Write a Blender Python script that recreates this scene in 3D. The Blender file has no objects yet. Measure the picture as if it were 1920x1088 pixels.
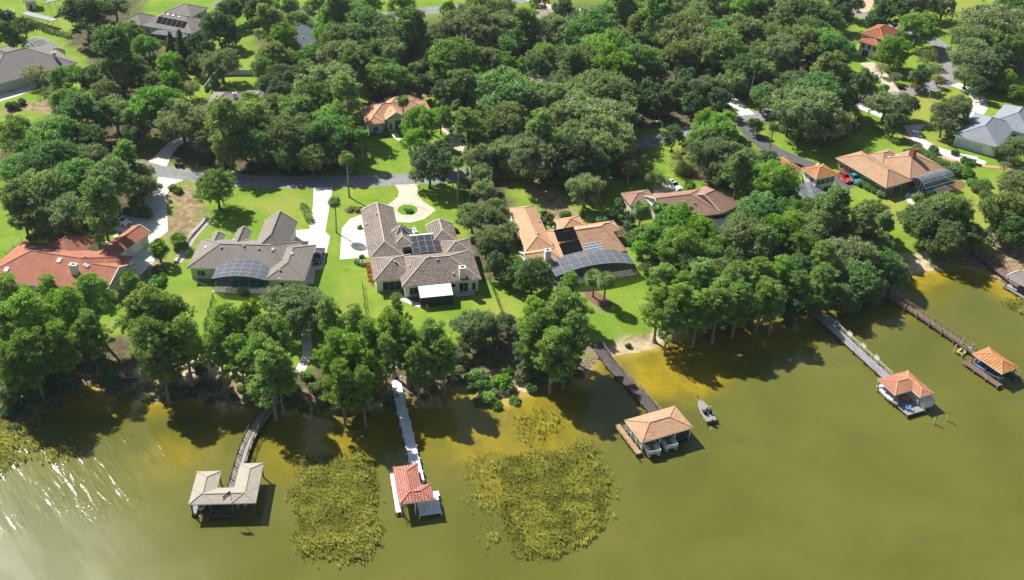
import bpy, math, random
import numpy as np
from mathutils import Vector, Matrix
random.seed(7); RNG = np.random.default_rng(7)
R = math.radians
S = bpy.context.scene
COL = S.collection
# ------------------------------------------------------------------ camera model
FPX, PITCH, ROLL, CAMH = 1950.0, R(34.25), R(1.5), 125.0
cF = np.array([0, math.cos(PITCH), -math.sin(PITCH)])
_U = np.array([0, math.sin(PITCH), math.cos(PITCH)]); _X = np.array([1.0, 0, 0])
cX = math.cos(ROLL)*_X + math.sin(ROLL)*_U
cU = -math.sin(ROLL)*_X + math.cos(ROLL)*_U
GZ = 1.2                                        # height of the land above the lake

def at(p, z=GZ):
    """ground point seen at photograph pixel p (1920 x 1088) at height z"""
    d = cF + cX*(p[0]-960)/FPX - cU*(p[1]-544)/FPX
    t = (CAMH - z)/-d[2]
    return Vector((d[0]*t, d[1]*t, z))

def proj(w):
    d = np.array(w, float) - np.array([0, 0, CAMH]); z = d @ cF
    return 960 + FPX*(d @ cX)/z, 544 - FPX*(d @ cU)/z

def scale_at(p, z=GZ):
    w = at(p, z); d = np.array(w) - np.array([0, 0, CAMH])
    return FPX/(d @ cF)                          # pixels per metre

def K(col, row, *xy):
    """points read in a 4x enlargement of the photograph's 480 x 272 tile"""
    return [(480*col + xy[i]/4, 272*row + xy[i+1]/4) for i in range(0, len(xy), 2)]

# ------------------------------------------------------------------ node helpers
def new_mat(name):
    m = bpy.data.materials.new(name); m.use_nodes = True
    nt = m.node_tree; nt.nodes.clear()
    out = nt.nodes.new('ShaderNodeOutputMaterial')
    return m, nt, out

def N(nt, typ, **kw):
    n = nt.nodes.new(typ)
    for k, v in kw.items():
        if k in n.inputs: n.inputs[k].default_value = v
        else: setattr(n, k, v)
    return n

def ramp(nt, fac, stops):
    r = nt.nodes.new('ShaderNodeValToRGB')
    el = r.color_ramp.elements
    while len(el) > 1: el.remove(el[-1])
    el[0].position = stops[0][0]; el[0].color = (*stops[0][1], 1)
    for p, c in stops[1:]:
        e = el.new(p); e.color = (*c, 1)
    nt.links.new(fac, r.inputs[0]); return r.outputs[0]

def mixc(nt, fac, a, b, typ='MIX'):
    n = nt.nodes.new('ShaderNodeMix'); n.data_type = 'RGBA'; n.blend_type = typ
    for s, v in ((0, fac), (6, a), (7, b)):
        if isinstance(v, (int, float)): n.inputs[s].default_value = v
        elif isinstance(v, tuple): n.inputs[s].default_value = (*v, 1)
        else: nt.links.new(v, n.inputs[s])
    return n.outputs[2]

def math_(nt, op, a, b=None, c=None, clamp=False):
    n = nt.nodes.new('ShaderNodeMath'); n.operation = op; n.use_clamp = clamp
    for i, v in enumerate((a, b, c)):
        if v is None: continue
        if isinstance(v, (int, float)): n.inputs[i].default_value = v
        else: nt.links.new(v, n.inputs[i])
    return n.outputs[0]

def noise(nt, vec, scale, detail=4, rough=.55, dist=0):
    n = N(nt, 'ShaderNodeTexNoise', Scale=scale, Detail=detail, Roughness=rough, Distortion=dist)
    nt.links.new(vec, n.inputs['Vector']); return n.outputs[0]

def pos(nt): return nt.nodes.new('ShaderNodeNewGeometry').outputs['Position']
def objco(nt): return nt.nodes.new('ShaderNodeTexCoord').outputs['Object']
def uvco(nt): return nt.nodes.new('ShaderNodeTexCoord').outputs['UV']

def mapping(nt, vec, scale=(1, 1, 1), rot=(0, 0, 0)):
    n = nt.nodes.new('ShaderNodeMapping'); nt.links.new(vec, n.inputs[0])
    n.inputs['Scale'].default_value = scale; n.inputs['Rotation'].default_value = rot
    return n.outputs[0]

def finish(nt, out, col, rough=.8, bump=None, bstr=.3, bdist=.02, spec=.3, metal=0):
    b = nt.nodes.new('ShaderNodeBsdfPrincipled')
    if isinstance(col, tuple): b.inputs['Base Color'].default_value = (*col, 1)
    else: nt.links.new(col, b.inputs['Base Color'])
    if isinstance(rough, (int, float)): b.inputs['Roughness'].default_value = rough
    else: nt.links.new(rough, b.inputs['Roughness'])
    b.inputs['Specular IOR Level'].default_value = spec
    b.inputs['Metallic'].default_value = metal
    if bump is not None:
        bn = N(nt, 'ShaderNodeBump', Strength=bstr, Distance=bdist)
        nt.links.new(bump, bn.inputs['Height']); nt.links.new(bn.outputs[0], b.inputs['Normal'])
    nt.links.new(b.outputs[0], out.inputs[0]); return b

MATS = {}
def plain(name, col, rough=.7, var=.12, scale=1.5, spec=.3, metal=0):
    """a painted or raw surface with some blotchy wear"""
    if name in MATS: return MATS[name]
    m, nt, out = new_mat(name)
    n = noise(nt, objco(nt), scale, 5, .65)
    c = mixc(nt, n, tuple(x*(1-var) for x in col), tuple(min(1, x*(1+var)) for x in col))
    finish(nt, out, c, rough, spec=spec, metal=metal)
    MATS[name] = m; return m

def shingle(name, col, dark=.72, bw=.9, bh=.24, stain=.25, seed=0.0):
    """asphalt shingles in courses, with blotches and a few streaks"""
    m, nt, out = new_mat(name)
    uv = uvco(nt)
    br = N(nt, 'ShaderNodeTexBrick', Scale=1.0); br.offset = .5
    br.inputs['Brick Width'].default_value = bw; br.inputs['Row Height'].default_value = bh
    br.inputs['Mortar Size'].default_value = .018; br.inputs['Bias'].default_value = 0
    br.inputs['Color1'].default_value = (1, 1, 1, 1); br.inputs['Color2'].default_value = (dark, dark, dark, 1)
    br.inputs['Mortar'].default_value = (.45, .45, .45, 1)
    nt.links.new(uv, br.inputs['Vector'])
    big = noise(nt, mapping(nt, pos(nt), (1, 1, 1)), .35, 5, .7)
    streak = noise(nt, mapping(nt, uv, (1.6, .12, 1)), 1.0, 3)
    c = mixc(nt, .8, col, br.outputs['Color'], 'MULTIPLY')
    v = math_(nt, 'MULTIPLY_ADD', big, stain*2, 1-stain)
    v2 = math_(nt, 'MULTIPLY_ADD', streak, stain*1.2, 1-stain*.6)
    c = mixc(nt, 1.0, c, math_(nt, 'MULTIPLY', v, v2), 'MULTIPLY')
    finish(nt, out, c, .9, br.outputs['Fac'], -.5, .03, spec=.15)
    return m

def tiles(name, col, col2, bw=.32, bh=.42, barrel=True, speck=.5):
    """clay or concrete roof tiles: courses and barrels, tiles of uneven colour"""
    m, nt, out = new_mat(name)
    uv = uvco(nt)
    br = N(nt, 'ShaderNodeTexBrick', Scale=1.0); br.offset = .5 if speck else 0
    br.inputs['Brick Width'].default_value = bw; br.inputs['Row Height'].default_value = bh
    br.inputs['Mortar Size'].default_value = .05; br.inputs['Bias'].default_value = 0
    br.inputs['Color1'].default_value = (*col, 1); br.inputs['Color2'].default_value = (*col2, 1)
    br.inputs['Mortar'].default_value = (*[x*.25 for x in col2], 1)
    nt.links.new(uv, br.inputs['Vector'])
    big = noise(nt, pos(nt), .5, 5, .7)
    c = mixc(nt, 1.0, br.outputs['Color'], math_(nt, 'MULTIPLY_ADD', big, .8, .58), 'MULTIPLY')
    w = N(nt, 'ShaderNodeTexWave', Scale=1.0/(bw*1.0)/ (2*math.pi) * 2 * math.pi / 1.0)
    w.inputs['Scale'].default_value = .31/bw; w.bands_direction = 'X'
    nt.links.new(uv, w.inputs['Vector'])
    h = math_(nt, 'SUBTRACT', w.outputs['Fac'], br.outputs['Fac'])
    finish(nt, out, c, .75, h, .6, .06, spec=.2)
    return m

def boards(name, col, pitch=.15, var=.35, along='U', spec=.2):
    """planks running across or along a deck"""
    m, nt, out = new_mat(name)
    uv = uvco(nt)
    br = N(nt, 'ShaderNodeTexBrick', Scale=1.0); br.offset = .35
    br.inputs['Brick Width'].default_value = 2.4; br.inputs['Row Height'].default_value = pitch
    br.inputs['Mortar Size'].default_value = .012; br.inputs['Bias'].default_value = 0
    br.inputs['Color1'].default_value = (*col, 1); br.inputs['Color2'].default_value = (*[x*(1-var) for x in col], 1)
    br.inputs['Mortar'].default_value = (*[x*.3 for x in col], 1)
    nt.links.new(mapping(nt, uv, rot=(0, 0, R(90) if along == 'V' else 0)), br.inputs['Vector'])
    c = mixc(nt, 1.0, br.outputs['Color'], math_(nt, 'MULTIPLY_ADD', noise(nt, pos(nt), .9, 5, .7), .6, .7), 'MULTIPLY')
    finish(nt, out, c, .8, spec=spec)
    return m

def ground_mat(name, c1, c2, sc=.5, c3=None, rough=.95, fine=8, bstr=.3, joints=0):
    m, nt, out = new_mat(name)
    p = pos(nt)
    n1 = noise(nt, p, sc, 6, .65); n2 = noise(nt, p, fine, 4, .7)
    c = mixc(nt, ramp(nt, n1, [(.35, (0, 0, 0)), (.65, (1, 1, 1))]), c1, c2)
    if c3: c = mixc(nt, ramp(nt, noise(nt, p, sc*2.7, 5, .7), [(.52, (0, 0, 0)), (.62, (1, 1, 1))]), c, c3)
    c = mixc(nt, 1.0, c, math_(nt, 'MULTIPLY_ADD', n2, .5, .75), 'MULTIPLY')
    big = noise(nt, p, .22, 5, .75); c = mixc(nt, 1.0, c, math_(nt, 'MULTIPLY_ADD', big, .45, .78), 'MULTIPLY')
    if joints:
        br = N(nt, 'ShaderNodeTexBrick', Scale=1.0); br.offset = 0
        br.inputs['Brick Width'].default_value = joints; br.inputs['Row Height'].default_value = joints; br.inputs['Mortar Size'].default_value = .05
        nt.links.new(mapping(nt, p, rot=(0, 0, R(7))), br.inputs['Vector']); c = mixc(nt, math_(nt, 'MULTIPLY', br.outputs['Fac'], .5), c, (.22, .19, .15))
    finish(nt, out, c, rough, n2, bstr, .03, spec=.1)
    return m

def leaf_mat(name, col, hue=.04, val=.35, trans=.47, gloss=.25):
    m, nt, out = new_mat(name)
    oi = nt.nodes.new('ShaderNodeObjectInfo')
    at_ = nt.nodes.new('ShaderNodeAttribute'); at_.attribute_name = 'tint'
    hs = nt.nodes.new('ShaderNodeHueSaturation'); hs.inputs['Color'].default_value = (*col, 1)
    rnd = oi.outputs['Random']
    nt.links.new(math_(nt, 'MULTIPLY_ADD', rnd, -2*hue, .5+hue*.8), hs.inputs['Hue'])
    r2 = math_(nt, 'FRACT', math_(nt, 'MULTIPLY', rnd, 17.31))
    nt.links.new(math_(nt, 'MULTIPLY_ADD', r2, .25, .92), hs.inputs['Saturation'])
    r3 = math_(nt, 'FRACT', math_(nt, 'MULTIPLY', rnd, 7.77))
    v = math_(nt, 'MULTIPLY', math_(nt, 'MULTIPLY_ADD', r3, val*1.5, 1-val*.75), math_(nt, 'MULTIPLY_ADD', at_.outputs['Fac'], .7, .65))
    nt.links.new(v, hs.inputs['Value'])
    c = hs.outputs[0]
    d = nt.nodes.new('ShaderNodeBsdfDiffuse'); nt.links.new(c, d.inputs[0])
    t = nt.nodes.new('ShaderNodeBsdfTranslucent')
    nt.links.new(mixc(nt, 1.0, c, (1.1, 1.25, .5), 'MULTIPLY'), t.inputs[0])
    mx = N(nt, 'ShaderNodeMixShader'); mx.inputs[0].default_value = trans
    nt.links.new(d.outputs[0], mx.inputs[1]); nt.links.new(t.outputs[0], mx.inputs[2])
    g = N(nt, 'ShaderNodeBsdfGlossy', Roughness=.6); g.inputs[0].default_value = (.9, .95, 1, 1)
    m2 = N(nt, 'ShaderNodeMixShader'); m2.inputs[0].default_value = .012*gloss/.25
    nt.links.new(mx.outputs[0], m2.inputs[1]); nt.links.new(g.outputs[0], m2.inputs[2])
    nt.links.new(m2.outputs[0], out.inputs[0])
    return m

def screen_mat(name, col=(.02, .022, .025), alpha=.5):
    m, nt, out = new_mat(name)
    d = nt.nodes.new('ShaderNodeBsdfDiffuse'); d.inputs[0].default_value = (*col, 1)
    t = nt.nodes.new('ShaderNodeBsdfTransparent')
    n = noise(nt, pos(nt), .8, 3)
    mx = nt.nodes.new('ShaderNodeMixShader')
    nt.links.new(math_(nt, 'MULTIPLY_ADD', n, .12, alpha-.06), mx.inputs[0])
    nt.links.new(t.outputs[0], mx.inputs[1]); nt.links.new(d.outputs[0], mx.inputs[2])
    nt.links.new(mx.outputs[0], out.inputs[0]); return m

def glass_mat(name, col=(.02, .03, .04)):
    m, nt, out = new_mat(name)
    n = noise(nt, pos(nt), .7, 2)
    finish(nt, out, mixc(nt, n, col, tuple(x*2 for x in col)), .06, spec=.6); return m

# ------------------------------------------------------------------ mesh builder
class MB:
    def __init__(s): s.v = []; s.f = []; s.m = []
    def add(s, vs, fs, mi=0):
        o = len(s.v); s.v += [Vector(v) for v in vs]
        for f in fs: s.f.append([i+o for i in f]); s.m.append(mi)
    def box(s, c, size, ux=(1, 0, 0), mi=0, taper=1.0):
        """box whose base centre is c; ux is its x axis in plan"""
        ux = Vector((ux[0], ux[1], 0)).normalized(); uy = Vector((-ux.y, ux.x, 0))
        c = Vector(c); a, b, h = size[0]/2, size[1]/2, size[2]
        vs = [c + ux*a*i + uy*b*j for i, j in ((-1, -1), (1, -1), (1, 1), (-1, 1))]
        vs += [c + (ux*a*i + uy*b*j)*taper + Vector((0, 0, h)) for i, j in ((-1, -1), (1, -1), (1, 1), (-1, 1))]
        s.add(vs, [(3, 2, 1, 0), (4, 5, 6, 7), (0, 1, 5, 4), (1, 2, 6, 5), (2, 3, 7, 6), (3, 0, 4, 7)], mi)
    def bar(s, p0, p1, w, h, mi=0):
        """a rectangular bar from p0 to p1 (centre line)"""
        p0, p1 = Vector(p0), Vector(p1); d = (p1-p0)
        if d.length < 1e-5: return
        d.normalize()
        sx = d.cross(Vector((0, 0, 1)))
        if sx.length < 1e-3: sx = Vector((1, 0, 0))
        sx.normalize(); sy = sx.cross(d)
        vs = []
        for p in (p0, p1):
            vs += [p + sx*w/2*i + sy*h/2*j for i, j in ((-1, -1), (1, -1), (1, 1), (-1, 1))]
        s.add(vs, [(0, 1, 2, 3), (7, 6, 5, 4), (0, 4, 5, 1), (1, 5, 6, 2), (2, 6, 7, 3), (3, 7, 4, 0)], mi)
    def tube(s, pts, rad, n=6, mi=0, cap=True):
        pts = [Vector(p) for p in pts]; rings = []
        ref = Vector((.3, .9, .1)).normalized()
        for i, p in enumerate(pts):
            d = (pts[min(i+1, len(pts)-1)] - pts[max(i-1, 0)]).normalized()
            a = d.cross(ref)
            if a.length < .1: a = d.cross(Vector((1, 0, 0)))
            a.normalize(); b = d.cross(a)
            r = rad[i] if isinstance(rad, (list, tuple)) else rad
            rings.append([p + (a*math.cos(t) + b*math.sin(t))*r for t in [2*math.pi*k/n for k in range(n)]])
        vs = [v for r in rings for v in r]; fs = []
        for i in range(len(pts)-1):
            for k in range(n):
                fs.append((i*n+k, i*n+(k+1) % n, (i+1)*n+(k+1) % n, (i+1)*n+k))
        if cap:
            fs.append(tuple(range(n))[::-1]); fs.append(tuple((len(pts)-1)*n+k for k in range(n)))
        s.add(vs, fs, mi)
    def prism(s, poly, z0, z1, mi=0):
        n = len(poly)
        area = sum(poly[i][0]*poly[(i+1) % n][1]-poly[(i+1) % n][0]*poly[i][1] for i in range(n))
        if area < 0: poly = poly[::-1]
        vs = [(p[0], p[1], z0) for p in poly] + [(p[0], p[1], z1) for p in poly]
        fs = [tuple(range(n))[::-1], tuple(range(n, 2*n))] + [(i, (i+1) % n, n+(i+1) % n, n+i) for i in range(n)]
        s.add(vs, fs, mi)
    def sphere(s, c, r, nu=10, nv=6, mi=0):
        c = Vector(c); r = Vector(r) if not isinstance(r, (int, float)) else Vector((r, r, r))
        vs = [c+Vector((0, 0, -r.z))]
        for j in range(1, nv):
            t = math.pi*j/nv - math.pi/2
            for i in range(nu):
                a = 2*math.pi*i/nu
                vs.append(c + Vector((r.x*math.cos(t)*math.cos(a), r.y*math.cos(t)*math.sin(a), r.z*math.sin(t))))
        vs.append(c+Vector((0, 0, r.z))); fs = []
        for i in range(nu):
            fs.append((0, 1+(i+1) % nu, 1+i))
            for j in range(nv-2):
                a = 1+j*nu; b = a+nu
                fs.append((a+i, a+(i+1) % nu, b+(i+1) % nu, b+i))
            a = 1+(nv-2)*nu; fs.append((a+i, a+(i+1) % nu, len(vs)-1))
        s.add(vs, fs, mi)
    def build(s, name, mats, parent=None, smooth=False, uv=True):
        me = bpy.data.meshes.new(name)
        off = Vector((0, 0, 0))
        p = parent
        while p is not None: off += p.location; p = p.parent
        me.from_pydata([v-off for v in s.v], [], s.f)
        mats = mats if isinstance(mats, (list, tuple)) else [mats]
        for m in mats: me.materials.append(m)
        for p, mi in zip(me.polygons, s.m):
            p.material_index = mi; p.use_smooth = smooth
        if uv:
            lay = me.uv_layers.new(name='UVMap'); up = Vector((0, 0, 1))
            for p in me.polygons:
                n = p.normal
                u = up.cross(n)
                if u.length < .02: u = Vector((1, 0, 0)); w = Vector((0, 1, 0))
                else: u.normalize(); w = n.cross(u)
                for li in p.loop_indices:
                    co = s.v[me.loops[li].vertex_index]
                    lay.data[li].uv = (co.dot(u), co.dot(w))
        o = bpy.data.objects.new(name, me); COL.objects.link(o)
        if parent: o.parent = parent
        return o

def tag(o, label=None, cat=None, group=None, kind=None):
    if label: o['label'] = label
    if cat: o['category'] = cat
    if group: o['group'] = group
    if kind: o['kind'] = kind
    return o

def thing(name, label, cat, loc=(0, 0, 0), group=None):
    o = bpy.data.objects.new(name, None); o.empty_display_size = .3
    COL.objects.link(o); o.location = loc
    return tag(o, label, cat, group)

def kids(o): return [c for c in o.children]
def copy_tree(o, parent=None):
    c = o.copy(); COL.objects.link(c)
    c.parent = parent
    for ch in kids(o): copy_tree(ch, c)
    return c

def catmull(pts, n=6, closed=False):
    pts = [Vector((p[0], p[1], p[2] if len(p) > 2 else 0)) for p in pts]; out = []
    m = len(pts)
    for i in range(m if closed else m-1):
        g = (lambda k: pts[k % m]) if closed else (lambda k: pts[max(0, min(m-1, k))])
        a, b, c, d = g(i-1), g(i), g(i+1), g(i+2)
        for k in range(n):
            t = k/n
            out.append(.5*((2*b)+(c-a)*t+(2*a-5*b+4*c-d)*t*t+(3*b-a-3*c+d)*t**3))
    if not closed: out.append(pts[-1])
    return out

# ------------------------------------------------------------------ light and camera
AZ = R(-45.0); ELEV = R(44.0)                     # the sun stands behind the houses, to the left
w = bpy.data.worlds.new('World'); S.world = w; w.use_nodes = True
nt = w.node_tree; bg = nt.nodes['Background']
sky = nt.nodes.new('ShaderNodeTexSky'); sky.sky_type = 'NISHITA'; sky.sun_disc = False
sky.sun_elevation = ELEV; sky.sun_rotation = AZ; sky.air_density = 1.0; sky.dust_density = 1.0
nt.links.new(sky.outputs[0], bg.inputs[0]); bg.inputs[1].default_value = .058
sl = bpy.data.lights.new('sun', 'SUN'); sl.energy = 5.0; sl.angle = R(.5); sl.color = (1, .965, .90)
so = bpy.data.objects.new('sun', sl); COL.objects.link(so)
tosun = Vector((math.sin(AZ)*math.cos(ELEV), math.cos(AZ)*math.cos(ELEV), math.sin(ELEV)))
so.rotation_euler = tosun.to_track_quat('Z', 'Y').to_euler(); so.location = tosun*300
cam = bpy.data.cameras.new('camera'); co = bpy.data.objects.new('camera', cam); COL.objects.link(co)
cam.sensor_fit = 'HORIZONTAL'; cam.sensor_width = 36; cam.lens = 36*FPX/1920
cam.clip_start = 1; cam.clip_end = 20000
M = Matrix(((cX[0], cU[0], -cF[0], 0), (cX[1], cU[1], -cF[1], 0), (cX[2], cU[2], -cF[2], CAMH), (0, 0, 0, 1)))
co.matrix_world = M; S.camera = co
S.view_settings.view_transform = 'Standard'; S.view_settings.look = 'None'
S.view_settings.exposure = .88; S.view_settings.gamma = 1
S.cycles.max_bounces = 6; S.cycles.transparent_max_bounces = 16
S.cycles.caustics_reflective = False; S.cycles.caustics_refractive = False
S.cycles.use_adaptive_sampling = True; S.cycles.adaptive_threshold = .02


# thin summer haze: one closed box of even air round the whole place
m, nt, out = new_mat('thin_haze')
pv = nt.nodes.new('ShaderNodeVolumePrincipled'); pv.inputs['Color'].default_value = (.80, .88, 1, 1); pv.inputs['Density'].default_value = .00006; pv.inputs['Anisotropy'].default_value = .2
nt.links.new(pv.outputs[0], out.inputs['Volume'])
_mb = MB(); _mb.box((0, 0, -4.0), (16000, 16000, 140.0)); _hz = _mb.build('haze', m, uv=False); tag(_hz, kind='stuff')
S.cycles.volume_bounces = 0
# ------------------------------------------------------------------ terrain and lake
shore_px = [(-700, 640), (-300, 700), (-60, 735), (0, 745), (60, 748), (108, 742), (140, 724), (172, 722), (202, 740), (240, 748), (300, 752),
            (350, 746), (410, 752), (455, 762), (520, 772), (575, 762), (612, 772), (650, 768), (676, 762), (704, 752),
            (730, 757), (766, 745), (800, 745), (830, 726), (852, 728), (884, 726), (906, 752), (937, 752), (962, 731), (988, 735),
            (1036, 716), (1080, 705), (1100, 696), (1134, 671), (1176, 664), (1222, 655), (1240, 645), (1272, 628), (1308, 617),
            (1336, 602), (1414, 595), (1436, 585), (1470, 580), (1500, 574), (1560, 550), (1600, 548), (1650, 538), (1690, 520),
            (1712, 513), (1752, 507), (1795, 497), (1846, 508), (1876, 528), (1900, 552), (1925, 566), (2050, 585), (2400, 560)]
sh = [at(p, 0) for p in shore_px]
sh = [Vector((-4000, sh[0].y+60, 0))] + catmull(sh, 4) + [Vector((4000, sh[-1].y+60, 0))]
SH = np.array([(p.x, p.y) for p in sh])
LAKE = np.vstack([SH, [(4000, -6000), (-4000, -6000)]])

def inside(P, poly):
    x, y = P[:, 0], P[:, 1]; r = np.zeros(len(P), bool)
    for (x0, y0), (x1, y1) in zip(poly, np.roll(poly, -1, 0)):
        if y0 == y1: continue
        c = ((y0 > y) != (y1 > y)) & (x < (x1-x0)*(y-y0)/(y1-y0)+x0)
        r ^= c
    return r

def segdist(P, line, closed=False):
    best = np.full(len(P), 1e9)
    A = line; B = np.roll(line, -1, 0)
    k = len(line) if closed else len(line)-1
    for a, b in zip(A[:k], B[:k]):
        d = b-a; L = max(d @ d, 1e-9)
        t = np.clip(((P-a) @ d)/L, 0, 1)
        q = P - a - t[:, None]*d
        best = np.minimum(best, (q*q).sum(1))
    return np.sqrt(best)

def shore_dist(P):
    d = segdist(P, SH); return np.where(inside(P, LAKE), -d, d)

def sstep(a, b, x):
    t = np.clip((x-a)/(b-a), 0, 1); return t*t*(3-2*t)

def vnoise(P, s, seed=0):
    """cheap smooth noise for mesh attributes"""
    g = np.random.default_rng(seed).random((64, 64)); q = P/s
    i = np.floor(q).astype(int); f = q-i; f = f*f*(3-2*f)
    h = lambda a, b: g[a % 64, b % 64]
    return (h(i[:, 0], i[:, 1])*(1-f[:, 0])+h(i[:, 0]+1, i[:, 1])*f[:, 0])*(1-f[:, 1]) + \
           (h(i[:, 0], i[:, 1]+1)*(1-f[:, 0])+h(i[:, 0]+1, i[:, 1]+1)*f[:, 0])*f[:, 1]

def land_z(P):
    d = shore_dist(P)
    z = np.where(d > 0, GZ*sstep(-1, 10, d)*.92+.06*np.clip(d, 0, 1.6), np.maximum(-2.2, d*.22))
    z = np.where(d >= 10, GZ, z)
    return z, d

def gz(x, y):
    return float(land_z(np.array([[x, y]], float))[0][0])

def spaced(lo, hi, step, far, grow=1.35):
    c = list(np.arange(lo, hi+step/2, step)); s = step; x = c[-1]
    while x < far[1]: s *= grow; x += s; c.append(x)
    s = step; x = lo; pre = []
    while x > far[0]: s *= grow; x -= s; pre.append(x)
    return np.array(pre[::-1]+c)

def grid(name, xs, ys, zf, attrs, mat):
    X, Y = np.meshgrid(xs, ys); P = np.stack([X.ravel(), Y.ravel()], 1)
    Z = zf(P); nx, ny = len(xs), len(ys)
    V = np.column_stack([P, Z])
    idx = np.arange(nx*ny).reshape(ny, nx)
    F = np.stack([idx[:-1, :-1], idx[:-1, 1:], idx[1:, 1:], idx[1:, :-1]], -1).reshape(-1, 4)
    me = bpy.data.meshes.new(name)
    me.vertices.add(len(V)); me.vertices.foreach_set('co', V.ravel())
    me.loops.add(F.size); me.loops.foreach_set('vertex_index', F.ravel().astype(np.int32))
    me.polygons.add(len(F)); me.polygons.foreach_set('loop_start', np.arange(0, F.size, 4, dtype=np.int32))
    me.polygons.foreach_set('use_smooth', np.ones(len(F), bool))
    me.update(calc_edges=True)
    for k, fn in attrs.items():
        a = me.attributes.new(k, 'FLOAT', 'POINT'); a.data.foreach_set('value', fn(P).astype(np.float32))
    me.materials.append(mat)
    o = bpy.data.objects.new(name, me); COL.objects.link(o); tag(o, kind='structure'); return o

def polyw(px, z=GZ): return np.array([tuple(at(p, z))[:2] for p in px])
def softpoly(P, px, soft=3.0, amp=3.0, sc=4.0, seed=1):
    poly = polyw(px); d = segdist(P, poly, True); d = np.where(inside(P, poly), d, -d)
    d = d + (vnoise(P, sc, seed)-.5)*amp*2 + (vnoise(P, sc/3, seed+1)-.5)*amp
    return sstep(-soft, soft, d)

dirt_polys = [   # bare stony soil
    [(312, 352), (345, 340), (372, 345), (388, 400), (372, 440), (338, 470), (316, 440)],
    [(85, 185), (130, 165), (160, 195), (140, 222), (95, 230), (60, 215), (20, 205), (15, 198)],
    [(1000, 350), (1050, 345), (1075, 400), (1040, 420), (1010, 390)],
    [(1100, 545), (1118, 545), (1142, 570), (1128, 580), (1108, 568)],
    [(240, 500), (300, 480), (320, 500), (290, 560), (250, 590), (225, 600), (215, 560)],
    [(1845, 420), (1925, 428), (1925, 530), (1870, 490)], [(268, 305), (285, 310), (300, 345), (268, 372), (258, 350)],
    [(690, 165), (860, 165), (850, 185), (760, 178), (700, 182)], [(520, 305), (590, 320), (560, 332), (500, 326)],
]
litter_polys = [   # leaf litter under the woods
    [(270, 300), (320, 262), (400, 245), (470, 262), (520, 290), (640, 322), (640, 328), (560, 330), (470, 328), (400, 322), (340, 308)],
    [(660, 120), (880, 110), (1120, 170), (1260, 190), (1320, 220), (1280, 245), (1150, 250), (960, 230), (880, 220), (840, 170), (700, 165)],
    [(560, 30), (900, 40), (1200, 5), (1560, 5), (1600, 60), (1560, 130), (1480, 190), (1380, 190), (1280, 170), (1080, 120), (900, 130), (700, 130), (600, 110)],
    [(40, 420), (20, 330), (0, 250), (120, 230), (260, 260), (280, 310), (270, 360), (255, 420), (180, 440), (60, 445)],
    [(130, 60), (210, 0), (260, 0), (240, 60), (290, 90), (390, 90), (400, 130), (340, 150), (310, 190), (400, 190), (480, 250), (440, 290), (300, 260), (160, 260), (110, 220), (150, 195), (180, 160), (170, 110), (140, 90)],
    [(480, 20), (600, 30), (640, 120), (580, 135), (490, 120)], [(480, 215), (600, 150), (680, 200), (690, 260), (650, 300), (660, 330), (520, 320), (470, 260)],
    [(860, 220), (960, 235), (1080, 275), (1150, 260), (1200, 270), (1180, 340), (1080, 340), (960, 320), (900, 310), (870, 280)],
    [(880, 340), (960, 340), (960, 520), (900, 520), (880, 440)], [(1400, 260), (1470, 330), (1440, 380), (1300, 340), (1270, 290), (1330, 250)],
    [(1470, 180), (1600, 130), (1620, 200), (1600, 250), (1540, 280), (1440, 240)], [(1800, 60), (1925, 20), (1925, 150), (1830, 140)],
    [(1200, 420), (1420, 380), (1560, 400), (1690, 470), (1700, 505), (1560, 550), (1420, 590), (1280, 590), (1230, 500)],
    [(1130, 390), (1180, 400), (1200, 430), (1170, 450), (1120, 420)],
    [(945, 600), (1010, 600), (1010, 700), (930, 740), (880, 700), (895, 650)],
    [(610, 680), (860, 660), (900, 660), (880, 726), (700, 752), (580, 770), (480, 745), (500, 710)],
    [(0, 560), (150, 590), (240, 640), (300, 700), (460, 700), (470, 740), (200, 740), (0, 730)],
]
sand_polys = [
    [(1134, 640), (1200, 628), (1268, 600), (1310, 592), (1300, 616), (1228, 650), (1170, 668), (1140, 668)],
    [(1700, 478), (1740, 470), (1760, 492), (1752, 512), (1702, 516), (1690, 500)],
    [(235, 688), (330, 676), (400, 668), (470, 680), (460, 705), (350, 712), (290, 712), (240, 705)],
    [(940, 722), (985, 715), (990, 735), (960, 735)],
]
tan_polys = [     # dry, yellowish turf
    [(1700, 10), (1780, -10), (1860, 10), (1830, 42), (1740, 38), (1700, 30)],
    [(1690, 180), (1755, 165), (1780, 200), (1750, 232), (1700, 228)],
    [(480, 380), (560, 370), (560, 400), (490, 410)],
    [(1640, 350), (1720, 390), (1700, 420), (1640, 400)], [(1820, 350), (1870, 360), (1850, 480), (1830, 440)],
    [(340, 140), (380, 133), (405, 140), (390, 160), (350, 158)],
    [(660, 545), (676, 550), (675, 575), (645, 575)], [(905, 560), (960, 560), (960, 600), (905, 590)],
    [(1730, 250), (1780, 255), (1775, 275), (1740, 270)],
    [(90, 30), (130, 35), (125, 58), (90, 52)], [(300, 560), (380, 540), (360, 600), (310, 590)],
]
def union(polys, **kw):
    def f(P):
        r = np.zeros(len(P))
        for i, p in enumerate(polys): r = np.maximum(r, softpoly(P, p, seed=11+3*i, **kw))
        return r
    return f

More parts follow.
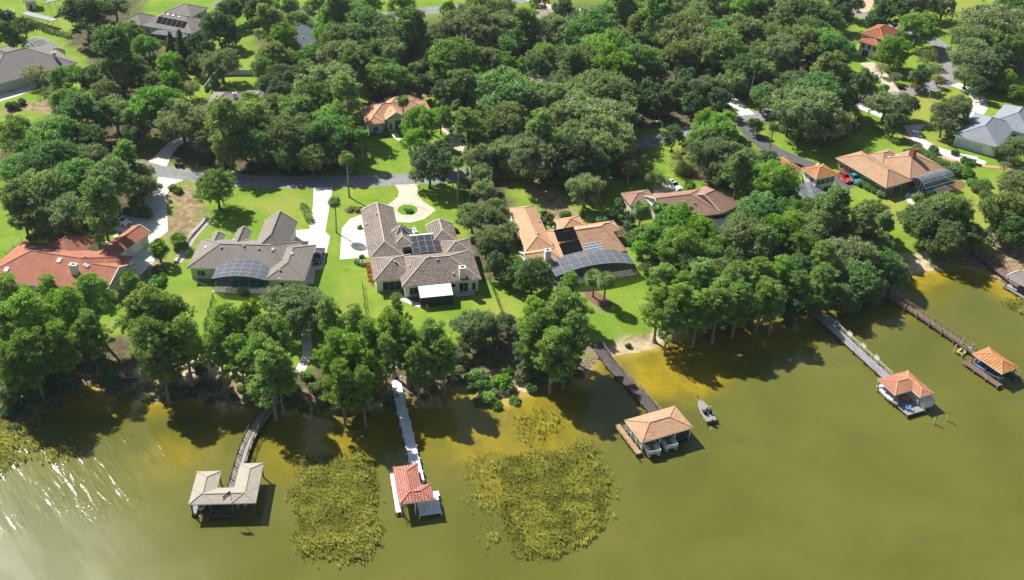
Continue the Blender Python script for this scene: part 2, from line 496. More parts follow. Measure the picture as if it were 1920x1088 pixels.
def mk_ground():
    m, nt, out = new_mat('ground_soil_and_turf')
    p = pos(nt)
    A = lambda k: N(nt, 'ShaderNodeAttribute', attribute_name=k).outputs['Fac']
    n1 = noise(nt, p, .09, 5, .6); n2 = noise(nt, p, .6, 5, .7); n3 = noise(nt, p, 5.0, 3, .7)
    g = mixc(nt, ramp(nt, n1, [(.38, (0, 0, 0)), (.62, (1, 1, 1))]), (.122, .222, .02), (.195, .27, .034))
    g = mixc(nt, ramp(nt, n2, [(.5, (0, 0, 0)), (.75, (1, 1, 1))]), g, (.11, .205, .018))
    stripes = N(nt, 'ShaderNodeTexWave', Scale=.28, Distortion=1.5); nt.links.new(mapping(nt, p, rot=(0, 0, R(25))), stripes.inputs[0])
    g = mixc(nt, 1, g, math_(nt, 'MULTIPLY_ADD', stripes.outputs['Fac'], .05, .965), 'MULTIPLY')
    tan = mixc(nt, n2, (.30, .25, .07), (.22, .27, .04))
    worn = ramp(nt, noise(nt, p, .055, 6, .7, .8), [(.55, (0, 0, 0)), (.68, (1, 1, 1))])
    tan0 = mixc(nt, n2, (.27, .29, .05), (.21, .27, .03)); g = mixc(nt, math_(nt, 'MULTIPLY', worn, .8), g, tan0)
    g = mixc(nt, math_(nt, 'MULTIPLY', A('dry'), .75), g, tan)
    soil = mixc(nt, ramp(nt, n2, [(.4, (0, 0, 0)), (.6, (1, 1, 1))]), (.19, .12, .07), (.33, .25, .15))
    soil = mixc(nt, ramp(nt, noise(nt, p, 1.3, 5, .7), [(.55, (0, 0, 0)), (.63, (1, 1, 1))]), soil, (.10, .15, .03))
    c = mixc(nt, A('dirt'), g, soil)
    lit = mixc(nt, ramp(nt, n2, [(.4, (0, 0, 0)), (.62, (1, 1, 1))]), (.075, .055, .036), (.15, .11, .07))
    lit = mixc(nt, ramp(nt, noise(nt, p, .8, 5, .7), [(.5, (0, 0, 0)), (.6, (1, 1, 1))]), lit, (.05, .085, .02))
    c = mixc(nt, A('litter'), c, lit)
    mud = mixc(nt, ramp(nt, noise(nt, p, 1.6, 6, .75), [(.42, (0, 0, 0)), (.6, (1, 1, 1))]), (.12, .085, .055), (.36, .27, .18))
    c = mixc(nt, A('bank'), c, mud)
    sand = mixc(nt, ramp(nt, n2, [(.4, (0, 0, 0)), (.6, (1, 1, 1))]), (.58, .48, .30), (.40, .32, .19))
    c = mixc(nt, A('sand'), c, sand)
    c = mixc(nt, 1.0, c, math_(nt, 'MULTIPLY_ADD', n3, .5, .75), 'MULTIPLY')
    h = math_(nt, 'ADD', n3, math_(nt, 'MULTIPLY', A('bank'), noise(nt, p, 1.5, 5, .7)))
    finish(nt, out, c, .95, h, .6, .12, spec=.08)
    xs = spaced(-150, 150, 1.0, (-5000, 5000)); ys = spaced(118, 300, 1.0, (-3500, 7000))
    def bank(P):
        d = shore_dist(P); n = vnoise(P, 5, 3)*6+vnoise(P, 1.7, 5)*3
        return sstep(-.5, 2.0, 9.0-d-n*1.0+0)
    return grid('ground', xs, ys, lambda P: land_z(P)[0], dict(
        dirt=union(dirt_polys, soft=2.5, amp=3, sc=5), litter=union(litter_polys, soft=2.5, amp=3, sc=5), sand=union(sand_polys, soft=1.2, amp=1.2, sc=3),
        dry=union(tan_polys, soft=5, amp=2, sc=6), bank=bank), m)
mk_ground()

yellow_polys = [  # clear shallows over yellow sand
    [(1134, 668), (1225, 654), (1290, 625), (1400, 600), (1520, 575), (1530, 610), (1420, 660), (1370, 690), (1310, 715), (1250, 740), (1200, 740), (1150, 700)],
    [(830, 726), (905, 752), (960, 734), (1030, 716), (1060, 730), (1080, 790), (1060, 830), (980, 860), (880, 860), (800, 820), (760, 760)],
    [(1500, 574), (1600, 548), (1700, 514), (1800, 500), (1830, 530), (1780, 570), (1700, 590), (1600, 610), (1520, 600)],
    [(560, 765), (700, 752), (730, 800), (700, 850), (620, 862), (500, 870), (470, 840), (500, 790)],
    [(280, 800), (400, 800), (450, 850), (400, 880), (330, 900), (240, 860)],
    [(940, 850), (1000, 870), (960, 920), (880, 900), (880, 860)],
]
def mk_lake():
    m, nt, out = new_mat('lake_water')
    p = pos(nt)
    A = lambda k: N(nt, 'ShaderNodeAttribute', attribute_name=k).outputs['Fac']
    n1 = noise(nt, p, .05, 5, .6, .6); n2 = noise(nt, p, .16, 5, .65, 1.0)
    deep = mixc(nt, ramp(nt, n1, [(.35, (0, 0, 0)), (.65, (1, 1, 1))]), (.092, .096, .015), (.118, .119, .021))
    weed = ramp(nt, noise(nt, mapping(nt, p, (1, 1.6, 1), (0, 0, R(35))), .07, 4, .5), [(.66, (0, 0, 0)), (.74, (1, 1, 1))])
    deep = mixc(nt, math_(nt, 'MULTIPLY', weed, .55), deep, (.085, .085, .028))
    bed = mixc(nt, ramp(nt, n2, [(.40, (0, 0, 0)), (.66, (1, 1, 1))]), (.30, .215, .014), (.17, .135, .012))
    bed = mixc(nt, A('edge'), bed, (.45, .33, .08))
    c = mixc(nt, A('shallow'), deep, bed)
    # wind ripples with long wave crests running down to the right
    rot = mapping(nt, p, (1, 1, 1), (0, 0, R(-28)))
    big = noise(nt, mapping(nt, rot, (.16, .45, 1)), 1.0, 2, .5)
    rip = noise(nt, mapping(nt, rot, (1.0, 1.8, 1)), 2.0, 3, .6)
    sd = at((150, 960), 0)-at((90, 880), 0)
    st = mapping(nt, mapping(nt, p, rot=(0, 0, -math.atan2(sd.y, sd.x))), (.05, .24, 1))
    streak = ramp(nt, noise(nt, st, 1.0, 3, .6), [(.42, (.05, .05, .05)), (.6, (1, 1, 1))])
    ruf = math_(nt, 'MULTIPLY', A('ruffle'), streak)
    h = math_(nt, 'MULTIPLY', math_(nt, 'ADD', math_(nt, 'MULTIPLY', big, math_(nt, 'MULTIPLY_ADD', ruf, .22, .10)), math_(nt, 'MULTIPLY', rip, math_(nt, 'MULTIPLY_ADD', ruf, .15, .009))), 1.0)
    b = finish(nt, out, c, .09, h, 1.0, .42, spec=.5)
    b.inputs['IOR'].default_value = 1.33
    b2 = nt.nodes.new('ShaderNodeBsdfPrincipled'); nt.links.new(c, b2.inputs['Base Color']); b2.inputs['Roughness'].default_value = .50; b2.inputs['IOR'].default_value = 1.33
    nt.links.new(b.inputs['Normal'].links[0].from_socket, b2.inputs['Normal'])
    ms = nt.nodes.new('ShaderNodeMixShader'); nt.links.new(math_(nt, 'MULTIPLY', A('sheen'), math_(nt, 'MULTIPLY_ADD', streak, .4, .6)), ms.inputs[0])
    nt.links.new(b.outputs[0], ms.inputs[1]); nt.links.new(b2.outputs[0], ms.inputs[2]); nt.links.new(ms.outputs[0], out.inputs[0])
    xs = spaced(-120, 130, 1.25, (-4000, 4000)); ys = spaced(85, 240, 1.25, (-6000, 700))
    def shallow(P):
        d = -shore_dist(P) + (vnoise(P, 9, 8)-.5)*6
        r = (1-sstep(.5, 7.0, d))*.85
        for i, q in enumerate(yellow_polys): r = np.maximum(r, softpoly(P, q, soft=5, amp=4, sc=9, seed=40+i)*(.95, .7, .2, .6, .4, .5)[i])
        return r*np.clip(.75+.5*vnoise(P, 4, 9), 0, 1)
    def edge(P): return (1-sstep(.2, 2.2, -shore_dist(P) + (vnoise(P, 3, 18)-.5)*2.5))*.8
    def ruffle(P):
        q = polyw([(20, 850), (60, 815), (180, 815), (300, 830), (310, 890), (290, 940), (200, 950), (60, 945)], 0)
        d = segdist(P, q, True); d = np.where(inside(P, q), d, -d)
        return sstep(-10, 6, d + (vnoise(P, 6, 4)-.5)*9)
    def sheen(P):
        q = polyw([(-400, 780), (-100, 850), (0, 890), (120, 950), (240, 1005), (330, 1088), (300, 1200), (-400, 1200)], 0)
        d = segdist(P, q, True); d = np.where(inside(P, q), d, -d)
        return sstep(-16, 17, d + (vnoise(P, 8, 6)-.5)*6)
    o = grid('lake', xs, ys, lambda P: np.zeros(len(P)), dict(shallow=shallow, edge=edge, ruffle=ruffle, sheen=sheen), m)
    o.name = 'lake_water'
    return o
mk_lake()

# ------------------------------------------------------------------ roads, drives and paths: sheets a few millimetres apart
ASPH = ground_mat('asphalt', (.20, .195, .19), (.25, .245, .235), .3, (.17, .165, .165), .9, 14, .2)
ASPHD = ground_mat('dark_asphalt', (.085, .085, .09), (.12, .12, .12), .5, None, .9, 14, .2)
CONC = ground_mat('pale_concrete', (.62, .59, .53), (.54, .505, .44), .4, (.68, .65, .59), .9, 10, .15, 3.2)
CONC2 = ground_mat('weathered_concrete', (.42, .36, .28), (.50, .44, .35), .5, (.36, .29, .2), .9, 10, .15)
BRICKP = ground_mat('brick_paving', (.46, .25, .14), (.40, .22, .13), .8, (.52, .32, .2), .9, 10, .2)
MULCH = ground_mat('mulch', (.16, .09, .055), (.22, .13, .08), 1.2, (.10, .07, .05), .95, 12, .6)
PALED = ground_mat('pale_pool_deck', (.52, .46, .38), (.58, .52, .43), .6, None, .85, 8, .1)

_lay = [0]
def sheet(name, px, mat, smooth=False, n=5, level=1):
    """a flat sheet with its outline given on the photograph's ground, 14 mm above the layer below"""
    pts = [at(p) for p in px]
    if smooth: pts = catmull(pts, n, True)
    z = GZ + .014*level + .0015*(_lay[0] % 6); _lay[0] += 1
    mb = MB(); P = [(p.x, p.y, z) for p in pts]
    if sum(P[i][0]*P[(i+1) % len(P)][1]-P[(i+1) % len(P)][0]*P[i][1] for i in range(len(P))) < 0: P = P[::-1]
    mb.add(P, [tuple(range(len(P)))])
    return tag(mb.build(name, mat), kind='structure')

def ribbon(name, px, width, mat, level=1, n=6):
    """a road or path of even width along a centre line"""
    pts = catmull([at(p) for p in px], n); z = GZ + .014*level + .0015*(_lay[0] % 6); _lay[0] += 1
    w = width if isinstance(width, (list, tuple)) else [width, width]
    mb = MB(); vs = []
    for i, p in enumerate(pts):
        d = (pts[min(i+1, len(pts)-1)]-pts[max(i-1, 0)]); d.z = 0; d.normalize()
        nrm = Vector((-d.y, d.x, 0)); t = i/(len(pts)-1); ww = w[0]+(w[1]-w[0])*t
        for s in (-1, 1):
            q = p+nrm*s*ww/2; vs.append((q.x, q.y, z))
    mb.add(vs, [(2*i, 2*i+2, 2*i+3, 2*i+1)[::-1] if False else (2*i, 2*i+2, 2*i+3, 2*i+1) for i in range(len(pts)-1)])
    for f in mb.f:
        a, b, c = (mb.v[f[0]], mb.v[f[1]], mb.v[f[2]])
        if (b-a).cross(c-b).z < 0: f.reverse()
    return tag(mb.build(name, mat), kind='structure')

ribbon('lake_road', [(200, 300), (275, 318), (370, 330), (480, 341), (560, 342), (650, 341), (770, 336), (850, 330), (930, 318), (1010, 303), (1100, 287),
                     (1210, 268), (1310, 244), (1385, 226), (1440, 213), (1520, 200), (1615, 190), (1680, 176), (1740, 164), (1777, 150), (1785, 132), (1780, 110),
                     (1765, 88), (1735, 70), (1700, 57), (1655, 43), (1615, 27), (1585, 18), (1500, 8)], 6.2, ASPH, 1)
ribbon('side_road', [(1392, 228), (1410, 252), (1440, 276), (1490, 300), (1540, 318)], 4.8, ASPHD, 2)
ribbon('back_road', [(400, 8), (480, 12), (560, 18), (640, 28), (720, 30), (790, 22), (870, 12), (960, 2), (1040, -10)], 7, ASPH, 1)
sheet('red_house_driveway', [(297, 332), (345, 338), (322, 347), (312, 367), (315, 434), (284, 458), (293, 486), (262, 518), (236, 508), (222, 493), (262, 460),
                   (245, 440), (205, 430), (200, 410), (250, 395), (266, 367), (292, 352)], CONC, level=2)
sheet('straight_driveway', [(588, 352), (624, 352), (610, 434), (619, 444), (606, 504), (592, 506), (588, 532), (572, 534), (566, 462), (553, 458), (555, 432), (580, 430), (587, 385)], CONC, level=2)
sheet('circular_driveway', [(741, 347), (783, 345), (783, 364), (793, 378), (818, 394), (796, 411), (770, 418), (745, 417), (728, 404), (714, 392), (730, 382), (746, 370), (748, 360)], ground_mat('warm_concrete', (.56, .48, .37), (.48, .40, .30), .4, (.60, .53, .42), .9, 10, .15, 3.0), level=2)
sheet('driveway_stain', [(742, 386), (760, 380), (785, 385), (800, 394), (790, 406), (764, 411), (740, 405), (735, 395)], CONC2, True, level=3)
sheet('parking_court', [(680, 402), (656, 411), (641, 428), (637, 487), (692, 482), (692, 440), (690, 400)], CONC, level=2)
sheet('island_lawn', [(764+19*math.cos(t), 394+10*math.sin(t)) for t in [k*math.pi/8 for k in range(16)]],
      ground_mat('island_turf', (.09, .19, .015), (.12, .25, .02), 1, None, .95, 8, .4), level=4)
sheet('mulch_bed', [(645, 393), (655, 387), (668, 387), (674, 394), (664, 401), (650, 400)], MULCH, True, level=2)
sheet('gate_drive', [(278, 304), (312, 313), (324, 288), (340, 270), (392, 257), (392, 250), (345, 252), (316, 268)], CONC, level=2)
ribbon('front_walk', [(737, 249), (745, 258), (758, 266), (775, 272)], 1.6, CONC, 2)
sheet('house_driveway', [(815, 236), (850, 228), (874, 266), (868, 285), (848, 280), (838, 252)], CONC2, level=2)
sheet('left_driveway', [(-30, 178), (22, 172), (66, 148), (72, 162), (40, 178), (0, 191), (-30, 200)], CONC, level=2)
sheet('courtyard_driveway', [(1222, 340), (1245, 338), (1282, 352), (1276, 366), (1226, 368)], CONC2, level=2)
ribbon('pale_driveway', [(1360, 183), (1375, 193), (1392, 207), (1402, 216)], 4.5, CONC, 2)
ribbon('villa_driveway', [(1625, 118), (1645, 134), (1664, 156), (1676, 172)], [5, 3.5], CONC2, 2)
ribbon('verge_walk', [(1608, 200), (1640, 212), (1672, 226), (1690, 236)], 2.6, CONC, 2)
sheet('curved_driveway', [(1690, 236), (1738, 233), (1724, 246), (1732, 262), (1765, 278), (1800, 288), (1850, 303), (1845, 312), (1790, 300), (1740, 283), (1706, 262)], CONC, level=2)
ribbon('brick_edging', [(1692, 240), (1706, 262), (1742, 285), (1790, 302), (1850, 312), (1930, 318)], 1.4, BRICKP, 3)
ribbon('entry_driveway', [(1790, 158), (1822, 172), (1836, 190), (1836, 204), (1818, 220), (1806, 228)], 4.2, CONC, 2)
ribbon('east_driveway', [(1836, 148), (1870, 158), (1920, 172), (1980, 188)], 4.0, CONC, 2)
ribbon('side_pool_path', [(1706, 362), (1702, 370), (1706, 378), (1712, 384)], 1.3, CONC, 2)
ribbon('lakeside_path', [(570, 596), (572, 610), (575, 640), (576, 662), (570, 680), (560, 700)], 1.9, CONC, 2)
ribbon('dock_path', [(735, 676), (738, 690)], 1.6, CONC, 2)
sheet('garage_apron', [(1560, 335), (1575, 322), (1605, 330), (1612, 345), (1590, 356), (1570, 352)], ASPHD, level=2)
ribbon('garden_edging', [(366, 498), (364, 516), (370, 528), (388, 536)], .5, CONC, 2)
ribbon('back_walk', [(744, 548), (752, 558), (768, 566), (790, 574)], 1.4, CONC, 2)
sheet('back_terrace', [(840, 548), (888, 544), (890, 553), (846, 558)], PALED, level=2)
ribbon('far_driveway', [(995, -2), (1012, 6), (1034, 18)], 5, CONC2, 2)
sheet('sandy_drive', [(1600, 8), (1625, -4), (1640, 2), (1630, 22), (1612, 24)], ground_mat('sandy_soil', (.5, .38, .24), (.42, .31, .19), .4), level=2)
sheet('mulch_bed', [(1700, 352), (1720, 344), (1800, 340), (1806, 352), (1770, 366), (1720, 370)], MULCH, True, level=2)
sheet('mulch_bed', [(1096, 552), (1112, 544), (1146, 566), (1140, 578), (1116, 572)], MULCH, True, level=2)
sheet('mulch_bed', [(686, 494), (692, 492), (700, 520), (706, 534), (696, 536), (688, 512)], MULCH, True, level=2)
# ------------------------------------------------------------------ building kit
TRIM = plain('white_trim', (.72, .71, .67), .6, .06)
GLASS = glass_mat('window_glass')
WHITE = plain('white_stucco', (.74, .73, .68), .8, .08)
CREAM = plain('cream_stucco', (.62, .56, .43), .85, .08)
SAGE = plain('pale_green_stucco', (.50, .56, .48), .85, .08)
BROWNW = plain('brown_wall', (.22, .15, .10), .85, .12)
GREYW = plain('grey_stucco', (.48, .46, .42), .85, .1)
BLACK = plain('black_metal', (.015, .015, .017), .5, .2)
ALU = plain('white_aluminium', (.6, .61, .62), .45, .05)
BRONZE = plain('bronze_aluminium', (.035, .03, .027), .5, .1)
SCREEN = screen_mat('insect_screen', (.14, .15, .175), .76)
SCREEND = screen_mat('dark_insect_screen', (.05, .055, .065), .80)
SOLAR = plain('black_solar_collector', (.012, .012, .014), .9, .3, 3, .02)

class House:
    def __init__(s, name, label, cat, axis, roof, wall, za=3.0, zb=GZ, group=None, ridge=None, fascia=None):
        s.zb = zb
        a, b = at(axis[0], zb+za), at(axis[1], zb+za)
        d = b-a; d.z = 0; s.u = d.normalized(); s.v = Vector((-s.u.y, s.u.x, 0))
        s.root = thing(name, label, cat, (0, 0, 0), group)
        s.rm, s.wm, s.rg = roof, wall, ridge or roof
        s.fa = fascia or TRIM
        s.roof = MB(); s.wall = MB(); s.blocks = []; s.roofobj = None; s.pend = []
    def uv(s, p, f=None):
        u, v = f or (s.u, s.v); return p.dot(u), p.dot(v)
    def block(s, pts, eave=3.0, pitch=.42, kind='hip', ridge=None, ends=None, over=.55, walls=True, axis=None, base=0, lift=None, fr=None, hin=(1, 1)):
        """one rectangular roofed block traced by three or more eave corners in the photograph"""
        f = (s.u, s.v)
        z = s.zb+eave+.004*len(s.blocks)
        if axis:
            d = at(axis[1], z)-at(axis[0], z); d.z = 0; d.normalize(); f = (d, Vector((-d.y, d.x, 0)))
        c = [s.uv(at(p, z), f) for p in pts]
        r = [min(q[0] for q in c), max(q[0] for q in c), min(q[1] for q in c), max(q[1] for q in c)]
        if fr: r = [r[0]+fr[0], r[1]+fr[1], r[2]+fr[2], r[3]+fr[3]]
        du, dv = r[1]-r[0], r[3]-r[2]
        al = ridge or ('u' if du >= dv else 'v')
        ends = ends or (('h', 'h') if kind == 'hip' else ('g', 'g'))
        W = lambda a, b, zz: f[0]*a + f[1]*b + Vector((0, 0, zz))
        if al == 'u': loc = lambda l, t, zz: W(r[0]+l, r[2]+t, zz); L, T = du, dv
        else: loc = lambda l, t, zz: W(r[1]-t, r[2]+l, zz); L, T = dv, du
        half = T/2; rise = pitch*half
        l0 = min(half*hin[0], L/2) if ends[0] == 'h' else 0
        l1 = max(L-half*hin[1], L/2) if ends[1] == 'h' else L
        if ends == ('h', 'h') and L < T: l0 = l1 = L/2
        e = [loc(0, 0, z), loc(L, 0, z), loc(L, T, z), loc(0, T, z)]
        rp = [loc(l0, half, z+rise), loc(l1, half, z+rise)]
        mb = s.roof; vs = e+rp
        fs = [(0, 1, 5, 4), (2, 3, 4, 5)] if (rp[0]-rp[1]).length > .05 else [(0, 1, 4), (2, 3, 4)]
        if (rp[0]-rp[1]).length <= .05: vs = e+[rp[0], rp[0]]
        if ends[0] == 'h': fs.append((3, 0, 4))
        if ends[1] == 'h': fs.append((1, 2, 5 if len(fs[0]) == 4 else 4))
        mb.add(vs, fs, 0)
        # fascia and soffit
        dn = Vector((0, 0, -.2)); lo = [p+dn for p in e]
        mb.add(e+lo, [(0, 4, 5, 1), (1, 5, 6, 2), (2, 6, 7, 3), (3, 7, 4, 0), (4, 7, 6, 5)], 1)
        up = Vector((0, 0, .03))
        if (rp[0]-rp[1]).length > .05: mb.bar(rp[0]+up, rp[1]+up, .2, .08, 2)
        if ends[0] == 'h': mb.bar(e[0]+up, rp[0]+up, .18, .08, 2); mb.bar(e[3]+up, rp[0]+up, .18, .08, 2)
        else:
            mb.add([loc(over*.7, over*.3, z-.1), loc(over*.7, T-over*.3, z-.1), loc(over*.7, half, z+rise-.12)], [(0, 2, 1)], 3)
            mb.bar(e[0]+up, rp[0]+up, .16, .2, 1); mb.bar(e[3]+up, rp[0]+up, .16, .2, 1)
        if ends[1] == 'h': mb.bar(e[1]+up, rp[1]+up, .18, .08, 2); mb.bar(e[2]+up, rp[1]+up, .18, .08, 2)
        else:
            mb.add([loc(L-over*.7, over*.3, z-.1), loc(L-over*.7, T-over*.3, z-.1), loc(L-over*.7, half, z+rise-.12)], [(0, 1, 2)], 3)
            mb.bar(e[1]+up, rp[1]+up, .16, .2, 1); mb.bar(e[2]+up, rp[1]+up, .16, .2, 1)
        b = dict(r=r, f=f, z=z, al=al, half=half, pitch=pitch, ends=ends, over=over, W=W, base=s.zb+base, L=L, T=T)
        s.blocks.append(b)
        if walls:
            o = over; z0 = s.zb-.15 if base == 0 else s.zb+base
            P = [W(r[0]+o, r[2]+o, 0), W(r[1]-o, r[2]+o, 0), W(r[1]-o, r[3]-o, 0), W(r[0]+o, r[3]-o, 0)]
            s.wall.prism([(p.x, p.y) for p in P], z0, z-.17)
        return b
    def roof_z(s, x, y):
        best = None
        for b in s.blocks:
            u, v = s.uv(Vector((x, y, 0)), b['f']); r = b['r']
            if r[0] <= u <= r[1] and r[2] <= v <= r[3]:
                l, t = (u-r[0], v-r[2]) if b['al'] == 'u' else (v-r[2], r[1]-u)
                h = min(t, b['T']-t)
                if b['ends'][0] == 'h': h = min(h, l)
                if b['ends'][1] == 'h': h = min(h, b['L']-l)
                zz = b['z'] + b['pitch']*h
                if best is None or zz > best: best = zz
        return best
    def on_roof(s, p):
        z = s.zb+4.0
        for _ in range(12):
            w = at(p, z); q = s.roof_z(w.x, w.y)
            if q is None: break
            z = z*.4+q*.6
        return at(p, z)
    def win(s, b, side, t, w=1.3, h=1.4, sill=.9, mull=1, door=False, pane=None, frame=None, name=None):
        """a window or door set proud of a wall: the frame is a part, its pane a sub-part"""
        r, f, o = b['r'], b['f'], b['over']
        if side[0] == 'v':
            L = r[1]-r[0]-2*o; base = (r[0]+o+t*L, (r[2]+o) if side[1] == '0' else (r[3]-o))
            dirn = f[0]; nrm = f[1]*(-1 if side[1] == '0' else 1)
        else:
            L = r[3]-r[2]-2*o; base = ((r[0]+o) if side[1] == '0' else (r[1]-o), r[2]+o+t*L)
            dirn = f[1]; nrm = f[0]*(-1 if side[1] == '0' else 1)
        c = b['W'](base[0], base[1], b['base'] + sill) + nrm*.03
        s.pend.append((c, dirn, nrm, w, h, mull, door, pane or GLASS, frame or TRIM, name))
    def finish(s, extra=None):
        # base of the thing: middle of its blocks on the ground
        c = Vector((0, 0, 0))
        for b in s.blocks: c += b['W']((b['r'][0]+b['r'][1])/2, (b['r'][2]+b['r'][3])/2, 0)
        c /= len(s.blocks); s.root.location = (c.x, c.y, s.zb)
        bpy.context.view_layer.update()
        s.roofobj = s.roof.build('roof', [s.rm, s.fa, s.rg, s.wm], s.root)
        if s.wall.v: s.wall.build('wall', s.wm, s.root)
        for c, d, n, w, h, mull, door, pane, frame, name in s.pend:
            fm = MB(); Z = Vector((0, 0, 1)); t = .09
            for k in (-1, 1): fm.bar(c+d*w/2*k, c+d*w/2*k+Z*h, t, t)
            fm.bar(c-d*w/2, c+d*w/2, t, t); fm.bar(c-d*w/2+Z*h, c+d*w/2+Z*h, t, t)
            for k in range(1, mull+1):
                x = -w/2 + w*k/(mull+1); fm.bar(c+d*x+n*.005, c+d*x+Z*h+n*.005, .05, .05)
            o = fm.build(name or ('door' if door else 'window'), frame, s.root)
            pm = MB(); q = c - n*.02 if False else c+n*.006
            a, e = q-d*(w/2-.03)+Z*.03, q+d*(w/2-.03)+Z*.03
            vs = [a, e, e+Z*(h-.06), a+Z*(h-.06)]
            fs = [(0, 1, 2, 3)]
            if (vs[1]-vs[0]).cross(vs[2]-vs[1]).dot(n) < 0: fs = [(3, 2, 1, 0)]
            pm.add(vs, fs); pm.build('pane' if pane == GLASS else 'panel', pane, o)
        return s.root
    # --- roof furniture, each a part of its own
    def chimney(s, p, w=1.1, d=.8, h=1.6, mat=None):
        b = s.on_roof(p); mb = MB(); mat = mat or WHITE
        mb.box(b+Vector((0, 0, -1.0)), (w, d, h+1.0), s.u); mb.box(b+Vector((0, 0, h)), (w+.18, d+.18, .14), s.u)
        mb.box(b+Vector((0, 0, h+.14)), (w*.55, d*.5, .12), s.u, 1)
        mb.build('chimney', [mat, BLACK], s.roofobj)
    def slope_frame(s, w):
        e = .3; zx = s.roof_z(w.x+e, w.y); zy = s.roof_z(w.x, w.y+e); z0 = s.roof_z(w.x, w.y)
        if None in (zx, zy, z0): return Vector((0, 0, 1))
        return Vector((-(zx-z0)/e, -(zy-z0)/e, 1)).normalized()
    def skylight(s, p, w=.9, d=1.1, mat=None, name='skylight', h=.16):
        c = s.on_roof(p); n = s.slope_frame(c); a = Vector((0, 0, 1)).cross(n)
        a = s.u if a.length < .05 else a.normalized(); b = n.cross(a); mb = MB()
        vs = [c+a*w/2*i+b*d/2*j+n*k for k in (-.05, h) for i, j in ((-1, -1), (1, -1), (1, 1), (-1, 1))]
        mb.add(vs, [(3, 2, 1, 0), (4, 5, 6, 7), (0, 1, 5, 4), (1, 2, 6, 5), (2, 3, 7, 6), (3, 0, 4, 7)])
        vs = [c+a*w*.38*i+b*d*.38*j+n*(h+.012) for i, j in ((-1, -1), (1, -1), (1, 1), (-1, 1))]
        mb.add(vs, [(0, 1, 2, 3)], 1)
        mb.build(name, mat or [TRIM, plain('skylight_dome', (.5, .52, .52), .2, .1)], s.roofobj)
    def vent(s, p, mat=None): s.skylight(p, .35, .35, [mat or GREYW, GREYW], 'roof_vent', .3)
    def slope_pt(s, b, p):
        f = b['f']; c = np.array([0, 0, CAMH]); d = cF + cX*(p[0]-960)/FPX - cU*(p[1]-544)/FPX
        n = Vector((0, 0, 1)) - f[1]*b['pitch']; o = b['W'](b['r'][0], b['r'][2], b['z'])
        d = Vector(d); c = Vector(c); return c + d*((o-c).dot(n)/d.dot(n))
    def patch(s, name, pts, mat, lift=.10, block=None):
        """a flat panel lying on a roof slope"""
        c = [s.slope_pt(block, p) if block else s.on_roof(p) for p in pts]
        n = (c[1]-c[0]).cross(c[3]-c[0]).normalized()
        if n.z < 0: n = -n
        m0 = sum(c, Vector())/4
        c = [p - n*(p-m0).dot(n) for p in c]
        mb = MB(); top = [p+n*lift for p in c]; lo = [p+n*.01 for p in c]
        q = (0, 1, 2, 3) if (top[1]-top[0]).cross(top[2]-top[1]).dot(n) > 0 else (3, 2, 1, 0)
        mb.add(top, [q], 0)
        mb.add(top+lo, [(0, 4, 5, 1), (1, 5, 6, 2), (2, 6, 7, 3), (3, 7, 4, 0)], 0)
        o = mb.build(name, mat, s.roofobj)
        return c, n, lift
    def cage(s, pts, h0=2.7, rise=1.0, nu=6, nv=4, frame=None, screen=None, zfloor=.05, label=None, kind='barrel', backopen=True, chamfer=0):
        """a pool screen enclosure: barrel roof of thin bars with mesh panes between"""
        z = s.zb+h0
        c = [s.uv(at(p, z)) for p in pts]
        u0, u1 = min(q[0] for q in c), max(q[0] for q in c); v0, v1 = min(q[1] for q in c), max(q[1] for q in c)
        ht = lambda a: z + rise*(1-(2*a-1)**2)
        W = lambda a, b, zz: s.u*(u0+(u1-u0)*a) + s.v*(v0+(v1-v0)*b) + Vector((0, 0, zz))
        fr = MB(); sc = MB(); t = .055; zf = s.zb+zfloor
        cut = lambda a, b: 0
        for i in range(nu+1):
            a = i/nu
            for j in range(nv): fr.bar(W(a, j/nv, ht(a)), W(a, (j+1)/nv, ht(a)), t, t)
            fr.bar(W(a, 0, zf), W(a, 0, ht(a)), t, t)
        for j in range(nv+1):
            for i in range(nu): fr.bar(W(i/nu, j/nv, ht(i/nu)), W((i+1)/nu, j/nv, ht((i+1)/nu)), t, t)
            for a in (0, 1): fr.bar(W(a, j/nv, zf), W(a, j/nv, z), t, t)
        for i in range(nu): fr.bar(W(i/nu, 0, zf+1.0), W((i+1)/nu, 0, zf+1.0), .06, .06)
        for a in (0, 1): fr.bar(W(a, 0, zf+1.0), W(a, 1, zf+1.0), .06, .06)
        sub = nu*2
        for i in range(sub):
            a, b = i/sub, (i+1)/sub
            sc.add([W(a, 0, ht(a)), W(b, 0, ht(b)), W(b, 1, ht(b)), W(a, 1, ht(a))], [(0, 1, 2, 3)])
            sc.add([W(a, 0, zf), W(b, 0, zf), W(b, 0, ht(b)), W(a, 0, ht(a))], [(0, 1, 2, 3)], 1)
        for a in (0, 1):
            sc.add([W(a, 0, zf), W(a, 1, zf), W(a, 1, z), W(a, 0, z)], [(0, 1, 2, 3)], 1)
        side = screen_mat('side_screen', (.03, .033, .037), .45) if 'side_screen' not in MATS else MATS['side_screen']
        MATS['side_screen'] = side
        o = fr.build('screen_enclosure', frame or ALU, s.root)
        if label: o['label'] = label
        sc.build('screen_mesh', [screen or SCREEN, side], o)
        return W

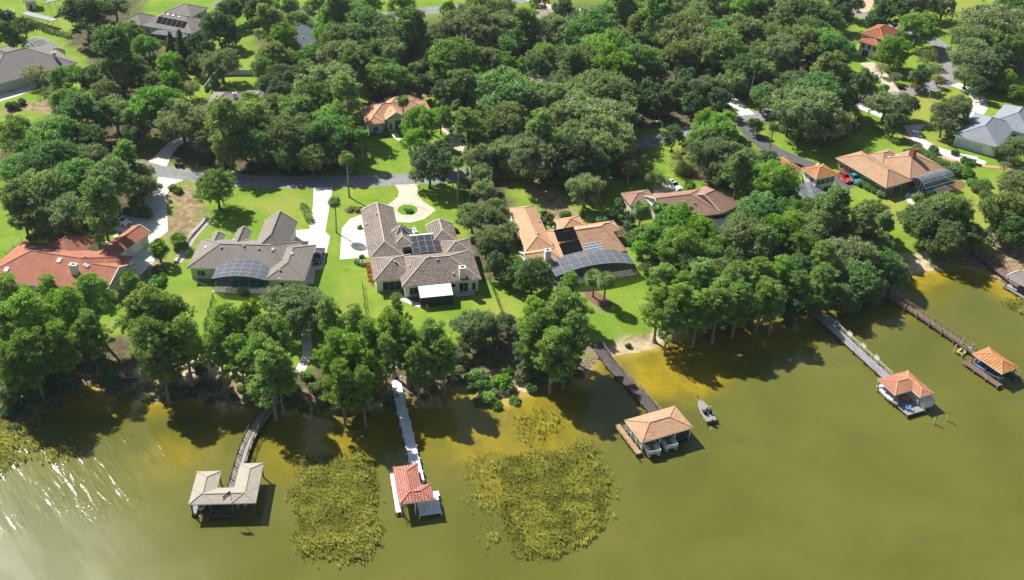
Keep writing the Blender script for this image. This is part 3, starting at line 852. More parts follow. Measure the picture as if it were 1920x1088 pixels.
DECKM = ground_mat('pool_terrace', (.50, .44, .36), (.56, .50, .41), .6, None, .85, 8, .1)
def mk_poolwater():
    m, nt, out = new_mat('pool_water')
    n = noise(nt, pos(nt), 1.2, 4)
    finish(nt, out, mixc(nt, n, (.03, .22, .30), (.06, .32, .40)), .06, n, .3, .05, spec=.5); return m
POOLW = mk_poolwater()
def pool(label, W, poly, terrace=(-.03, 1.03, -.03, 1.0)):
    """terrace slab plus a swimming pool with a coping, in the unit square of a screen enclosure"""
    a0, a1, b0, b1 = terrace
    mb = MB(); P = [W(a0, b0, 0), W(a1, b0, 0), W(a1, b1, 0), W(a0, b1, 0)]
    mb.prism([(p.x, p.y) for p in P], GZ-.1, GZ+.09)
    tag(mb.build('pool_terrace', DECKM), kind='structure')
    pts = catmull([W(a, b, 0) for a, b in poly], 5, True)
    c = sum(pts, Vector())/len(pts)
    t = thing('swimming_pool', label, 'pool', (c.x, c.y, GZ+.09))
    m = MB(); out_ = [c+(p-c)*1.06 for p in pts]; n = len(pts)
    vs = [(p.x, p.y, GZ+.125) for p in pts]+[(p.x, p.y, GZ+.125) for p in out_]+[(p.x, p.y, GZ+.08) for p in out_]
    fs = [(i, n+i, n+(i+1) % n, (i+1) % n) for i in range(n)] + [(n+i, 2*n+i, 2*n+(i+1) % n, n+(i+1) % n) for i in range(n)]
    m.add(vs, fs); m.build('coping', TRIM, t)
    m = MB(); m.add([(p.x, p.y, GZ+.108) for p in pts], [tuple(range(n))]); m.build('water', POOLW, t)

# ------------------------------------------------------------------ roofs' materials
R_RED = shingle('red_shingle', (.40, .165, .105), .78, stain=.22)
R_GREY = shingle('grey_brown_shingle', (.25, .22, .19), .78, stain=.22)
R_ORANGE = shingle('orange_shingle', (.56, .33, .20), .7, stain=.24)
R_TERRA = shingle('terracotta_shingle', (.56, .31, .19), .8, stain=.24)
R_BROWNRED = shingle('brown_red_shingle', (.33, .19, .145), .8, stain=.2)
R_BROWN = shingle('tan_brown_shingle', (.41, .255, .155), .84, stain=.22)
R_BLUEGREY = shingle('blue_grey_shingle', (.25, .27, .30), .85, stain=.22)
R_FARGREY = shingle('far_grey_shingle', (.24, .215, .20), .85, stain=.22)
R_TAN = shingle('tan_shingle', (.50, .42, .33), .85, stain=.22)
R_TILE = tiles('weathered_tile', (.42, .355, .30), (.26, .20, .165))
R_CLAY = tiles('clay_tile', (.62, .28, .11), (.55, .23, .09), .3, .4, True, 0)
R_CLAYD = tiles('dark_clay_tile', (.55, .20, .09), (.46, .15, .065), .3, .4, True, 0)
RIDGE_T = plain('tile_ridge', (.48, .41, .35), .8, .15)
RIDGE_C = plain('clay_ridge', (.56, .29, .15), .8, .15)

# ------------------------------------------------------------------ the houses
# red shingled house, lower left
h = House('brick_red_house', 'sprawling house with red shingle roof, skylights and white chimney at left', 'house', ((88, 465), (163, 476)), R_RED, CREAM)
b0 = h.block(K(0, 1, 0, 900, 190, 720, 940, 905) + [(-60, 540)], 3.2, .42, 'hip', fr=(0, 0, 4.0, 0))
b1 = h.block(K(0, 1, 430, 850, 960, 905, 840, 1050), 3.2, .42, 'gable', ridge='u', ends=('h', 'g'), fr=(-8, 0, -1.5, 1.0))
bg_ = h.block(K(0, 1, 840, 865, 1065, 700, 985, 615), 3.0, .45, axis=((210, 487), (266, 446)), ends=('g', 'g'), ridge='u', fr=(-6, 0, 0, 0))
b3 = h.block(K(0, 1, 350, 745, 500, 655, 660, 775), 3.4, .5, 'hip', ridge='v', fr=(0, 0, -5, 0))
for t in (.22, .5, .78): h.win(bg_, 'v0', t, 3.0, 2.3, .05, 0, True, plain('white_garage_panel', (.75, .75, .73), .5, .05), TRIM, 'garage_door')
h.win(b1, 'u1', .5, 1.6, 1.3, .9)
h.finish()
for q in K(0, 1, 245, 770, 350, 790, 445, 865, 645, 905, 370, 995, 50, 935, 790, 738, 870, 688, 410, 705): h.skylight(q)
h.vent(K(0, 1, 427, 803)[0]); h.vent(K(0, 1, 640, 845)[0])
h.chimney(K(0, 1, 565, 960)[0], 1.4, .9, 2.0)

# grey shingled house
h = House('grey_shingle_house', 'house with grey-brown shingle roof and steep gable beside the straight white driveway', 'house', ((372, 459), (560, 464)), R_GREY, SAGE)
b0 = h.block([(372, 459), (366, 498), (560, 470)], 3.1, .42, 'hip', fr=(0, 0, -1, 2.5))
b1 = h.block([(489, 433), (555, 416), (541, 464)], 3.6, .72, ends=('h', 'g'), ridge='v', fr=(0, 0, -3, 0))
b2 = h.block([(572, 466), (574, 517), (500, 517)], 3.1, .42, 'hip', ridge='v', fr=(0, 0, -1.5, 1.5))
b3 = h.block([(398, 441), (416, 441), (418, 452)], 3.1, .6, ends=('h', 'g'), ridge='v', fr=(0, 0, -4, .2))
b4 = h.block([(445, 437), (460, 434), (462, 452)], 3.1, .7, ends=('h', 'g'), ridge='v', fr=(-.3, .3, -4, .2))
h.win(b0, 'v0', .10, 1.7, 1.4, .8, 1); h.win(b0, 'u0', .35, 1.2, 1.4, .8)
h.win(b2, 'u1', .72, 4.6, 2.3, .05, 1, True, plain('garage_panel', (.55, .53, .48), .6, .05), TRIM, 'garage_door')
h.win(b2, 'u1', .25, 1.2, 1.4, .8); h.win(b1, 'u1', .55, 1.3, 1.6, .9); h.win(b1, 'u1', .2, 1.0, 1.4, .9)
h.win(b2, 'v0', .5, 2.4, 2.1, .1, 2)
h.finish()
for q in K(0, 1, 1755, 712, 1848, 716, 1545, 768) + K(1, 1, 125, 785, 270, 815): h.skylight(q, .9, .5)
for q in K(0, 1, 1660, 770, 1830, 760) + K(1, 1, 180, 940, 175, 1010, 20, 780): h.vent(q)
W = h.cage(K(0, 1, 1680, 850) + K(1, 1, 85, 985) + K(0, 1, 1590, 1003), 3.3, .9, 6, 5, plain('grey_aluminium', (.34, .35, .36), .5, .05), SCREEN, label='barrel-roofed screen enclosure with white bars over dark mesh')
pool('round blue pool inside the screen enclosure of the grey-brown house', W, [(.35, .15), (.7, .12), (.9, .35), (.75, .62), (.4, .6), (.22, .4)])

# tile-roofed house in the centre
h = House('tile_roof_house', 'large house with mottled brown tile roof around a screened courtyard at centre', 'house', ((754, 537), (902, 523)), R_TILE, WHITE, ridge=RIDGE_T)
b0 = h.block(K(1, 1, 1095, 1060, 1690, 1005, 1610, 785), 3.2, .46, 'hip', ridge='u', fr=(0, 0, 0, 0))
b1 = h.block(K(1, 1, 880, 1005, 1080, 1000, 1165, 835), 3.2, .46, 'hip', ridge='v', fr=(0, 0, 0, 1.0))
b2 = h.block(K(1, 1, 785, 490, 850, 850, 1040, 590), 3.2, .46, ends=('h', 'g'), ridge='v', fr=(0, .5, -.2, 0))
b3 = h.block(K(1, 1, 1270, 605, 1475, 595, 1510, 700), 3.2, .46, ends=('h', 'g'), ridge='v', fr=(0, 0, -1.5, 0))
b4 = h.block(K(1, 1, 1370, 720, 1600, 700, 1612, 790), 3.2, .46, 'hip', fr=(0, 0, -1.5, 0))
b5 = h.block(K(1, 1, 1000, 640, 1170, 640, 1160, 760), 3.3, .42, 'hip', walls=False, fr=(-.3, 0, 0, 0))
h.win(b1, 'v0', .42, 3.9, 2.2, .1, 2, True, name='window'); h.win(b1, 'v0', .86, .8, .7, 1.4, 0)
h.win(b0, 'v0', .12, 1.8, 1.7, .6, 1); h.win(b0, 'v0', .66, .9, .9, 1.4, 0); h.win(b0, 'v0', .8, 1.9, 2.2, .1, 1, True); h.win(b0, 'v0', .94, .8, 1.8, .3, 0)
h.win(b0, 'v0', .56, .9, 1.1, 1.0, 0); h.win(b0, 'v0', .3, 2.2, 2.2, .1, 1, True)
h.win(b0, 'u1', .3, 1.2, 1.5, .8); h.win(b2, 'u0', .15, 1.2, 1.2, 1.0); h.win(b2, 'u0', .62, 5.0, 2.3, .05, 1, True, plain('white_garage_panel', (.75, .75, .73)), TRIM, 'garage_door')
h.finish()
h.chimney(K(1, 1, 1548, 985)[0], 1.3, 1.0, 2.2)
for q in K(1, 1, 1045, 880, 1155, 910, 1480, 965, 1360, 860, 830, 600, 905, 520, 1305, 845): h.vent(q, plain('vent_clay', (.5, .4, .33)))
# eight-sided entry turret
c = at((751, 436), GZ+3.6); mb = MB(); ring = [c+Vector((2.6*math.cos(a), 2.6*math.sin(a), 0)) for a in [R(22.5+45*k) for k in range(8)]]
apex = c+Vector((0, 0, 1.9)); mb.add(ring+[apex], [(k, (k+1) % 8, 8) for k in range(8)], 0)
for k in range(8): mb.bar(ring[k]+Vector((0, 0, .03)), apex+Vector((0, 0, .03)), .2, .1, 1)
mb.add(ring+[p-Vector((0, 0, .25)) for p in ring], [(k, 8+k, 8+(k+1) % 8, (k+1) % 8) for k in range(8)], 2)
o = mb.build('turret_roof', [R_TILE, RIDGE_T, TRIM], h.root)
mb = MB(); mb.prism([(p.x+(c.x-p.x)*.15, p.y+(c.y-p.y)*.15) for p in ring], GZ, GZ+3.4); mb.build('turret', WHITE, h.root)
W = h.cage(K(1, 1, 1155, 690, 1365, 680, 1395, 800, 1180, 820), 3.55, .25, 4, 3, plain('dull_aluminium', (.30, .30, .30), .6, .1), SCREEND, label='flat screened courtyard roof with white bars')
mb = MB(); P = [W(-.05, -.1, 0), W(1.05, -.1, 0), W(1.05, 2.0, 0), W(-.05, 2.0, 0)]; mb.prism([(p.x, p.y) for p in P], GZ-.1, GZ+.1); tag(mb.build('courtyard_paving', MULCH), kind='structure')
mb = MB(); P = [W(-.12, 1.02, 0), W(1.12, 1.02, 0), W(1.12, 1.08, 0), W(-.12, 1.08, 0)]; mb.prism([(p.x, p.y) for p in P], GZ, GZ+3.75); mb.build('courtyard_wall', WHITE, h.root)
# white awning over the lakeside terrace
A_ = [at(p, GZ+z) for p, z in zip([(784, 537), (845, 532), (846, 551), (786, 555)], (3.0, 3.0, 2.5, 2.5))]
ux = h.u; d = (A_[1]-A_[0]).dot(ux); a0 = A_[0]; v_ = -h.v*3.4
q = [a0, a0+ux*d, a0+ux*d+v_-Vector((0, 0, .6)), a0+v_-Vector((0, 0, .6))]; mb = MB()
mb.add(q+[p-Vector((0, 0, .12)) for p in q], [(3, 2, 1, 0), (4, 5, 6, 7), (0, 1, 5, 4), (1, 2, 6, 5), (2, 3, 7, 6), (3, 0, 4, 7)])
aw = mb.build('awning', plain('white_awning', (.78, .78, .76), .6, .05, .5), h.root)
mb = MB(); n_ = 5
for k in range(n_):
    p = q[3].lerp(q[2], k/(n_-1)); mb.bar((p.x, p.y, GZ), (p.x, p.y, p.z-.1), .09, .09)
mb.build('awning_post', BRONZE, aw)
mb = MB(); z0 = Vector((0, 0, GZ)); e_ = [Vector((p.x, p.y, 0)) for p in (q[3], q[2], q[1], q[0])]
for a, b in ((0, 1), (0, 3), (1, 2)): mb.add([e_[a]+z0, e_[b]+z0, e_[b]+Vector((0, 0, q[3].z-.13)), e_[a]+Vector((0, 0, q[3].z-.13))], [(0, 1, 2, 3)])
mb.build('porch_screen', SCREEND, aw)

# orange house with solar collectors
h = House('orange_roof_house', 'house with orange shingle roof carrying two black solar collectors', 'house', ((1057, 484), (1172, 467)), R_ORANGE, WHITE)
b0 = h.block(K(2, 1, 388, 862, 855, 782) + K(2, 1, 560, 545), 3.2, .50, 'hip', ridge='u', hin=(.30, .62), fr=(0, 0, 0, -3.1))
b1 = h.block(K(2, 1, 150, 790, 255, 640, 165, 500, -30, 470), 3.2, .46, ends=('h', 'h'), ridge='u', axis=((996, 470), (960, 385)), fr=(0, 0, 0, 0))
b2 = h.block(K(2, 1, 335, 590, 415, 560, 525, 560), 3.0, .42, 'hip', ridge='v', fr=(0, 0, -3.4, 1.0))
b3 = h.block(K(2, 1, 665, 580, 770, 575, 803, 642), 3.0, .45, 'hip', fr=(-3, 0, 0, 0))
b4 = h.block(K(2, 1, 55, 803, 300, 780, 385, 850), 3.0, .42, ends=('g', 'h'), ridge='u', fr=(0, 0, -1, 0))
h.win(b4, 'v0', .25, 1.6, 1.6, .6); h.win(b0, 'v0', .3, 2.4, 2.1, .1, 1, True); h.win(b0, 'v0', .55, 2.4, 2.1, .1, 1, True); h.win(b0, 'v0', .8, 1.8, 1.4, .8); h.win(b3, 'u1', .5, 1.2, 1.2, .9)
h.win(b4, 'u0', .5, 1.4, 1.4, .8)
h.finish()
h.chimney(K(2, 1, 265, 850)[0], 1.2, 1.0, 2.0)
for i, qd in enumerate((K(2, 1, 312, 640, 460, 614, 495, 702, 345, 730), K(2, 1, 350, 742, 500, 710, 533, 797, 385, 828))):
    h.patch('solar_collector', qd, SOLAR, .1, b0)
c, n, l = h.patch('glazed_collector', K(2, 1, 525, 750, 660, 728, 692, 800, 562, 832), plain('collector_glass', (.28, .34, .42), .15, .1), .12, b0)
mb = MB()
for k in range(9):
    t = k/8; mb.bar(c[0].lerp(c[1], t)+n*.16, c[3].lerp(c[2], t)+n*.16, .10, .07)
for k in range(5):
    t = k/4; mb.bar(c[0].lerp(c[3], t)+n*.16, c[1].lerp(c[2], t)+n*.16, .10, .07)
mb.build('collector_frame', ALU, h.roofobj)
for q in K(2, 1, 200, 575, 310, 620, 190, 665): h.vent(q)
W = h.cage(K(2, 1, 330, 985, 905, 862, 850, 792) , 2.7, 1.5, 9, 3, MATS['grey_aluminium'], SCREEN, label='wide arched screen enclosure around the pool terrace', zfloor=.1)
pool('long blue pool under the arched screen of the orange house', W, [(.22, .25), (.5, .2), (.62, .45), (.55, .7), (.4, .62), (.25, .55)])

# brown-red house behind the oaks
h = House('brown_gable_house', 'brown-red gabled house half hidden behind oaks, white car in its courtyard', 'house', ((1225, 376), (1325, 362)), R_BROWNRED, CREAM)
b0 = h.block(K(2, 1, 1075, 490, 1525, 520, 1450, 365), 3.6, .42, ends=('g', 'h'), ridge='u', axis=((1220, 376), (1325, 363)), fr=(0, 0, 0, 2.5))
b1 = h.block(K(2, 1, 820, 360, 890, 452, 1065, 385), 3.0, .4, 'hip')
b2 = h.block(K(2, 1, 1430, 360, 1680, 425, 1572, 515), 3.4, .45, ends=('g', 'h'), ridge='u', axis=((1333, 402), (1380, 380)), fr=(0, 0, 0, 2))
h.win(b0, 'u0', .4, 1.5, 1.5, .8); h.win(b0, 'v0', .1, 1.5, 1.5, .8); h.win(b1, 'v0', .5, 1.4, 1.3, .9)
h.finish()
for q in K(2, 1, 1370, 440, 1150, 440): h.vent(q, BLACK)
W = h.cage(K(2, 1, 1500, 655, 1660, 580, 1590, 520, 1420, 545), 2.6, .15, 4, 3, BRONZE, SCREEND, label='dark flat lanai screen roof')

# clay-tiled villa by the parked red car
h = House('clay_tile_villa', 'white two-storey villa with orange clay tile roof beside the parked red car', 'house', ((1538, 334), (1572, 327)), R_CLAY, WHITE, za=5.2, ridge=RIDGE_C)
b0 = h.block(K(3, 1, 275, 195, 397, 250, 530, 220), 5.2, .42, 'hip', fr=(0, 0, 0, 1.5))
b1 = h.block(K(3, 1, 60, 120, 270, 190, 120, 85), 4.2, .4, 'hip')
for t in (.15, .38, .62, .85): h.win(b0, 'v0', t, 1.15, 1.5, 3.1, 0)
h.win(b0, 'u0', .3, 1.2, 1.4, 3.1); h.win(b0, 'v0', .7, 2.4, 2.1, .1, 1, True)
h.finish(); h.skylight(K(3, 1, 370, 148)[0], .9, .5)
W = h.cage(K(3, 1, 270, 290, 470, 382, 285, 415), 2.8, .2, 5, 3, BRONZE, SCREEN, label='low flat screen roof with pale bars')

# brown ranch house with the domed screen
h = House('brown_ranch_house', 'low brown-roofed ranch house with brick chimney and domed pool screen at right', 'house', ((1567, 296), (1660, 351)), R_BROWN, BROWNW)
b0 = h.block(K(3, 1, 510, 95, 880, 317, 1050, 275, 690, 55), 3.0, .42, 'hip', ridge='u', fr=(0, 0, 0, 1.0))
b1 = h.block(K(3, 1, 1060, 250, 1290, 188, 1060, 40, 880, 100), 3.0, .42, 'hip', fr=(0, 0, 0, 1))
b2 = h.block(K(3, 1, 770, 75, 900, 30, 1000, 90), 3.2, .4, 'hip')
h.win(b0, 'v0', .3, 1.6, 1.4, .7); h.win(b0, 'v0', .6, 1.6, 1.4, .7); h.win(b0, 'v0', .85, 1.6, 1.4, .7); h.win(b0, 'u1', .5, 2.6, 2.1, .1, 1, True); h.win(b0, 'v0', .1, 1.4, 1.4, .7)
h.finish()
h.chimney(K(3, 1, 1080, 80)[0], 1.5, 1.1, 2.0, plain('brick_chimney', (.26, .13, .08), .9, .2, 4))
for q in K(3, 1, 905, 90, 962, 77, 1018, 65): h.skylight(q, .7, .5, [plain('dark_vent', (.18, .12, .09)), TRIM])
W = h.cage(K(3, 1, 1165, 318, 1410, 262, 1280, 192, 1065, 255), 2.7, 1.5, 6, 4, MATS['grey_aluminium'], SCREEN, label='domed grey screen enclosure')
pool('free-form pool under the domed screen of the brown ranch house', W, [(.25, .2), (.6, .15), (.75, .4), (.55, .65), (.3, .55)])

# blue-grey house, right edge
h = House('blue_grey_house', 'white house with blue-grey shingle roof at the right edge', 'house', ((1787, 254), (1850, 272)), R_BLUEGREY, WHITE)
b0 = h.block(K(3, 0, 1390, 1012, 1640, 1080, 1640, 925), 3.2, .42, 'hip', fr=(0, 3, 0, 5))
b1 = h.block(K(3, 0, 1640, 925, 1800, 790) + [(1945, 240)], 3.2, .5, 'hip', ridge='v', fr=(0, 0, 0, 0))
for t in (.2, .55): h.win(b0, 'v0', t, 3.6, 2.3, .05, 0, True, plain('garage_panel_grey', (.45, .5, .58), .6), TRIM, 'garage_door')
h.win(b1, 'v0', .3, 1.6, 1.5, .7); h.win(b1, 'v0', .7, 1.6, 1.5, .7)
h.finish()

# white villa, upper right
h = House('white_villa', 'white two-storey villa with red clay roof among trees at upper right', 'house', ((1612, 62), (1657, 75)), R_CLAYD, WHITE, za=5.8, ridge=RIDGE_C)
b0 = h.block(K(3, 0, 690, 250, 868, 302, 970, 235), 6.0, .5, 'hip', fr=(0, 0, 0, 1))
b1 = h.block(K(3, 0, 690, 300, 830, 352, 860, 300), 4.6, .35, 'hip')
for t in (.2, .55, .85): h.win(b1, 'v0', t, 1.2, 1.5, 2.6)
h.win(b1, 'v0', .4, 2.2, 2.1, .1, 1, True); h.win(b1, 'u1', .5, 1.2, 1.5, 2.6)
h.finish()

# terracotta house above the road
h = House('terracotta_house', 'pale house with terracotta roof and arched entry above the road', 'house', ((687, 234), (722, 230)), R_TERRA, GREYW)
b0 = h.block(K(1, 0, 815, 850, 1130, 880, 1280, 770), 3.2, .5, 'hip', ridge='u', fr=(0, 0, 0, 2))
b1 = h.block(K(1, 0, 830, 937, 968, 920, 850, 850), 3.2, .45, 'hip', ridge='v', fr=(0, 0, 0, 3))
b2 = h.block(K(1, 0, 990, 800, 1245, 770, 1200, 712), 3.2, .45, 'hip', fr=(0, 0, 0, 0))
b3 = h.block(K(1, 0, 968, 885, 1130, 880, 1100, 830), 3.9, .62, ends=('h', 'g') if False else ('g', 'h'), ridge='v', fr=(0, 0, 0, 3))
h.win(b1, 'v0', .5, 1.4, 1.3, .8, 1); h.win(b3, 'v0', .6, 1.7, 3.1, .1, 1, True); h.win(b3, 'v0', .15, 1.0, 2.3, .6, 0); h.win(b3, 'v0', .9, .8, 2.3, .6, 0)
h.win(b0, 'v0', .8, 1.4, 1.4, .8)
h.finish()
for q in K(1, 0, 880, 870, 1010, 830): h.vent(q)
W = h.cage(K(1, 0, 855, 735, 970, 715, 1000, 790, 880, 805), 3.0, .3, 4, 3, BRONZE, SCREEND, label='dark screened courtyard')

# far houses, mostly among trees
h = House('grey_ranch_house', 'grey shingle house mostly hidden by trees near the white garden wall', 'house', ((391, 190), (480, 190)), R_FARGREY, GREYW)
b0 = h.block(K(0, 0, 1560, 775, 1700, 700, 1900, 770) + [(500, 190)], 3.0, .42, 'hip', fr=(0, 0, -2, 1))
b1 = h.block([(458, 182), (480, 170), (516, 186), (507, 215)], 3.0, .45, 'hip')
h.win(b0, 'v0', .3, 1.5, 1.4, .8); h.finish(); h.chimney(K(0, 0, 1765, 735)[0], .9, .8, 1.4); h.skylight(K(1, 0, 15, 705)[0], .5, .5)

h = House('large_grey_house', 'large grey-roofed house with row of roof solar panels at upper left', 'house', ((262, 55), (350, 70)), R_FARGREY, GREYW)
b0 = h.block(K(0, 0, 1085, 195, 1200, 110, 1560, 150, 1450, 250), 3.2, .45, 'hip')
b1 = h.block(K(0, 0, 960, 140, 1060, 190, 1160, 120), 3.0, .5, 'hip')
b2 = h.block(K(0, 0, 1230, 95, 1480, 100, 1565, 60, 1330, 55), 5.4, .45, 'hip')
h.win(b2, 'u1', .5, 1.4, 1.4, 3.4); h.win(b0, 'v0', .1, 1.4, 1.3, .9)
h.finish()
for k in range(6):
    x = 1195+k*36; h.patch('solar_panel', K(0, 0, x, 125+k*7, x+30, 131+k*7, x+6, 178+k*7, x-24, 172+k*7), SOLAR)
W = h.cage(K(0, 0, 1150, 245, 1270, 210, 1440, 245, 1290, 280), 2.8, .3, 7, 3, ALU, SCREEN, label='flat pale screen enclosure')
for q in K(0, 0, 1260, 110, 1300, 118, 1345, 127, 1495, 160): h.skylight(q, .6, .4)

h = House('far_left_house', 'grey-brown house with white screen enclosure at far upper left', 'house', ((5, 158), (47, 147)), R_FARGREY, GREYW)
b0 = h.block(K(0, 0, 20, 620, 490, 415, 330, 350, -300, 500), 3.2, .42, 'hip', fr=(0, 0, 0, 1))
b1 = h.block([(-40, 128), (14, 124), (40, 98), (-20, 95)], 3.6, .4, 'hip')
h.win(b0, 'v0', .55, 5, 2.3, .05, 1, True, plain('garage_panel', (.5, .5, .5)), TRIM, 'garage_door'); h.win(b0, 'v0', .85, 1.4, 1.4, .8)
h.finish(); h.chimney(K(0, 0, 410, 430)[0], .9, .8, 1.5)
W = h.cage(K(0, 0, 170, 340, 270, 300, 480, 370, 390, 395), 2.7, 1.2, 7, 4, ALU, screen_mat('pale_screen', (.3, .32, .3), .3), label='arched white-barred screen enclosure')

h = House('slate_grey_house', 'slate-grey gabled house peeking between the upper trees', 'house', ((560, 82), (585, 88)), R_BLUEGREY, CREAM)
b0 = h.block(K(1, 0, 300, 260, 345, 370, 420, 345, 320, 215), 3.4, .6, ends=('g', 'h'), ridge='v', fr=(-2, 0, 0, 2)); h.win(b0, 'v0', .5, 1.4, 1.3, .9); h.finish(); h.skylight(K(1, 0, 350, 280)[0], .5, .5)
h = House('tan_roof_house', 'tan-roofed house at the top edge behind a drooping mossy tree', 'house', ((990, 40), (1015, 38)), R_TAN, CREAM)
b0 = h.block(K(2, 0, 120, 175, 290, 165, 280, 90), 3.0, .42, 'hip', fr=(0, 3, 0, 2)); h.win(b0, 'v0', .3, 1.4, 1.3, .9)
b1 = h.block(K(2, 0, 470, 165, 650, 112, 590, 65), 3.2, .5, 'hip'); h.win(b1, 'v0', .5, 1.4, 1.3, .9); h.finish()
h = House('hidden_brown_house', 'brown roof almost covered by oaks in the middle woods', 'house', ((985, 158), (1035, 155)), R_TAN, CREAM)
b0 = h.block([(978, 160), (1035, 158), (1036, 143)], 3.2, .4, 'hip'); h.win(b0, 'v0', .5, 1.4, 1.3, .9); h.finish()
# ------------------------------------------------------------------ docks and boathouses
WOODD = boards('dark_dock_boards', (.105, .085, .085), .2, along='V'); WOODB = boards('brown_dock_boards', (.19, .135, .105), .2, along='V')
WOODG = boards('grey_dock_boards', (.30, .30, .31), .2, along='V'); WOODW = boards('white_dock_boards', (.74, .74, .74), .2, .1, along='V')
WOODL = boards('pale_dock_boards', (.36, .32, .29), .2, along='V')
WOODT = boards('tan_boards', (.42, .28, .17), .2)
PILE = plain('weathered_piling', (.26, .23, .19), .9, .25); PILED = plain('dark_piling', (.10, .085, .075), .9, .25); WPOST = plain('white_post', (.72, .72, .70), .6, .06)
PALEW = plain('pale_rail', (.55, .50, .40), .8, .15)
DZ = .7

def deck_strip(mb, pts, w, z, th=.18):
    for i in range(len(pts)-1):
        pass
    vs = []; n = len(pts)
    for i, p in enumerate(pts):
        d = pts[min(i+1, n-1)]-pts[max(i-1, 0)]; d.z = 0; d.normalize(); k = Vector((-d.y, d.x, 0))
        for zz in (z, z-th):
            for s in (-1, 1):
                q = p+k*s*w/2; vs.append((q.x, q.y, zz))
    fs = []
    for i in range(n-1):
        a, b = 4*i, 4*i+4
        fs += [(a, b, b+1, a+1), (a+2, a+3, b+3, b+2), (a, a+2, b+2, b), (a+1, b+1, b+3, a+3)]
    fs += [(0, 1, 3, 2), (4*n-4, 4*n-2, 4*n-1, 4*n-3)]
    for f in fs: pass
    mb.add(vs, [f[::-1] for f in fs])
    # orient the top upward
    k = len(mb.f)-len(fs)
    a, b, c = [mb.v[i] for i in mb.f[k][:3]]
    if (b-a).cross(c-b).z < 0:
        for i in range(k, len(mb.f)): mb.f[i].reverse()

def dock(label, px, w, mat, pile=PILE, rails=None, railmat=None, step=3.0, z=DZ, railh=.95, group='docks running out into the lake', posts=True):
    pts = [at(p, z) for p in px]
    pts = catmull(pts, 4) if len(pts) > 2 else pts
    t = thing('dock', label, 'dock', (pts[-1].x, pts[-1].y, 0), group)
    mb = MB(); deck_strip(mb, pts, w, z); mb.build('deck', mat, t)
    # pilings in pairs along the way
    L = [0]
    for a, b in zip(pts, pts[1:]): L.append(L[-1]+(b-a).length)
    def pt(s):
        for i in range(len(pts)-1):
            if s <= L[i+1] or i == len(pts)-2:
                d = (pts[i+1]-pts[i]); return pts[i]+d*((s-L[i])/(L[i+1]-L[i])), d.normalized()
    n = max(2, int(L[-1]/step)); marks = [L[-1]*(k+.25)/n for k in range(n)]
    for s in marks:
        p, d = pt(s); k = Vector((-d.y, d.x, 0))
        for e in (-1, 1):
            q = p+k*e*(w/2+.08); top = z+(railh if (rails and e in rails) else .22)
            mb = MB(); mb.tube([(q.x, q.y, -2.2), (q.x, q.y, top)], .11, 6); mb.build('piling', pile, t)
    if rails:
        for e in rails:
            mb = MB(); line = []
            m = max(2, int(L[-1]/1.5))
            for i in range(m+1):
                p, d = pt(L[-1]*i/m); k = Vector((-d.y, d.x, 0)); line.append(p+k*e*(w/2+.02))
            for a, b in zip(line, line[1:]):
                for h_ in (railh, railh*.5): mb.bar(a+Vector((0, 0, h_)), b+Vector((0, 0, h_)), .09 if h_ == railh else .05, .07)
            for p in line: mb.bar((p.x, p.y, z), (p.x, p.y, z+railh), .08, .08)
            mb.build('railing', railmat or mat, t)
    return t, pts

dock('dark weathered dock curving out to the grey U-shaped boathouse', [(527, 742), (508, 764), (486, 792), (470, 818), (460, 842), (452, 868), (438, 916)], 1.7, WOODL, PILED, [1, -1], plain('dark_rail', (.05, .045, .045), .8, .2))
dock('long white dock to the red L-shaped boathouse', [(738, 684), (748, 742), (768, 825), (787, 905)], 1.75, WOODW, WPOST)
dock('dark brown dock to the tan hip-roofed boathouse', [(1116, 644), (1150, 690), (1196, 736), (1240, 790)], 2.0, WOODD, PILE, [1], plain('thin_grey_rail', (.22, .2, .18), .8, .2))
dock('grey dock with a pale railing and benches to the coral-roofed boathouse', [(1526, 584), (1548, 602), (1600, 650), (1664, 708)], 1.9, WOODG, PILE, [1], PALEW)
dock('brown dock with two railings to the tile-roofed boathouse at the right', [(1650, 545), (1710, 582), (1770, 622), (1836, 668)], 1.6, WOODB, PILE, [1, -1], plain('brown_rail', (.20, .135, .10), .8, .2))
dock('dark boardwalk along the bank at the right edge', [(1826, 468), (1868, 500), (1925, 546)], 2.4, WOODB, PILED, [1], plain('red_brown_rail', (.16, .08, .06), .8, .2), z=1.2)

def slab(house, name, pts, mat, z, th=.2, pile=PILE, pilestep=3.2, parent=None, frame=None, pileh=.15):
    """a rectangular deck in the house frame, on pilings"""
    c = [house.uv(at(p, z)) for p in pts]
    u0, u1, v0, v1 = min(q[0] for q in c), max(q[0] for q in c), min(q[1] for q in c), max(q[1] for q in c)
    W = lambda a, b, zz: house.u*a+house.v*b+Vector((0, 0, zz))
    mb = MB(); P = [W(u0, v0, 0), W(u1, v0, 0), W(u1, v1, 0), W(u0, v1, 0)]
    mb.prism([(p.x, p.y) for p in P], z-th, z); d = mb.build(name, mat, house.root)
    nu, nv = max(1, round((u1-u0)/pilestep)), max(1, round((v1-v0)/pilestep))
    for i in range(nu+1):
        for j in range(nv+1):
            if 0 < i < nu and 0 < j < nv: continue
            p = W(u0+(u1-u0)*i/nu, v0+(v1-v0)*j/nv, 0)
            mb = MB(); mb.tube([(p.x, p.y, -2.2), (p.x, p.y, z+pileh)], .12, 6); mb.build('piling', pile, house.root)
    return (u0, u1, v0, v1), W

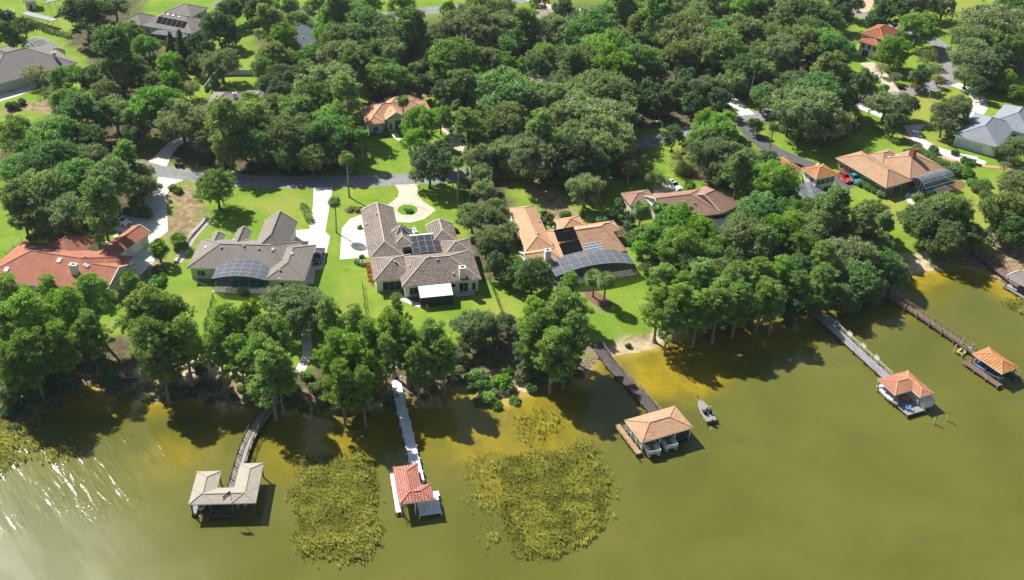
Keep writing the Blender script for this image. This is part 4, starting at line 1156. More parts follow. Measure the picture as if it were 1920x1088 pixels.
def posts(house, b, fr=((0, 0), (1, 0), (1, 1), (0, 1)), z0=-2.2, mat=WPOST, inset=.35, w=.2):
    r = b['r']
    for a, c in fr:
        p = b['W'](r[0]+inset+(r[1]-r[0]-2*inset)*a, r[2]+inset+(r[3]-r[2]-2*inset)*c, 0)
        mb = MB(); mb.bar((p.x, p.y, z0), (p.x, p.y, b['z']-.15), w, w); mb.build('post', mat, house.root)

def deckpx(house, pts, mat, pile=PILED, z=DZ):
    c = [house.uv(at(p, z)) for p in pts]
    return deckuv(house, min(q[0] for q in c), max(q[0] for q in c), min(q[1] for q in c), max(q[1] for q in c), z, mat, 'deck', pile)
G_BH = 'boathouses at the ends of the docks'
# grey U-shaped boathouse
B1 = House('boathouse', 'U-shaped boathouse with grey-beige shingle roof and a small flag', 'boathouse', ((352.8, 946.6), (477.6, 943.2)), shingle('beige_shingle', (.40, .355, .29), .86, stain=.1), WHITE, za=2.9, zb=0, group=G_BH)
a = B1.block([(352.8, 946.6), (477.6, 943.2), (437, 914)], 2.9, .30, 'hip', walls=False, ridge='u')
b = B1.block([(494.5, 868.8), (477.6, 943.2), (450, 869)], 2.9, .30, 'hip', walls=False, ridge='v')
c = B1.block([(370.7, 884), (352.8, 946.6), (415, 884)], 2.9, .30, 'hip', walls=False, ridge='v')
B1.finish()
posts(B1, a, [(0, 0), (.3, 0), (.64, 0), (1, 0), (.3, 1), (.66, 1)], mat=PILED); posts(B1, b, [(0, 1), (1, 1), (1, .5)], mat=PILED); posts(B1, c, [(0, 1), (1, 1), (0, .5)], mat=PILED)
r = a['r']; W1 = a['W']
def deckuv(house, u0, u1, v0, v1, z, mat, name='deck', pile=PILED):
    mb = MB(); P = [house.u*x+house.v*y for x, y in ((u0, v0), (u1, v0), (u1, v1), (u0, v1))]
    mb.prism([(p.x, p.y) for p in P], z-.2, z); o = mb.build(name, mat, house.root)
    n = max(1, round((u1-u0)/3)); m = max(1, round((v1-v0)/3))
    for i in range(n+1):
        for j in range(m+1):
            if 0 < i < n and 0 < j < m: continue
            p = house.u*(u0+(u1-u0)*i/n)+house.v*(v0+(v1-v0)*j/m)
            mb = MB(); mb.tube([(p.x, p.y, -2.2), (p.x, p.y, z-.02)], .11, 6); mb.build('piling', pile, house.root)
    return o
DU = r[1]-r[0]
deckuv(B1, r[0]+.3*DU, r[0]+.64*DU, r[2]-.6, r[3]+.2, DZ, WOODD)
deckuv(B1, r[0]+.2, r[0]+.9, r[2]+.2, c['r'][3]-1, DZ, WOODL); deckuv(B1, r[0]+.3*DU, r[0]+.3*DU+2.2, r[3]+.2, r[3]+1.6, DZ, WOODW)
deckuv(B1, b['r'][0]+.1, b['r'][0]+1.2, r[3]+.22, b['r'][3]+.3, DZ, WOODL)
def flagpole(house, u, v, z0, z1):
    p = house.u*u+house.v*v
    t = thing('flagpole', 'small striped flag on a thin pole over the grey boathouse roof', 'flag', (p.x, p.y, 0))
    mb = MB(); mb.tube([(p.x, p.y, z0), (p.x, p.y, z1)], .045, 6); mb.sphere((p.x, p.y, z1), .09, 8, 5); mb.build('pole', plain('grey_pole', (.3, .3, .3), .4), t)
    m, nt, out = new_mat('flag_cloth'); uvn = uvco(nt)
    sp = nt.nodes.new('ShaderNodeSeparateXYZ'); nt.links.new(uvn, sp.inputs[0])
    st = math_(nt, 'GREATER_THAN', math_(nt, 'FRACT', math_(nt, 'MULTIPLY', sp.outputs[1], 6.5)), .5)
    cc = mixc(nt, st, (.65, .10, .11), (.85, .85, .85))
    can = math_(nt, 'MULTIPLY', math_(nt, 'LESS_THAN', sp.outputs[0], .42), math_(nt, 'GREATER_THAN', sp.outputs[1], .46))
    cc = mixc(nt, can, cc, (.03, .04, .16)); finish(nt, out, cc, .8)
    me = bpy.data.meshes.new('cloth'); vs = []; uvs = []; nx, ny = 10, 6
    for j in range(ny+1):
        for i in range(nx+1):
            s, q = i/nx, j/ny
            vs.append((-1.5*s*.8, -.5*s+.10*math.sin(s*7)*s, z1-.1-1.0*(1-q)-.75*s*s+.05*math.sin(s*5+q*2))); uvs.append((s, q))
    fs = [(j*(nx+1)+i, j*(nx+1)+i+1, (j+1)*(nx+1)+i+1, (j+1)*(nx+1)+i) for j in range(ny) for i in range(nx)]
    me.from_pydata(vs, [], fs); l = me.uv_layers.new(name='UVMap')
    for pl in me.polygons:
        for li in pl.loop_indices: l.data[li].uv = uvs[me.loops[li].vertex_index]
    me.materials.append(m); o = bpy.data.objects.new('cloth', me); COL.objects.link(o); o.parent = t
flagpole(B1, r[0]+.66*DU, r[2]+.1, .5, 5.6)

# red L-shaped boathouse with white decks
B2 = House('boathouse', 'red-roofed L-shaped boathouse with bright white decks', 'boathouse', ((748.5, 946.2), (812.7, 937.4)), tiles('red_metal_tile', (.58, .25, .185), (.52, .215, .155), .5, .38, True, 0), WHITE, za=2.9, zb=0, group=G_BH, ridge=plain('red_ridge', (.45, .13, .10), .6))
a = B2.block([(748.5, 946.2), (812.7, 937.4), (808, 906.5)], 2.9, .33, 'hip', walls=False, ridge='u')
b = B2.block([(736.6, 876), (778, 871.8), (748.5, 946.2)], 2.9, .33, 'hip', walls=False, ridge='v', fr=(0, .4, 0, 0))
B2.finish()
posts(B2, a, [(0, 0), (.45, 0), (1, 0), (1, 1)]); posts(B2, b, [(0, 1), (1, 1), (0, .45), (1, .45)])
r, q = a['r'], b['r']
deckpx(B2, [(731, 889), (743, 961), (754, 959.5)], WOODW)
lu0 = min(B2.uv(at(p, DZ))[0] for p in ((731, 889), (743, 961)))
deckpx(B2, [(786.5, 966), (828, 961), (819, 921)], WOODW, WPOST)
deckuv(B2, q[1]-.6, q[1]+.5, r[3]+.22, q[3]+.2, DZ, WOODW, pile=WPOST)
mb = MB()
for k in range(5):
    p = B2.u*(lu0+.75)+B2.v*(r[2]-.6+k*1.9); mb.bar((p.x, p.y, DZ), (p.x, p.y, DZ+.9), .07, .07)
    if k: mb.bar((pp.x, pp.y, DZ+.9), (p.x, p.y, DZ+.9), .06, .06)
    pp = p
mb.build('railing', BLACK, B2.root)
mb = MB()
for k in range(4):
    p = B2.u*(r[1]+.7)+B2.v*(r[3]-.7+k*.45); mb.box((p.x, p.y, DZ-.05-.18*k), (1.2, .34, .06), B2.u)
mb.build('steps', WPOST, B2.root)
mb = MB(); p = B2.u*(r[0]+.45*(r[1]-r[0])+.5)+B2.v*(r[2]-2.2); p2 = p+B2.u*(r[1]-r[0])*.62

# tan hip-roofed boathouse with white drapes
B3 = House('boathouse', 'tan hip-roofed boathouse with white curtains and brown side deck', 'boathouse', ((1204.6, 830.3), (1299.7, 802.4)), shingle('tan_orange_shingle', (.52, .315, .19), .62, .8, .22, stain=.12), WHITE, za=2.9, zb=0, group=G_BH)
a = B3.block([(1170.7, 788), (1265.6, 760.9), (1299.7, 802.4), (1204.6, 830.3)], 2.9, .31, 'hip', walls=False, ridge='u')
B3.finish(); r = a['r']; D_, V_ = r[1]-r[0], r[3]-r[2]
posts(B3, a, [(0, 0), (.36, 0), (.68, 0), (1, 0), (0, .33), (0, .66), (0, 1), (1, 1), (.5, 1)], mat=WPOST)
deckpx(B3, [(1158, 796), (1193.5, 852), (1203, 849)], WOODT); deckuv(B3, r[0]+.26, r[1]-.3, r[3]-1.3, r[3]-.1, DZ, WOODB)
deckuv(B3, r[0]+.68*D_, r[1]-.25, r[2]+.2, r[3]-1.4, DZ, WOODD); deckuv(B3, r[0]+.33*D_, r[0]+.38*D_, r[2]+.3, r[3]-1.4, DZ, WOODD)
mb = MB()
for k in range(7):
    p = B3.u*(r[0]-1.2)+B3.v*(r[2]-.5+k*(V_+1)/6); mb.bar((p.x, p.y, DZ), (p.x, p.y, DZ+.85), .08, .08)
    if k:
        for hh in (.85, .45): mb.bar((pp.x, pp.y, DZ+hh), (p.x, p.y, DZ+hh), .07, .07)
    pp = p
mb.build('railing', WOODT, B3.root)
CURT = plain('white_curtain', (.72, .68, .58), .85, .08)
for k in range(3):
    mb = MB(); n_ = 14
    v0 = r[2]+.55+k*(V_-.8)/3; v1 = v0+(V_-.8)/3*.8; vs = []
    for i in range(n_+1):
        p = B3.u*(r[0]+.42+.06*math.sin(i*1.9))+B3.v*(v0+(v1-v0)*i/n_); vs += [(p.x, p.y, .9), (p.x, p.y, 2.6)]
    mb.add(vs, [(2*i, 2*i+2, 2*i+3, 2*i+1) for i in range(n_)]); mb.build('curtain', CURT, B3.root)

# coral L-shaped boathouse with an open lounge deck
B4 = House('boathouse', 'coral-roofed L-shaped boathouse with open lounge deck and small white shed', 'boathouse', ((1678.3, 741.3), (1738, 724)), tiles('coral_tile', (.60, .27, .17), (.54, .23, .15), .4, .36, True, 0), GREYW, za=2.9, zb=0, group=G_BH, ridge=RIDGE_C)
a = B4.block([(1645, 710.8), (1678.3, 741.3), (1703.3, 695.8)], 2.9, .28, 'hip', walls=False)
b = B4.block([(1703.3, 695.8), (1751.7, 738), (1724.7, 745.3)], 2.9, .28, 'hip', walls=False, ridge='v')
B4.finish(); r, q = a['r'], b['r']
posts(B4, a, [(0, 0), (0, .5), (0, 1), (.5, 0), (1, 1)], mat=PILE)
posts(B4, b, [(0, 0), (1, 0)], mat=PILE)
d4, W4 = slab(B4, 'deck', [(1660, 738), (1701.7, 779), (1735, 769)], WOODG, DZ, pile=PILE, pilestep=3)
deckuv(B4, r[0]+2.2, r[1], r[2]-.2 if False else d4[3]+.02, r[3]+.2, DZ, WOODG, pile=PILE)
p = [B4.u*x+B4.v*y for x, y in ((q[0]+.4, q[2]+.25), (q[1]-.3, q[2]+.25), (q[1]-.3, q[3]-.6), (q[0]+.4, q[3]-.6))]
mb = MB(); mb.prism([(k.x, k.y) for k in p], DZ+.02, 2.68); shed = mb.build('wall', GREYW, B4.root)
mb = MB(); pw = [B4.u*x+B4.v*y for x, y in ((q[0]+.65, q[2]-.85), (q[1]-.35, q[2]-.85), (q[1]-.35, q[2]+.22), (q[0]+.65, q[2]+.22))]; mb.prism([(k.x, k.y) for k in pw], DZ-.1, 1.75); mb.build('cupboard', TRIM, B4.root)
mb = MB(); e = [B4.u*x+B4.v*y+Vector((0, 0, z)) for x, y, z in ((q[0]+.5, q[2]-1.0, 1.77), (q[1]-.2, q[2]-1.0, 1.77), (q[1]-.2, q[2]+.24, 2.15), (q[0]+.5, q[2]+.24, 2.15))]
mb.add(e+[v+Vector((0, 0, .1)) for v in e], [(3, 2, 1, 0), (4, 5, 6, 7), (0, 1, 5, 4), (1, 2, 6, 5), (2, 3, 7, 6), (3, 0, 4, 7)])
mb.build('shed_roof', plain('white_shed_roof', (.68, .64, .57), .7, .12), B4.root)

# clay-tiled hip boathouse on the right
B5 = House('boathouse', 'ribbed orange tile hip-roofed boathouse nearest the right edge', 'boathouse', ((1879, 701.7), (1909, 689)), tiles('ribbed_tile', (.60, .28, .11), (.52, .22, .08), .62, .4, True, 0), GREYW, za=2.9, zb=0, group=G_BH, ridge=RIDGE_C)
a = B5.block([(1825, 662), (1854, 651), (1909, 689), (1879, 701.7)], 2.9, .36, 'hip', walls=False)
B5.finish(); r = a['r']; D_, V_ = r[1]-r[0], r[3]-r[2]
posts(B5, a, [(0, 0), (0, .5), (0, 1), (1, 0), (1, 1), (1, .5)], mat=PILED)
deckuv(B5, r[0]-1.1, r[0]+.2, r[2]-.6, r[3]+.5, DZ, WOODB, pile=PILE); deckuv(B5, r[1]-.2, r[1]+1.0, r[2]-.4, r[3]+.4, DZ, WOODB, pile=PILE)
deckuv(B5, r[0]+.22, r[1]-.22, r[3]-.9, r[3]+.45, DZ, WOODB, pile=PILE)
mb = MB()
for k in range(8):
    p = B5.u*(r[1]+.95)+B5.v*(r[2]-.3+k*(V_+.5)/7); mb.bar((p.x, p.y, DZ), (p.x, p.y, DZ+.9), .07, .07)
    if k: mb.bar((pp.x, pp.y, DZ+.9), (p.x, p.y, DZ+.9), .07, .06)
    pp = p
mb.build('railing', PILE, B5.root)
# small dock house by the right edge
B6 = House('dock_shelter', 'low flat-roofed dock shelter at the right edge by the boardwalk', 'shelter', ((1900, 545), (1925, 560)), plain('grey_tin', (.20, .17, .16), .6, .2), GREYW, za=3.2, zb=0)
a = B6.block([(1896, 522), (1912, 508), (1960, 540)], 3.4, .12, 'gable', walls=False); B6.finish(); posts(B6, a, mat=PILED)
deckuv(B6, a['r'][0]+.1, a['r'][1]-.1, a['r'][2]+.1, a['r'][3]-.1, DZ, WOODG)

# mooring piles and boat lift in the open water
for i, (p, q) in enumerate((((1751, 795), 'mooring pile standing in the lake, the nearer of two beyond the coral boathouse'), ((1775, 789), 'mooring pile standing in the lake, farther right of two beyond the coral boathouse'))):
    w_ = at(p, 0); t = thing('mooring_pile', q, 'pile', (w_.x, w_.y, 0), 'mooring piles')
    mb = MB(); mb.tube([(w_.x, w_.y, -2.2), (w_.x+.05, w_.y, 1.6)], [.14, .12], 8); mb.build('shaft', PALEW, t)
    mb = MB(); mb.tube([(w_.x+.05, w_.y, 1.6), (w_.x+.05, w_.y, 1.78)], [.15, .04], 8); mb.build('cap', BLACK, t)
w0 = at((1806, 660), 0); t = thing('boat_lift', 'empty boat lift of pale posts and beams beside the brown dock', 'boat lift', (w0.x, w0.y, 0))
C_ = [at(p, .8) for p in ((1790, 656), (1805, 665), (1822, 654), (1804, 645))]
for k in C_:
    mb = MB(); mb.tube([(k.x, k.y, -2.2), (k.x, k.y, 2.0)], .11, 6); mb.build('post', PALEW, t)
mb = MB(); mb.bar(C_[0], C_[1], .16, .16); mb.bar(C_[2], C_[3], .16, .16); mb.build('beam', PALEW, t)
mb = MB()
for s_ in (.25, .8): mb.bar(C_[0].lerp(C_[1], s_)-Vector((0, 0, .4)), C_[3].lerp(C_[2], s_)-Vector((0, 0, .4)), .3, .12)
mb.build('cradle', plain('yellow_cradle', (.55, .40, .12), .7), t)

# ------------------------------------------------------------------ boats
def hull(stations, sheer=None):
    """stations: (x, half breadth, deck z, keel z); returns a closed hull"""
    mb = MB(); vs = []; k = 6
    for x, b, zd, zk in stations:
        vs += [(x, b, zd), (x, b*.92, (zd+zk)*.5), (x, b*.55, zk+.05), (x, -b*.55, zk+.05), (x, -b*.92, (zd+zk)*.5), (x, -b, zd)]
    fs = []
    for i in range(len(stations)-1):
        for j in range(k): fs.append((i*k+j, i*k+(j+1) % k, (i+1)*k+(j+1) % k, (i+1)*k+j))
    fs.append(tuple(range(k))[::-1]); n = (len(stations)-1)*k; fs.append(tuple(n+j for j in range(k)))
    mb.add(vs, fs); return mb
def place(t, px0, px1, z):
    """put a thing built along +x (stern at 0) with its stern at px0, bow towards px1"""
    a, b = at(px0, z), at(px1, z); d = b-a
    t.location = (a.x, a.y, z); t.rotation_euler = (0, 0, math.atan2(d.y, d.x)); return (b-a).length

DECKC = plain('grey_boat_carpet', (.24, .235, .225), .9, .12, 3); HULLR = plain('dark_red_gelcoat', (.30, .10, .07), .3, .2)
BSEAT = plain('black_boat_seat', (.02, .02, .025), .6); GEL = plain('white_gelcoat', (.75, .75, .74), .3, .05); ENG = plain('black_engine', (.02, .02, .022), .35)
bb = thing('bass_boat', 'grey bass boat with an angler aboard on open water beside the tan boathouse', 'boat')
hull([(0, 1.02, .55, -.1), (.9, 1.1, .58, -.15), (2.6, 1.14, .62, -.15), (4.2, .98, .66, -.1), (5.3, .62, .70, 0), (6.0, .26, .74, .25), (6.35, .05, .76, .5)]).build('hull', [HULLR], bb)
mb = MB(); dk = [(0.05, .95), (.9, 1.02), (2.6, 1.06), (4.2, .90), (5.3, .54), (6.05, .18)]
pts = [(x, -y) for x, y in dk]+[(x, y) for x, y in dk[::-1]]
mb.add([(x, y, .70 + .012*x) for x, y in pts]+[(x*1.0, y*1.06, .60+.02*x) for x, y in pts], [tuple(range(len(pts)))]+[(i, len(pts)+i, len(pts)+(i+1) % len(pts), (i+1) % len(pts)) for i in range(len(pts))])
mb.build('deck', DECKC, bb)
mb = MB(); mb.box((2.5, 0, .735), (1.5, 1.5, .01)); mb.build('cockpit', plain('dark_cockpit', (.05, .05, .055), .8), bb)
for y in (-.48, .48):
    mb = MB(); mb.box((2.15, y, .74), (.5, .55, .32)); mb.box((1.92, y, 1.02), (.14, .55, .45)); mb.build('seat', BSEAT, bb)
mb = MB(); mb.box((3.0, -.5, .74), (.4, .7, .45), taper=.8); mb.build('console', BSEAT, bb)
mb = MB(); mb.box((-.3, 0, .35), (.55, .5, .75), taper=.8); mb.box((-.35, 0, -.4), (.2, .15, .8)); mb.build('outboard_motor', ENG, bb)
for y in (-.85, .85):
    mb = MB(); mb.tube([(.1, y, .7), (-.9, y*1.5, .3)], .04, 5); mb.build('shallow_anchor', ENG, bb)
mb = MB(); mb.tube([(5.7, .05, .78), (6.6, .15, 1.0)], .05, 6); mb.box((6.55, .15, .95), (.3, .2, .22)); mb.build('trolling_motor', ENG, bb)
place(bb, (1334, 795), (1312, 758), 0)

# the angler: one continuous skin surface
def person(name, label, loc, rotz, shirt, legs):
    J = {'pel': (0, 0, .0), 'wst': (0, 0, .18), 'chs': (.02, 0, .40), 'nck': (.03, 0, .56), 'hd0': (.05, 0, .66), 'hd1': (.06, 0, .80), 'hd2': (.05, 0, .86),
         'shL': (.02, .19, .50), 'elL': (.12, .27, .26), 'wrL': (.36, .20, .20), 'haL': (.44, .18, .20), 'shR': (.02, -.19, .50), 'elR': (.14, -.27, .26), 'wrR': (.36, -.18, .26), 'haR': (.44, -.16, .27),
         'hiL': (.02, .10, -.02), 'knL': (.44, .14, .02), 'anL': (.48, .14, -.38), 'toL': (.66, .15, -.42), 'hiR': (.02, -.10, -.02), 'knR': (.44, -.15, .02), 'anR': (.48, -.15, -.38), 'toR': (.66, -.16, -.42)}
    rad = dict(pel=.15, wst=.14, chs=.165, nck=.06, hd0=.085, hd1=.105, hd2=.07, shL=.075, elL=.05, wrL=.035, haL=.04, shR=.075, elR=.05, wrR=.035, haR=.04, hiL=.095, knL=.07, anL=.045, toL=.045, hiR=.095, knR=.07, anR=.045, toR=.045)
    E_ = ['pel wst', 'wst chs', 'chs nck', 'nck hd0', 'hd0 hd1', 'hd1 hd2', 'chs shL', 'shL elL', 'elL wrL', 'wrL haL', 'chs shR', 'shR elR', 'elR wrR', 'wrR haR', 'pel hiL', 'hiL knL', 'knL anL', 'anL toL', 'pel hiR', 'hiR knR', 'knR anR', 'anR toR']
    for sd in 'LR':   # five fingers on each hand
        h_ = Vector(J['ha'+sd]); sg = 1 if sd == 'L' else -1
        for k in range(4):
            J['f%d%s' % (k, sd)] = tuple(h_+Vector((.055+.01*(k in (1, 2)), (k-1.5)*.022, -.01))); J['g%d%s' % (k, sd)] = tuple(h_+Vector((.085+.012*(k in (1, 2)), (k-1.5)*.024, -.035)))
            rad['f%d%s' % (k, sd)] = .010; rad['g%d%s' % (k, sd)] = .009; E_ += ['ha%s f%d%s' % (sd, k, sd), 'f%d%s g%d%s' % (k, sd, k, sd)]
        J['t'+sd] = tuple(h_+Vector((.03, -sg*.05, .01))); rad['t'+sd] = .011; E_.append('ha%s t%s' % (sd, sd))
    ks = list(J); me = bpy.data.meshes.new('skeleton'); me.from_pydata([J[k] for k in ks], [tuple(ks.index(x) for x in e.split()) for e in E_], [])
    o = bpy.data.objects.new('skeleton', me); COL.objects.link(o)
    md = o.modifiers.new('Skin', 'SKIN')
    for i, k in enumerate(ks):
        sv = me.skin_vertices[0].data[i]; sv.radius = (rad[k], rad[k]); sv.use_root = (k == 'pel')
    sb = o.modifiers.new('Sub', 'SUBSURF'); sb.levels = 2
    dg = bpy.context.evaluated_depsgraph_get(); dg.update()
    m2 = bpy.data.meshes.new_from_object(o.evaluated_get(dg)); m2.name = 'person'
    bpy.data.objects.remove(o)
    m2.materials.clear()
    for m in (plain('skin', (.45, .26, .18), .6, .05), plain(name+'_shirt', shirt, .9, .08), plain(name+'_trousers', legs, .9, .1), plain('dark_shoe', (.03, .03, .03), .7)): m2.materials.append(m)
    for p in m2.polygons:
        c = p.center; p.use_smooth = True
        if c.z > .55: mi = 0
        elif abs(c.y) < .33 and c.z > .06 and c.x < .17: mi = 1
        elif c.z > .10 and c.x >= .17: mi = 0
        elif c.z < -.34: mi = 3
        else: mi = 2
        p.material_index = mi
    b = bpy.data.objects.new('person', m2); COL.objects.link(b); tag(b, label, 'person')
    mb = MB(); mb.sphere((.05, 0, .835), (.115, .11, .085), 12, 6); mb.box((.17, 0, .81), (.14, .16, .02))
    hat = mb.build('cap', plain('pale_cap', (.6, .6, .58), .9), None, True); hat.parent = b
    mb = MB()
    for y in (-.035, .035): mb.sphere((.155, y, .745), .014, 6, 4, 0)
    ey = mb.build('eye', plain('eye_dark', (.02, .02, .02), .3), None, True); ey.parent = b
    mb = MB(); mb.add([(.15, -.015, .74), (.15, .015, .74), (.19, 0, .71), (.15, 0, .70)], [(0, 2, 1), (0, 3, 2), (1, 2, 3)]); ns = mb.build('nose', MATS['skin'], None); ns.parent = b
    b.location = loc; b.rotation_euler = (0, 0, rotz); return b
bpy.context.view_layer.update()
p = bb.matrix_world @ Vector((2.2, -.48, 1.19))
person('angler', 'seated angler in light blue shirt and pale cap in the bass boat', p, bb.rotation_euler.z, (.30, .48, .62), (.10, .11, .13))

BLUEC = plain('blue_boat_cover', (.10, .24, .52), .6, .12)
def covered_boat(label, px0, px1, z, cover):
    t = thing('covered_boat', label, 'boat', group='boats kept under the boathouses')
    hull([(0, 1.05, .6, -.1), (2, 1.15, .65, -.1), (4, .95, .75, 0), (5.2, .5, .85, .2), (5.8, .08, .92, .5)]).build('hull', GEL, t)
    mb = MB(); st = [(0, 1.08, .62, .9), (1, 1.16, .66, 1.35), (2.4, 1.17, .70, 1.25), (4, .97, .78, 1.0), (5.2, .52, .88, .98), (5.75, .1, .95, .97)]; vs = []
    for x, b, z0, z1 in st: vs += [(x, b, z0), (x, b*.6, (z0+z1*2)/3), (x, 0, z1), (x, -b*.6, (z0+z1*2)/3), (x, -b, z0)]
    mb.add(vs, [(i*5+j, (i+1)*5+j, (i+1)*5+j+1, i*5+j+1) for i in range(5) for j in range(4)]+[(0, 1, 2, 3, 4)]); mb.build('cover', cover, t, True)
    mb = MB(); mb.box((-.3, 0, .2), (.5, .45, .8), taper=.8); mb.build('outboard_motor', ENG, t)
    place(t, px0, px1, z); return t
covered_boat('boat under a blue cover in the left slip of the grey boathouse', (385, 914), (378, 955), .35, BLUEC)
covered_boat('white runabout beneath the coral roof on its open left side', (1652, 727), (1676, 757), .35, plain('pale_grey_cover', (.4, .4, .42), .7, .1))
covered_boat('dark blue covered boat under the ribbed orange roof', (1832, 684), (1868, 708), .35, plain('navy_cover', (.03, .07, .16), .6, .15))

def pontoon(label, px0, px1, z):
    t = thing('pontoon_boat', label, 'boat', group='boats kept under the boathouses')
    for y in (-.85, .85):
        mb = MB(); mb.tube([(0, y, .2), (5.2, y, .2), (5.7, y, .35)], [.3, .3, .06], 10); mb.build('pontoon', ALU, t)
    mb = MB(); mb.box((2.7, 0, .5), (5.4, 2.4, .1)); mb.build('deck', DECKC, t)
    mb = MB()
    for a in (-1.16, 1.16): mb.box((2.7, a, .62), (5.2, .05, .75))
    for a in (.1, 5.3): mb.box((a, 0, .62), (.05, 2.3, .75))
    mb.build('fence', plain('white_pontoon_panel', (.72, .72, .72), .4, .05), t)
    for a in (-.8, .8):
        mb = MB(); mb.box((1.4, a, .62), (2.0, .6, .45)); mb.box((4.2, a, .62), (1.6, .6, .45)); mb.build('seat', plain('cream_seat', (.62, .58, .5), .7), t)
    mb = MB(); mb.box((5.33, 0, .85), (.03, .35, .14)); mb.build('nameplate', BLACK, t)
    place(t, px0, px1, z)
pontoon('white pontoon boat in the left slip of the tan boathouse', (1207, 818), (1221, 846), .3)
pontoon('white pontoon boat in the middle slip of the tan boathouse', (1236, 808), (1251, 833), .3)

def jetski(label, px0, px1, z, colr):
    t = thing('jet_ski', label, 'jet ski', group=None)
    hull([(0, .5, .45, 0), (1, .55, .5, -.05), (2.1, .48, .6, 0), (2.8, .25, .72, .25), (3.1, .04, .78, .5)]).build('hull', colr, t)
    mb = MB(); mb.box((.9, 0, .5), (1.3, .4, .35), taper=.75); mb.build('seat', BSEAT, t)
    mb = MB(); mb.box((1.85, 0, .55), (.7, .5, .45), taper=.5); mb.tube([(1.75, -.4, 1.05), (1.75, .4, 1.05)], .03, 6); mb.build('handlebar', BSEAT, t)
    place(t, px0, px1, z)
jetski('light blue jet ski in the right slip of the grey boathouse, nearer the deck', (448, 930), (447, 952), .4, plain('light_blue_gelcoat', (.25, .50, .62), .3))
jetski('light blue jet ski in the right slip of the grey boathouse, at the outer side', (461, 929), (461, 951), .4, plain('pale_blue_gelcoat', (.32, .52, .62), .3))

# things on the coral boathouse's deck
def deckp(a, b, z=DZ): return W4(d4[0]+(d4[1]-d4[0])*a, d4[2]+(d4[3]-d4[2])*b, z)
def adirondack(label, p, rz, colr):
    t = thing('adirondack_chair', label, 'chair', group='chairs on the lounge deck'); m = plain('chair_'+label.split()[0], colr, .7)
    mb = MB(); mb.bar((.30, 0, .36), (-.25, 0, .28), .55, .05); mb.build('seat', m, t)
    mb = MB()
    for k in range(5): y = (k-2)*.12; mb.bar((-.22, y, .26), (-.55, y*1.25, 1.0-.03*abs(k-2)), .1, .03)
    mb.build('backrest', m, t)
    for s_ in (-1, 1):
        mb = MB(); mb.bar((.35, s_*.34, .58), (-.45, s_*.34, .55), .13, .03); mb.build('armrest', m, t)
        mb = MB(); mb.bar((.28, s_*.32, 0), (.28, s_*.32, .56), .08, .08); mb.build('leg', m, t)
        mb = MB(); mb.bar((-.3, s_*.3, .3), (-.62, s_*.3, 0), .08, .06); mb.build('leg', m, t)
    t.location = p; t.rotation_euler = (0, 0, rz)
ang4 = math.atan2(B4.u.y, B4.u.x)
adirondack('olive green slatted chair in the shade on the lounge deck', deckp(.55, .86), ang4-1.4, (.32, .33, .10))
adirondack('blue slatted chair at the sunny corner of the lounge deck', deckp(.25, .22), ang4+2.4, (.10, .28, .60))
t = thing('low_table', 'square orange low table on the lounge deck', 'table'); mb = MB(); mb.box((0, 0, .38), (1.1, 1.1, .07)); mb.build('tabletop', plain('orange_paint', (.72, .25, .05), .6), t)
for i in (-1, 1):
    for j in (-1, 1): mb = MB(); mb.bar((i*.45, j*.45, 0), (i*.45, j*.45, .38), .08, .08); mb.build('leg', MATS['orange_paint'], t)
t.location = deckp(.60, .55); t.rotation_euler = (0, 0, ang4)

# benches along the grey dock
for i, s_ in enumerate((.12, .33, .55, .76)):
    p0, p1 = at((1548, 600), DZ), at((1664, 704), DZ); p = p0.lerp(p1, s_); d = (p1-p0).normalized(); k = Vector((-d.y, d.x, 0))
    t = thing('dock_bench', '%s pale bench from the shore along the grey dock railing' % ('first', 'second', 'third', 'fourth')[i], 'bench', group='benches along the grey dock')
    mb = MB(); mb.box((0, 0, .42), (1.3, .45, .06)); mb.build('seat', PALEW, t)
    mb = MB(); mb.box((0, .24, .5), (1.3, .06, .5)); mb.build('backrest', PALEW, t)
    for x in (-.55, .55): mb = MB(); mb.box((x, 0, 0), (.08, .4, .42)); mb.build('leg', PALEW, t)
    t.location = p+k*.95; t.rotation_euler = (0, 0, math.atan2(d.y, d.x))

# upturned rowing boat under the cypresses
t = thing('rowing_boat', 'upturned dark rowing boat on the mud bank under cypress trees', 'boat')
mb = MB(); st = [(-2, .25, .25), (-1.4, .6, .5), (0, .72, .58), (1.4, .6, .5), (2.1, .1, .2)]; vs = []
for x, b, hh in st: vs += [(x, -b, .05), (x, -b*.75, hh*.8), (x, 0, hh), (x, b*.75, hh*.8), (x, b, .05)]
mb.add(vs, [(i*5+j, i*5+j+1, (i+1)*5+j+1, (i+1)*5+j) for i in range(4) for j in range(4)]+[(0, 4, 3, 2, 1), (20, 21, 22, 23, 24)]); mb.build('hull', plain('dark_green_hull', (.06, .075, .075), .5), t)
mb = MB(); mb.box((0, 0, .575), (3.6, .08, .06)); mb.build('keel', PALEW, t)
w_ = at((238, 712), .7); t.location = (w_.x, w_.y, gz(w_.x, w_.y)+.02); t.rotation_euler = (0, 0, .05)

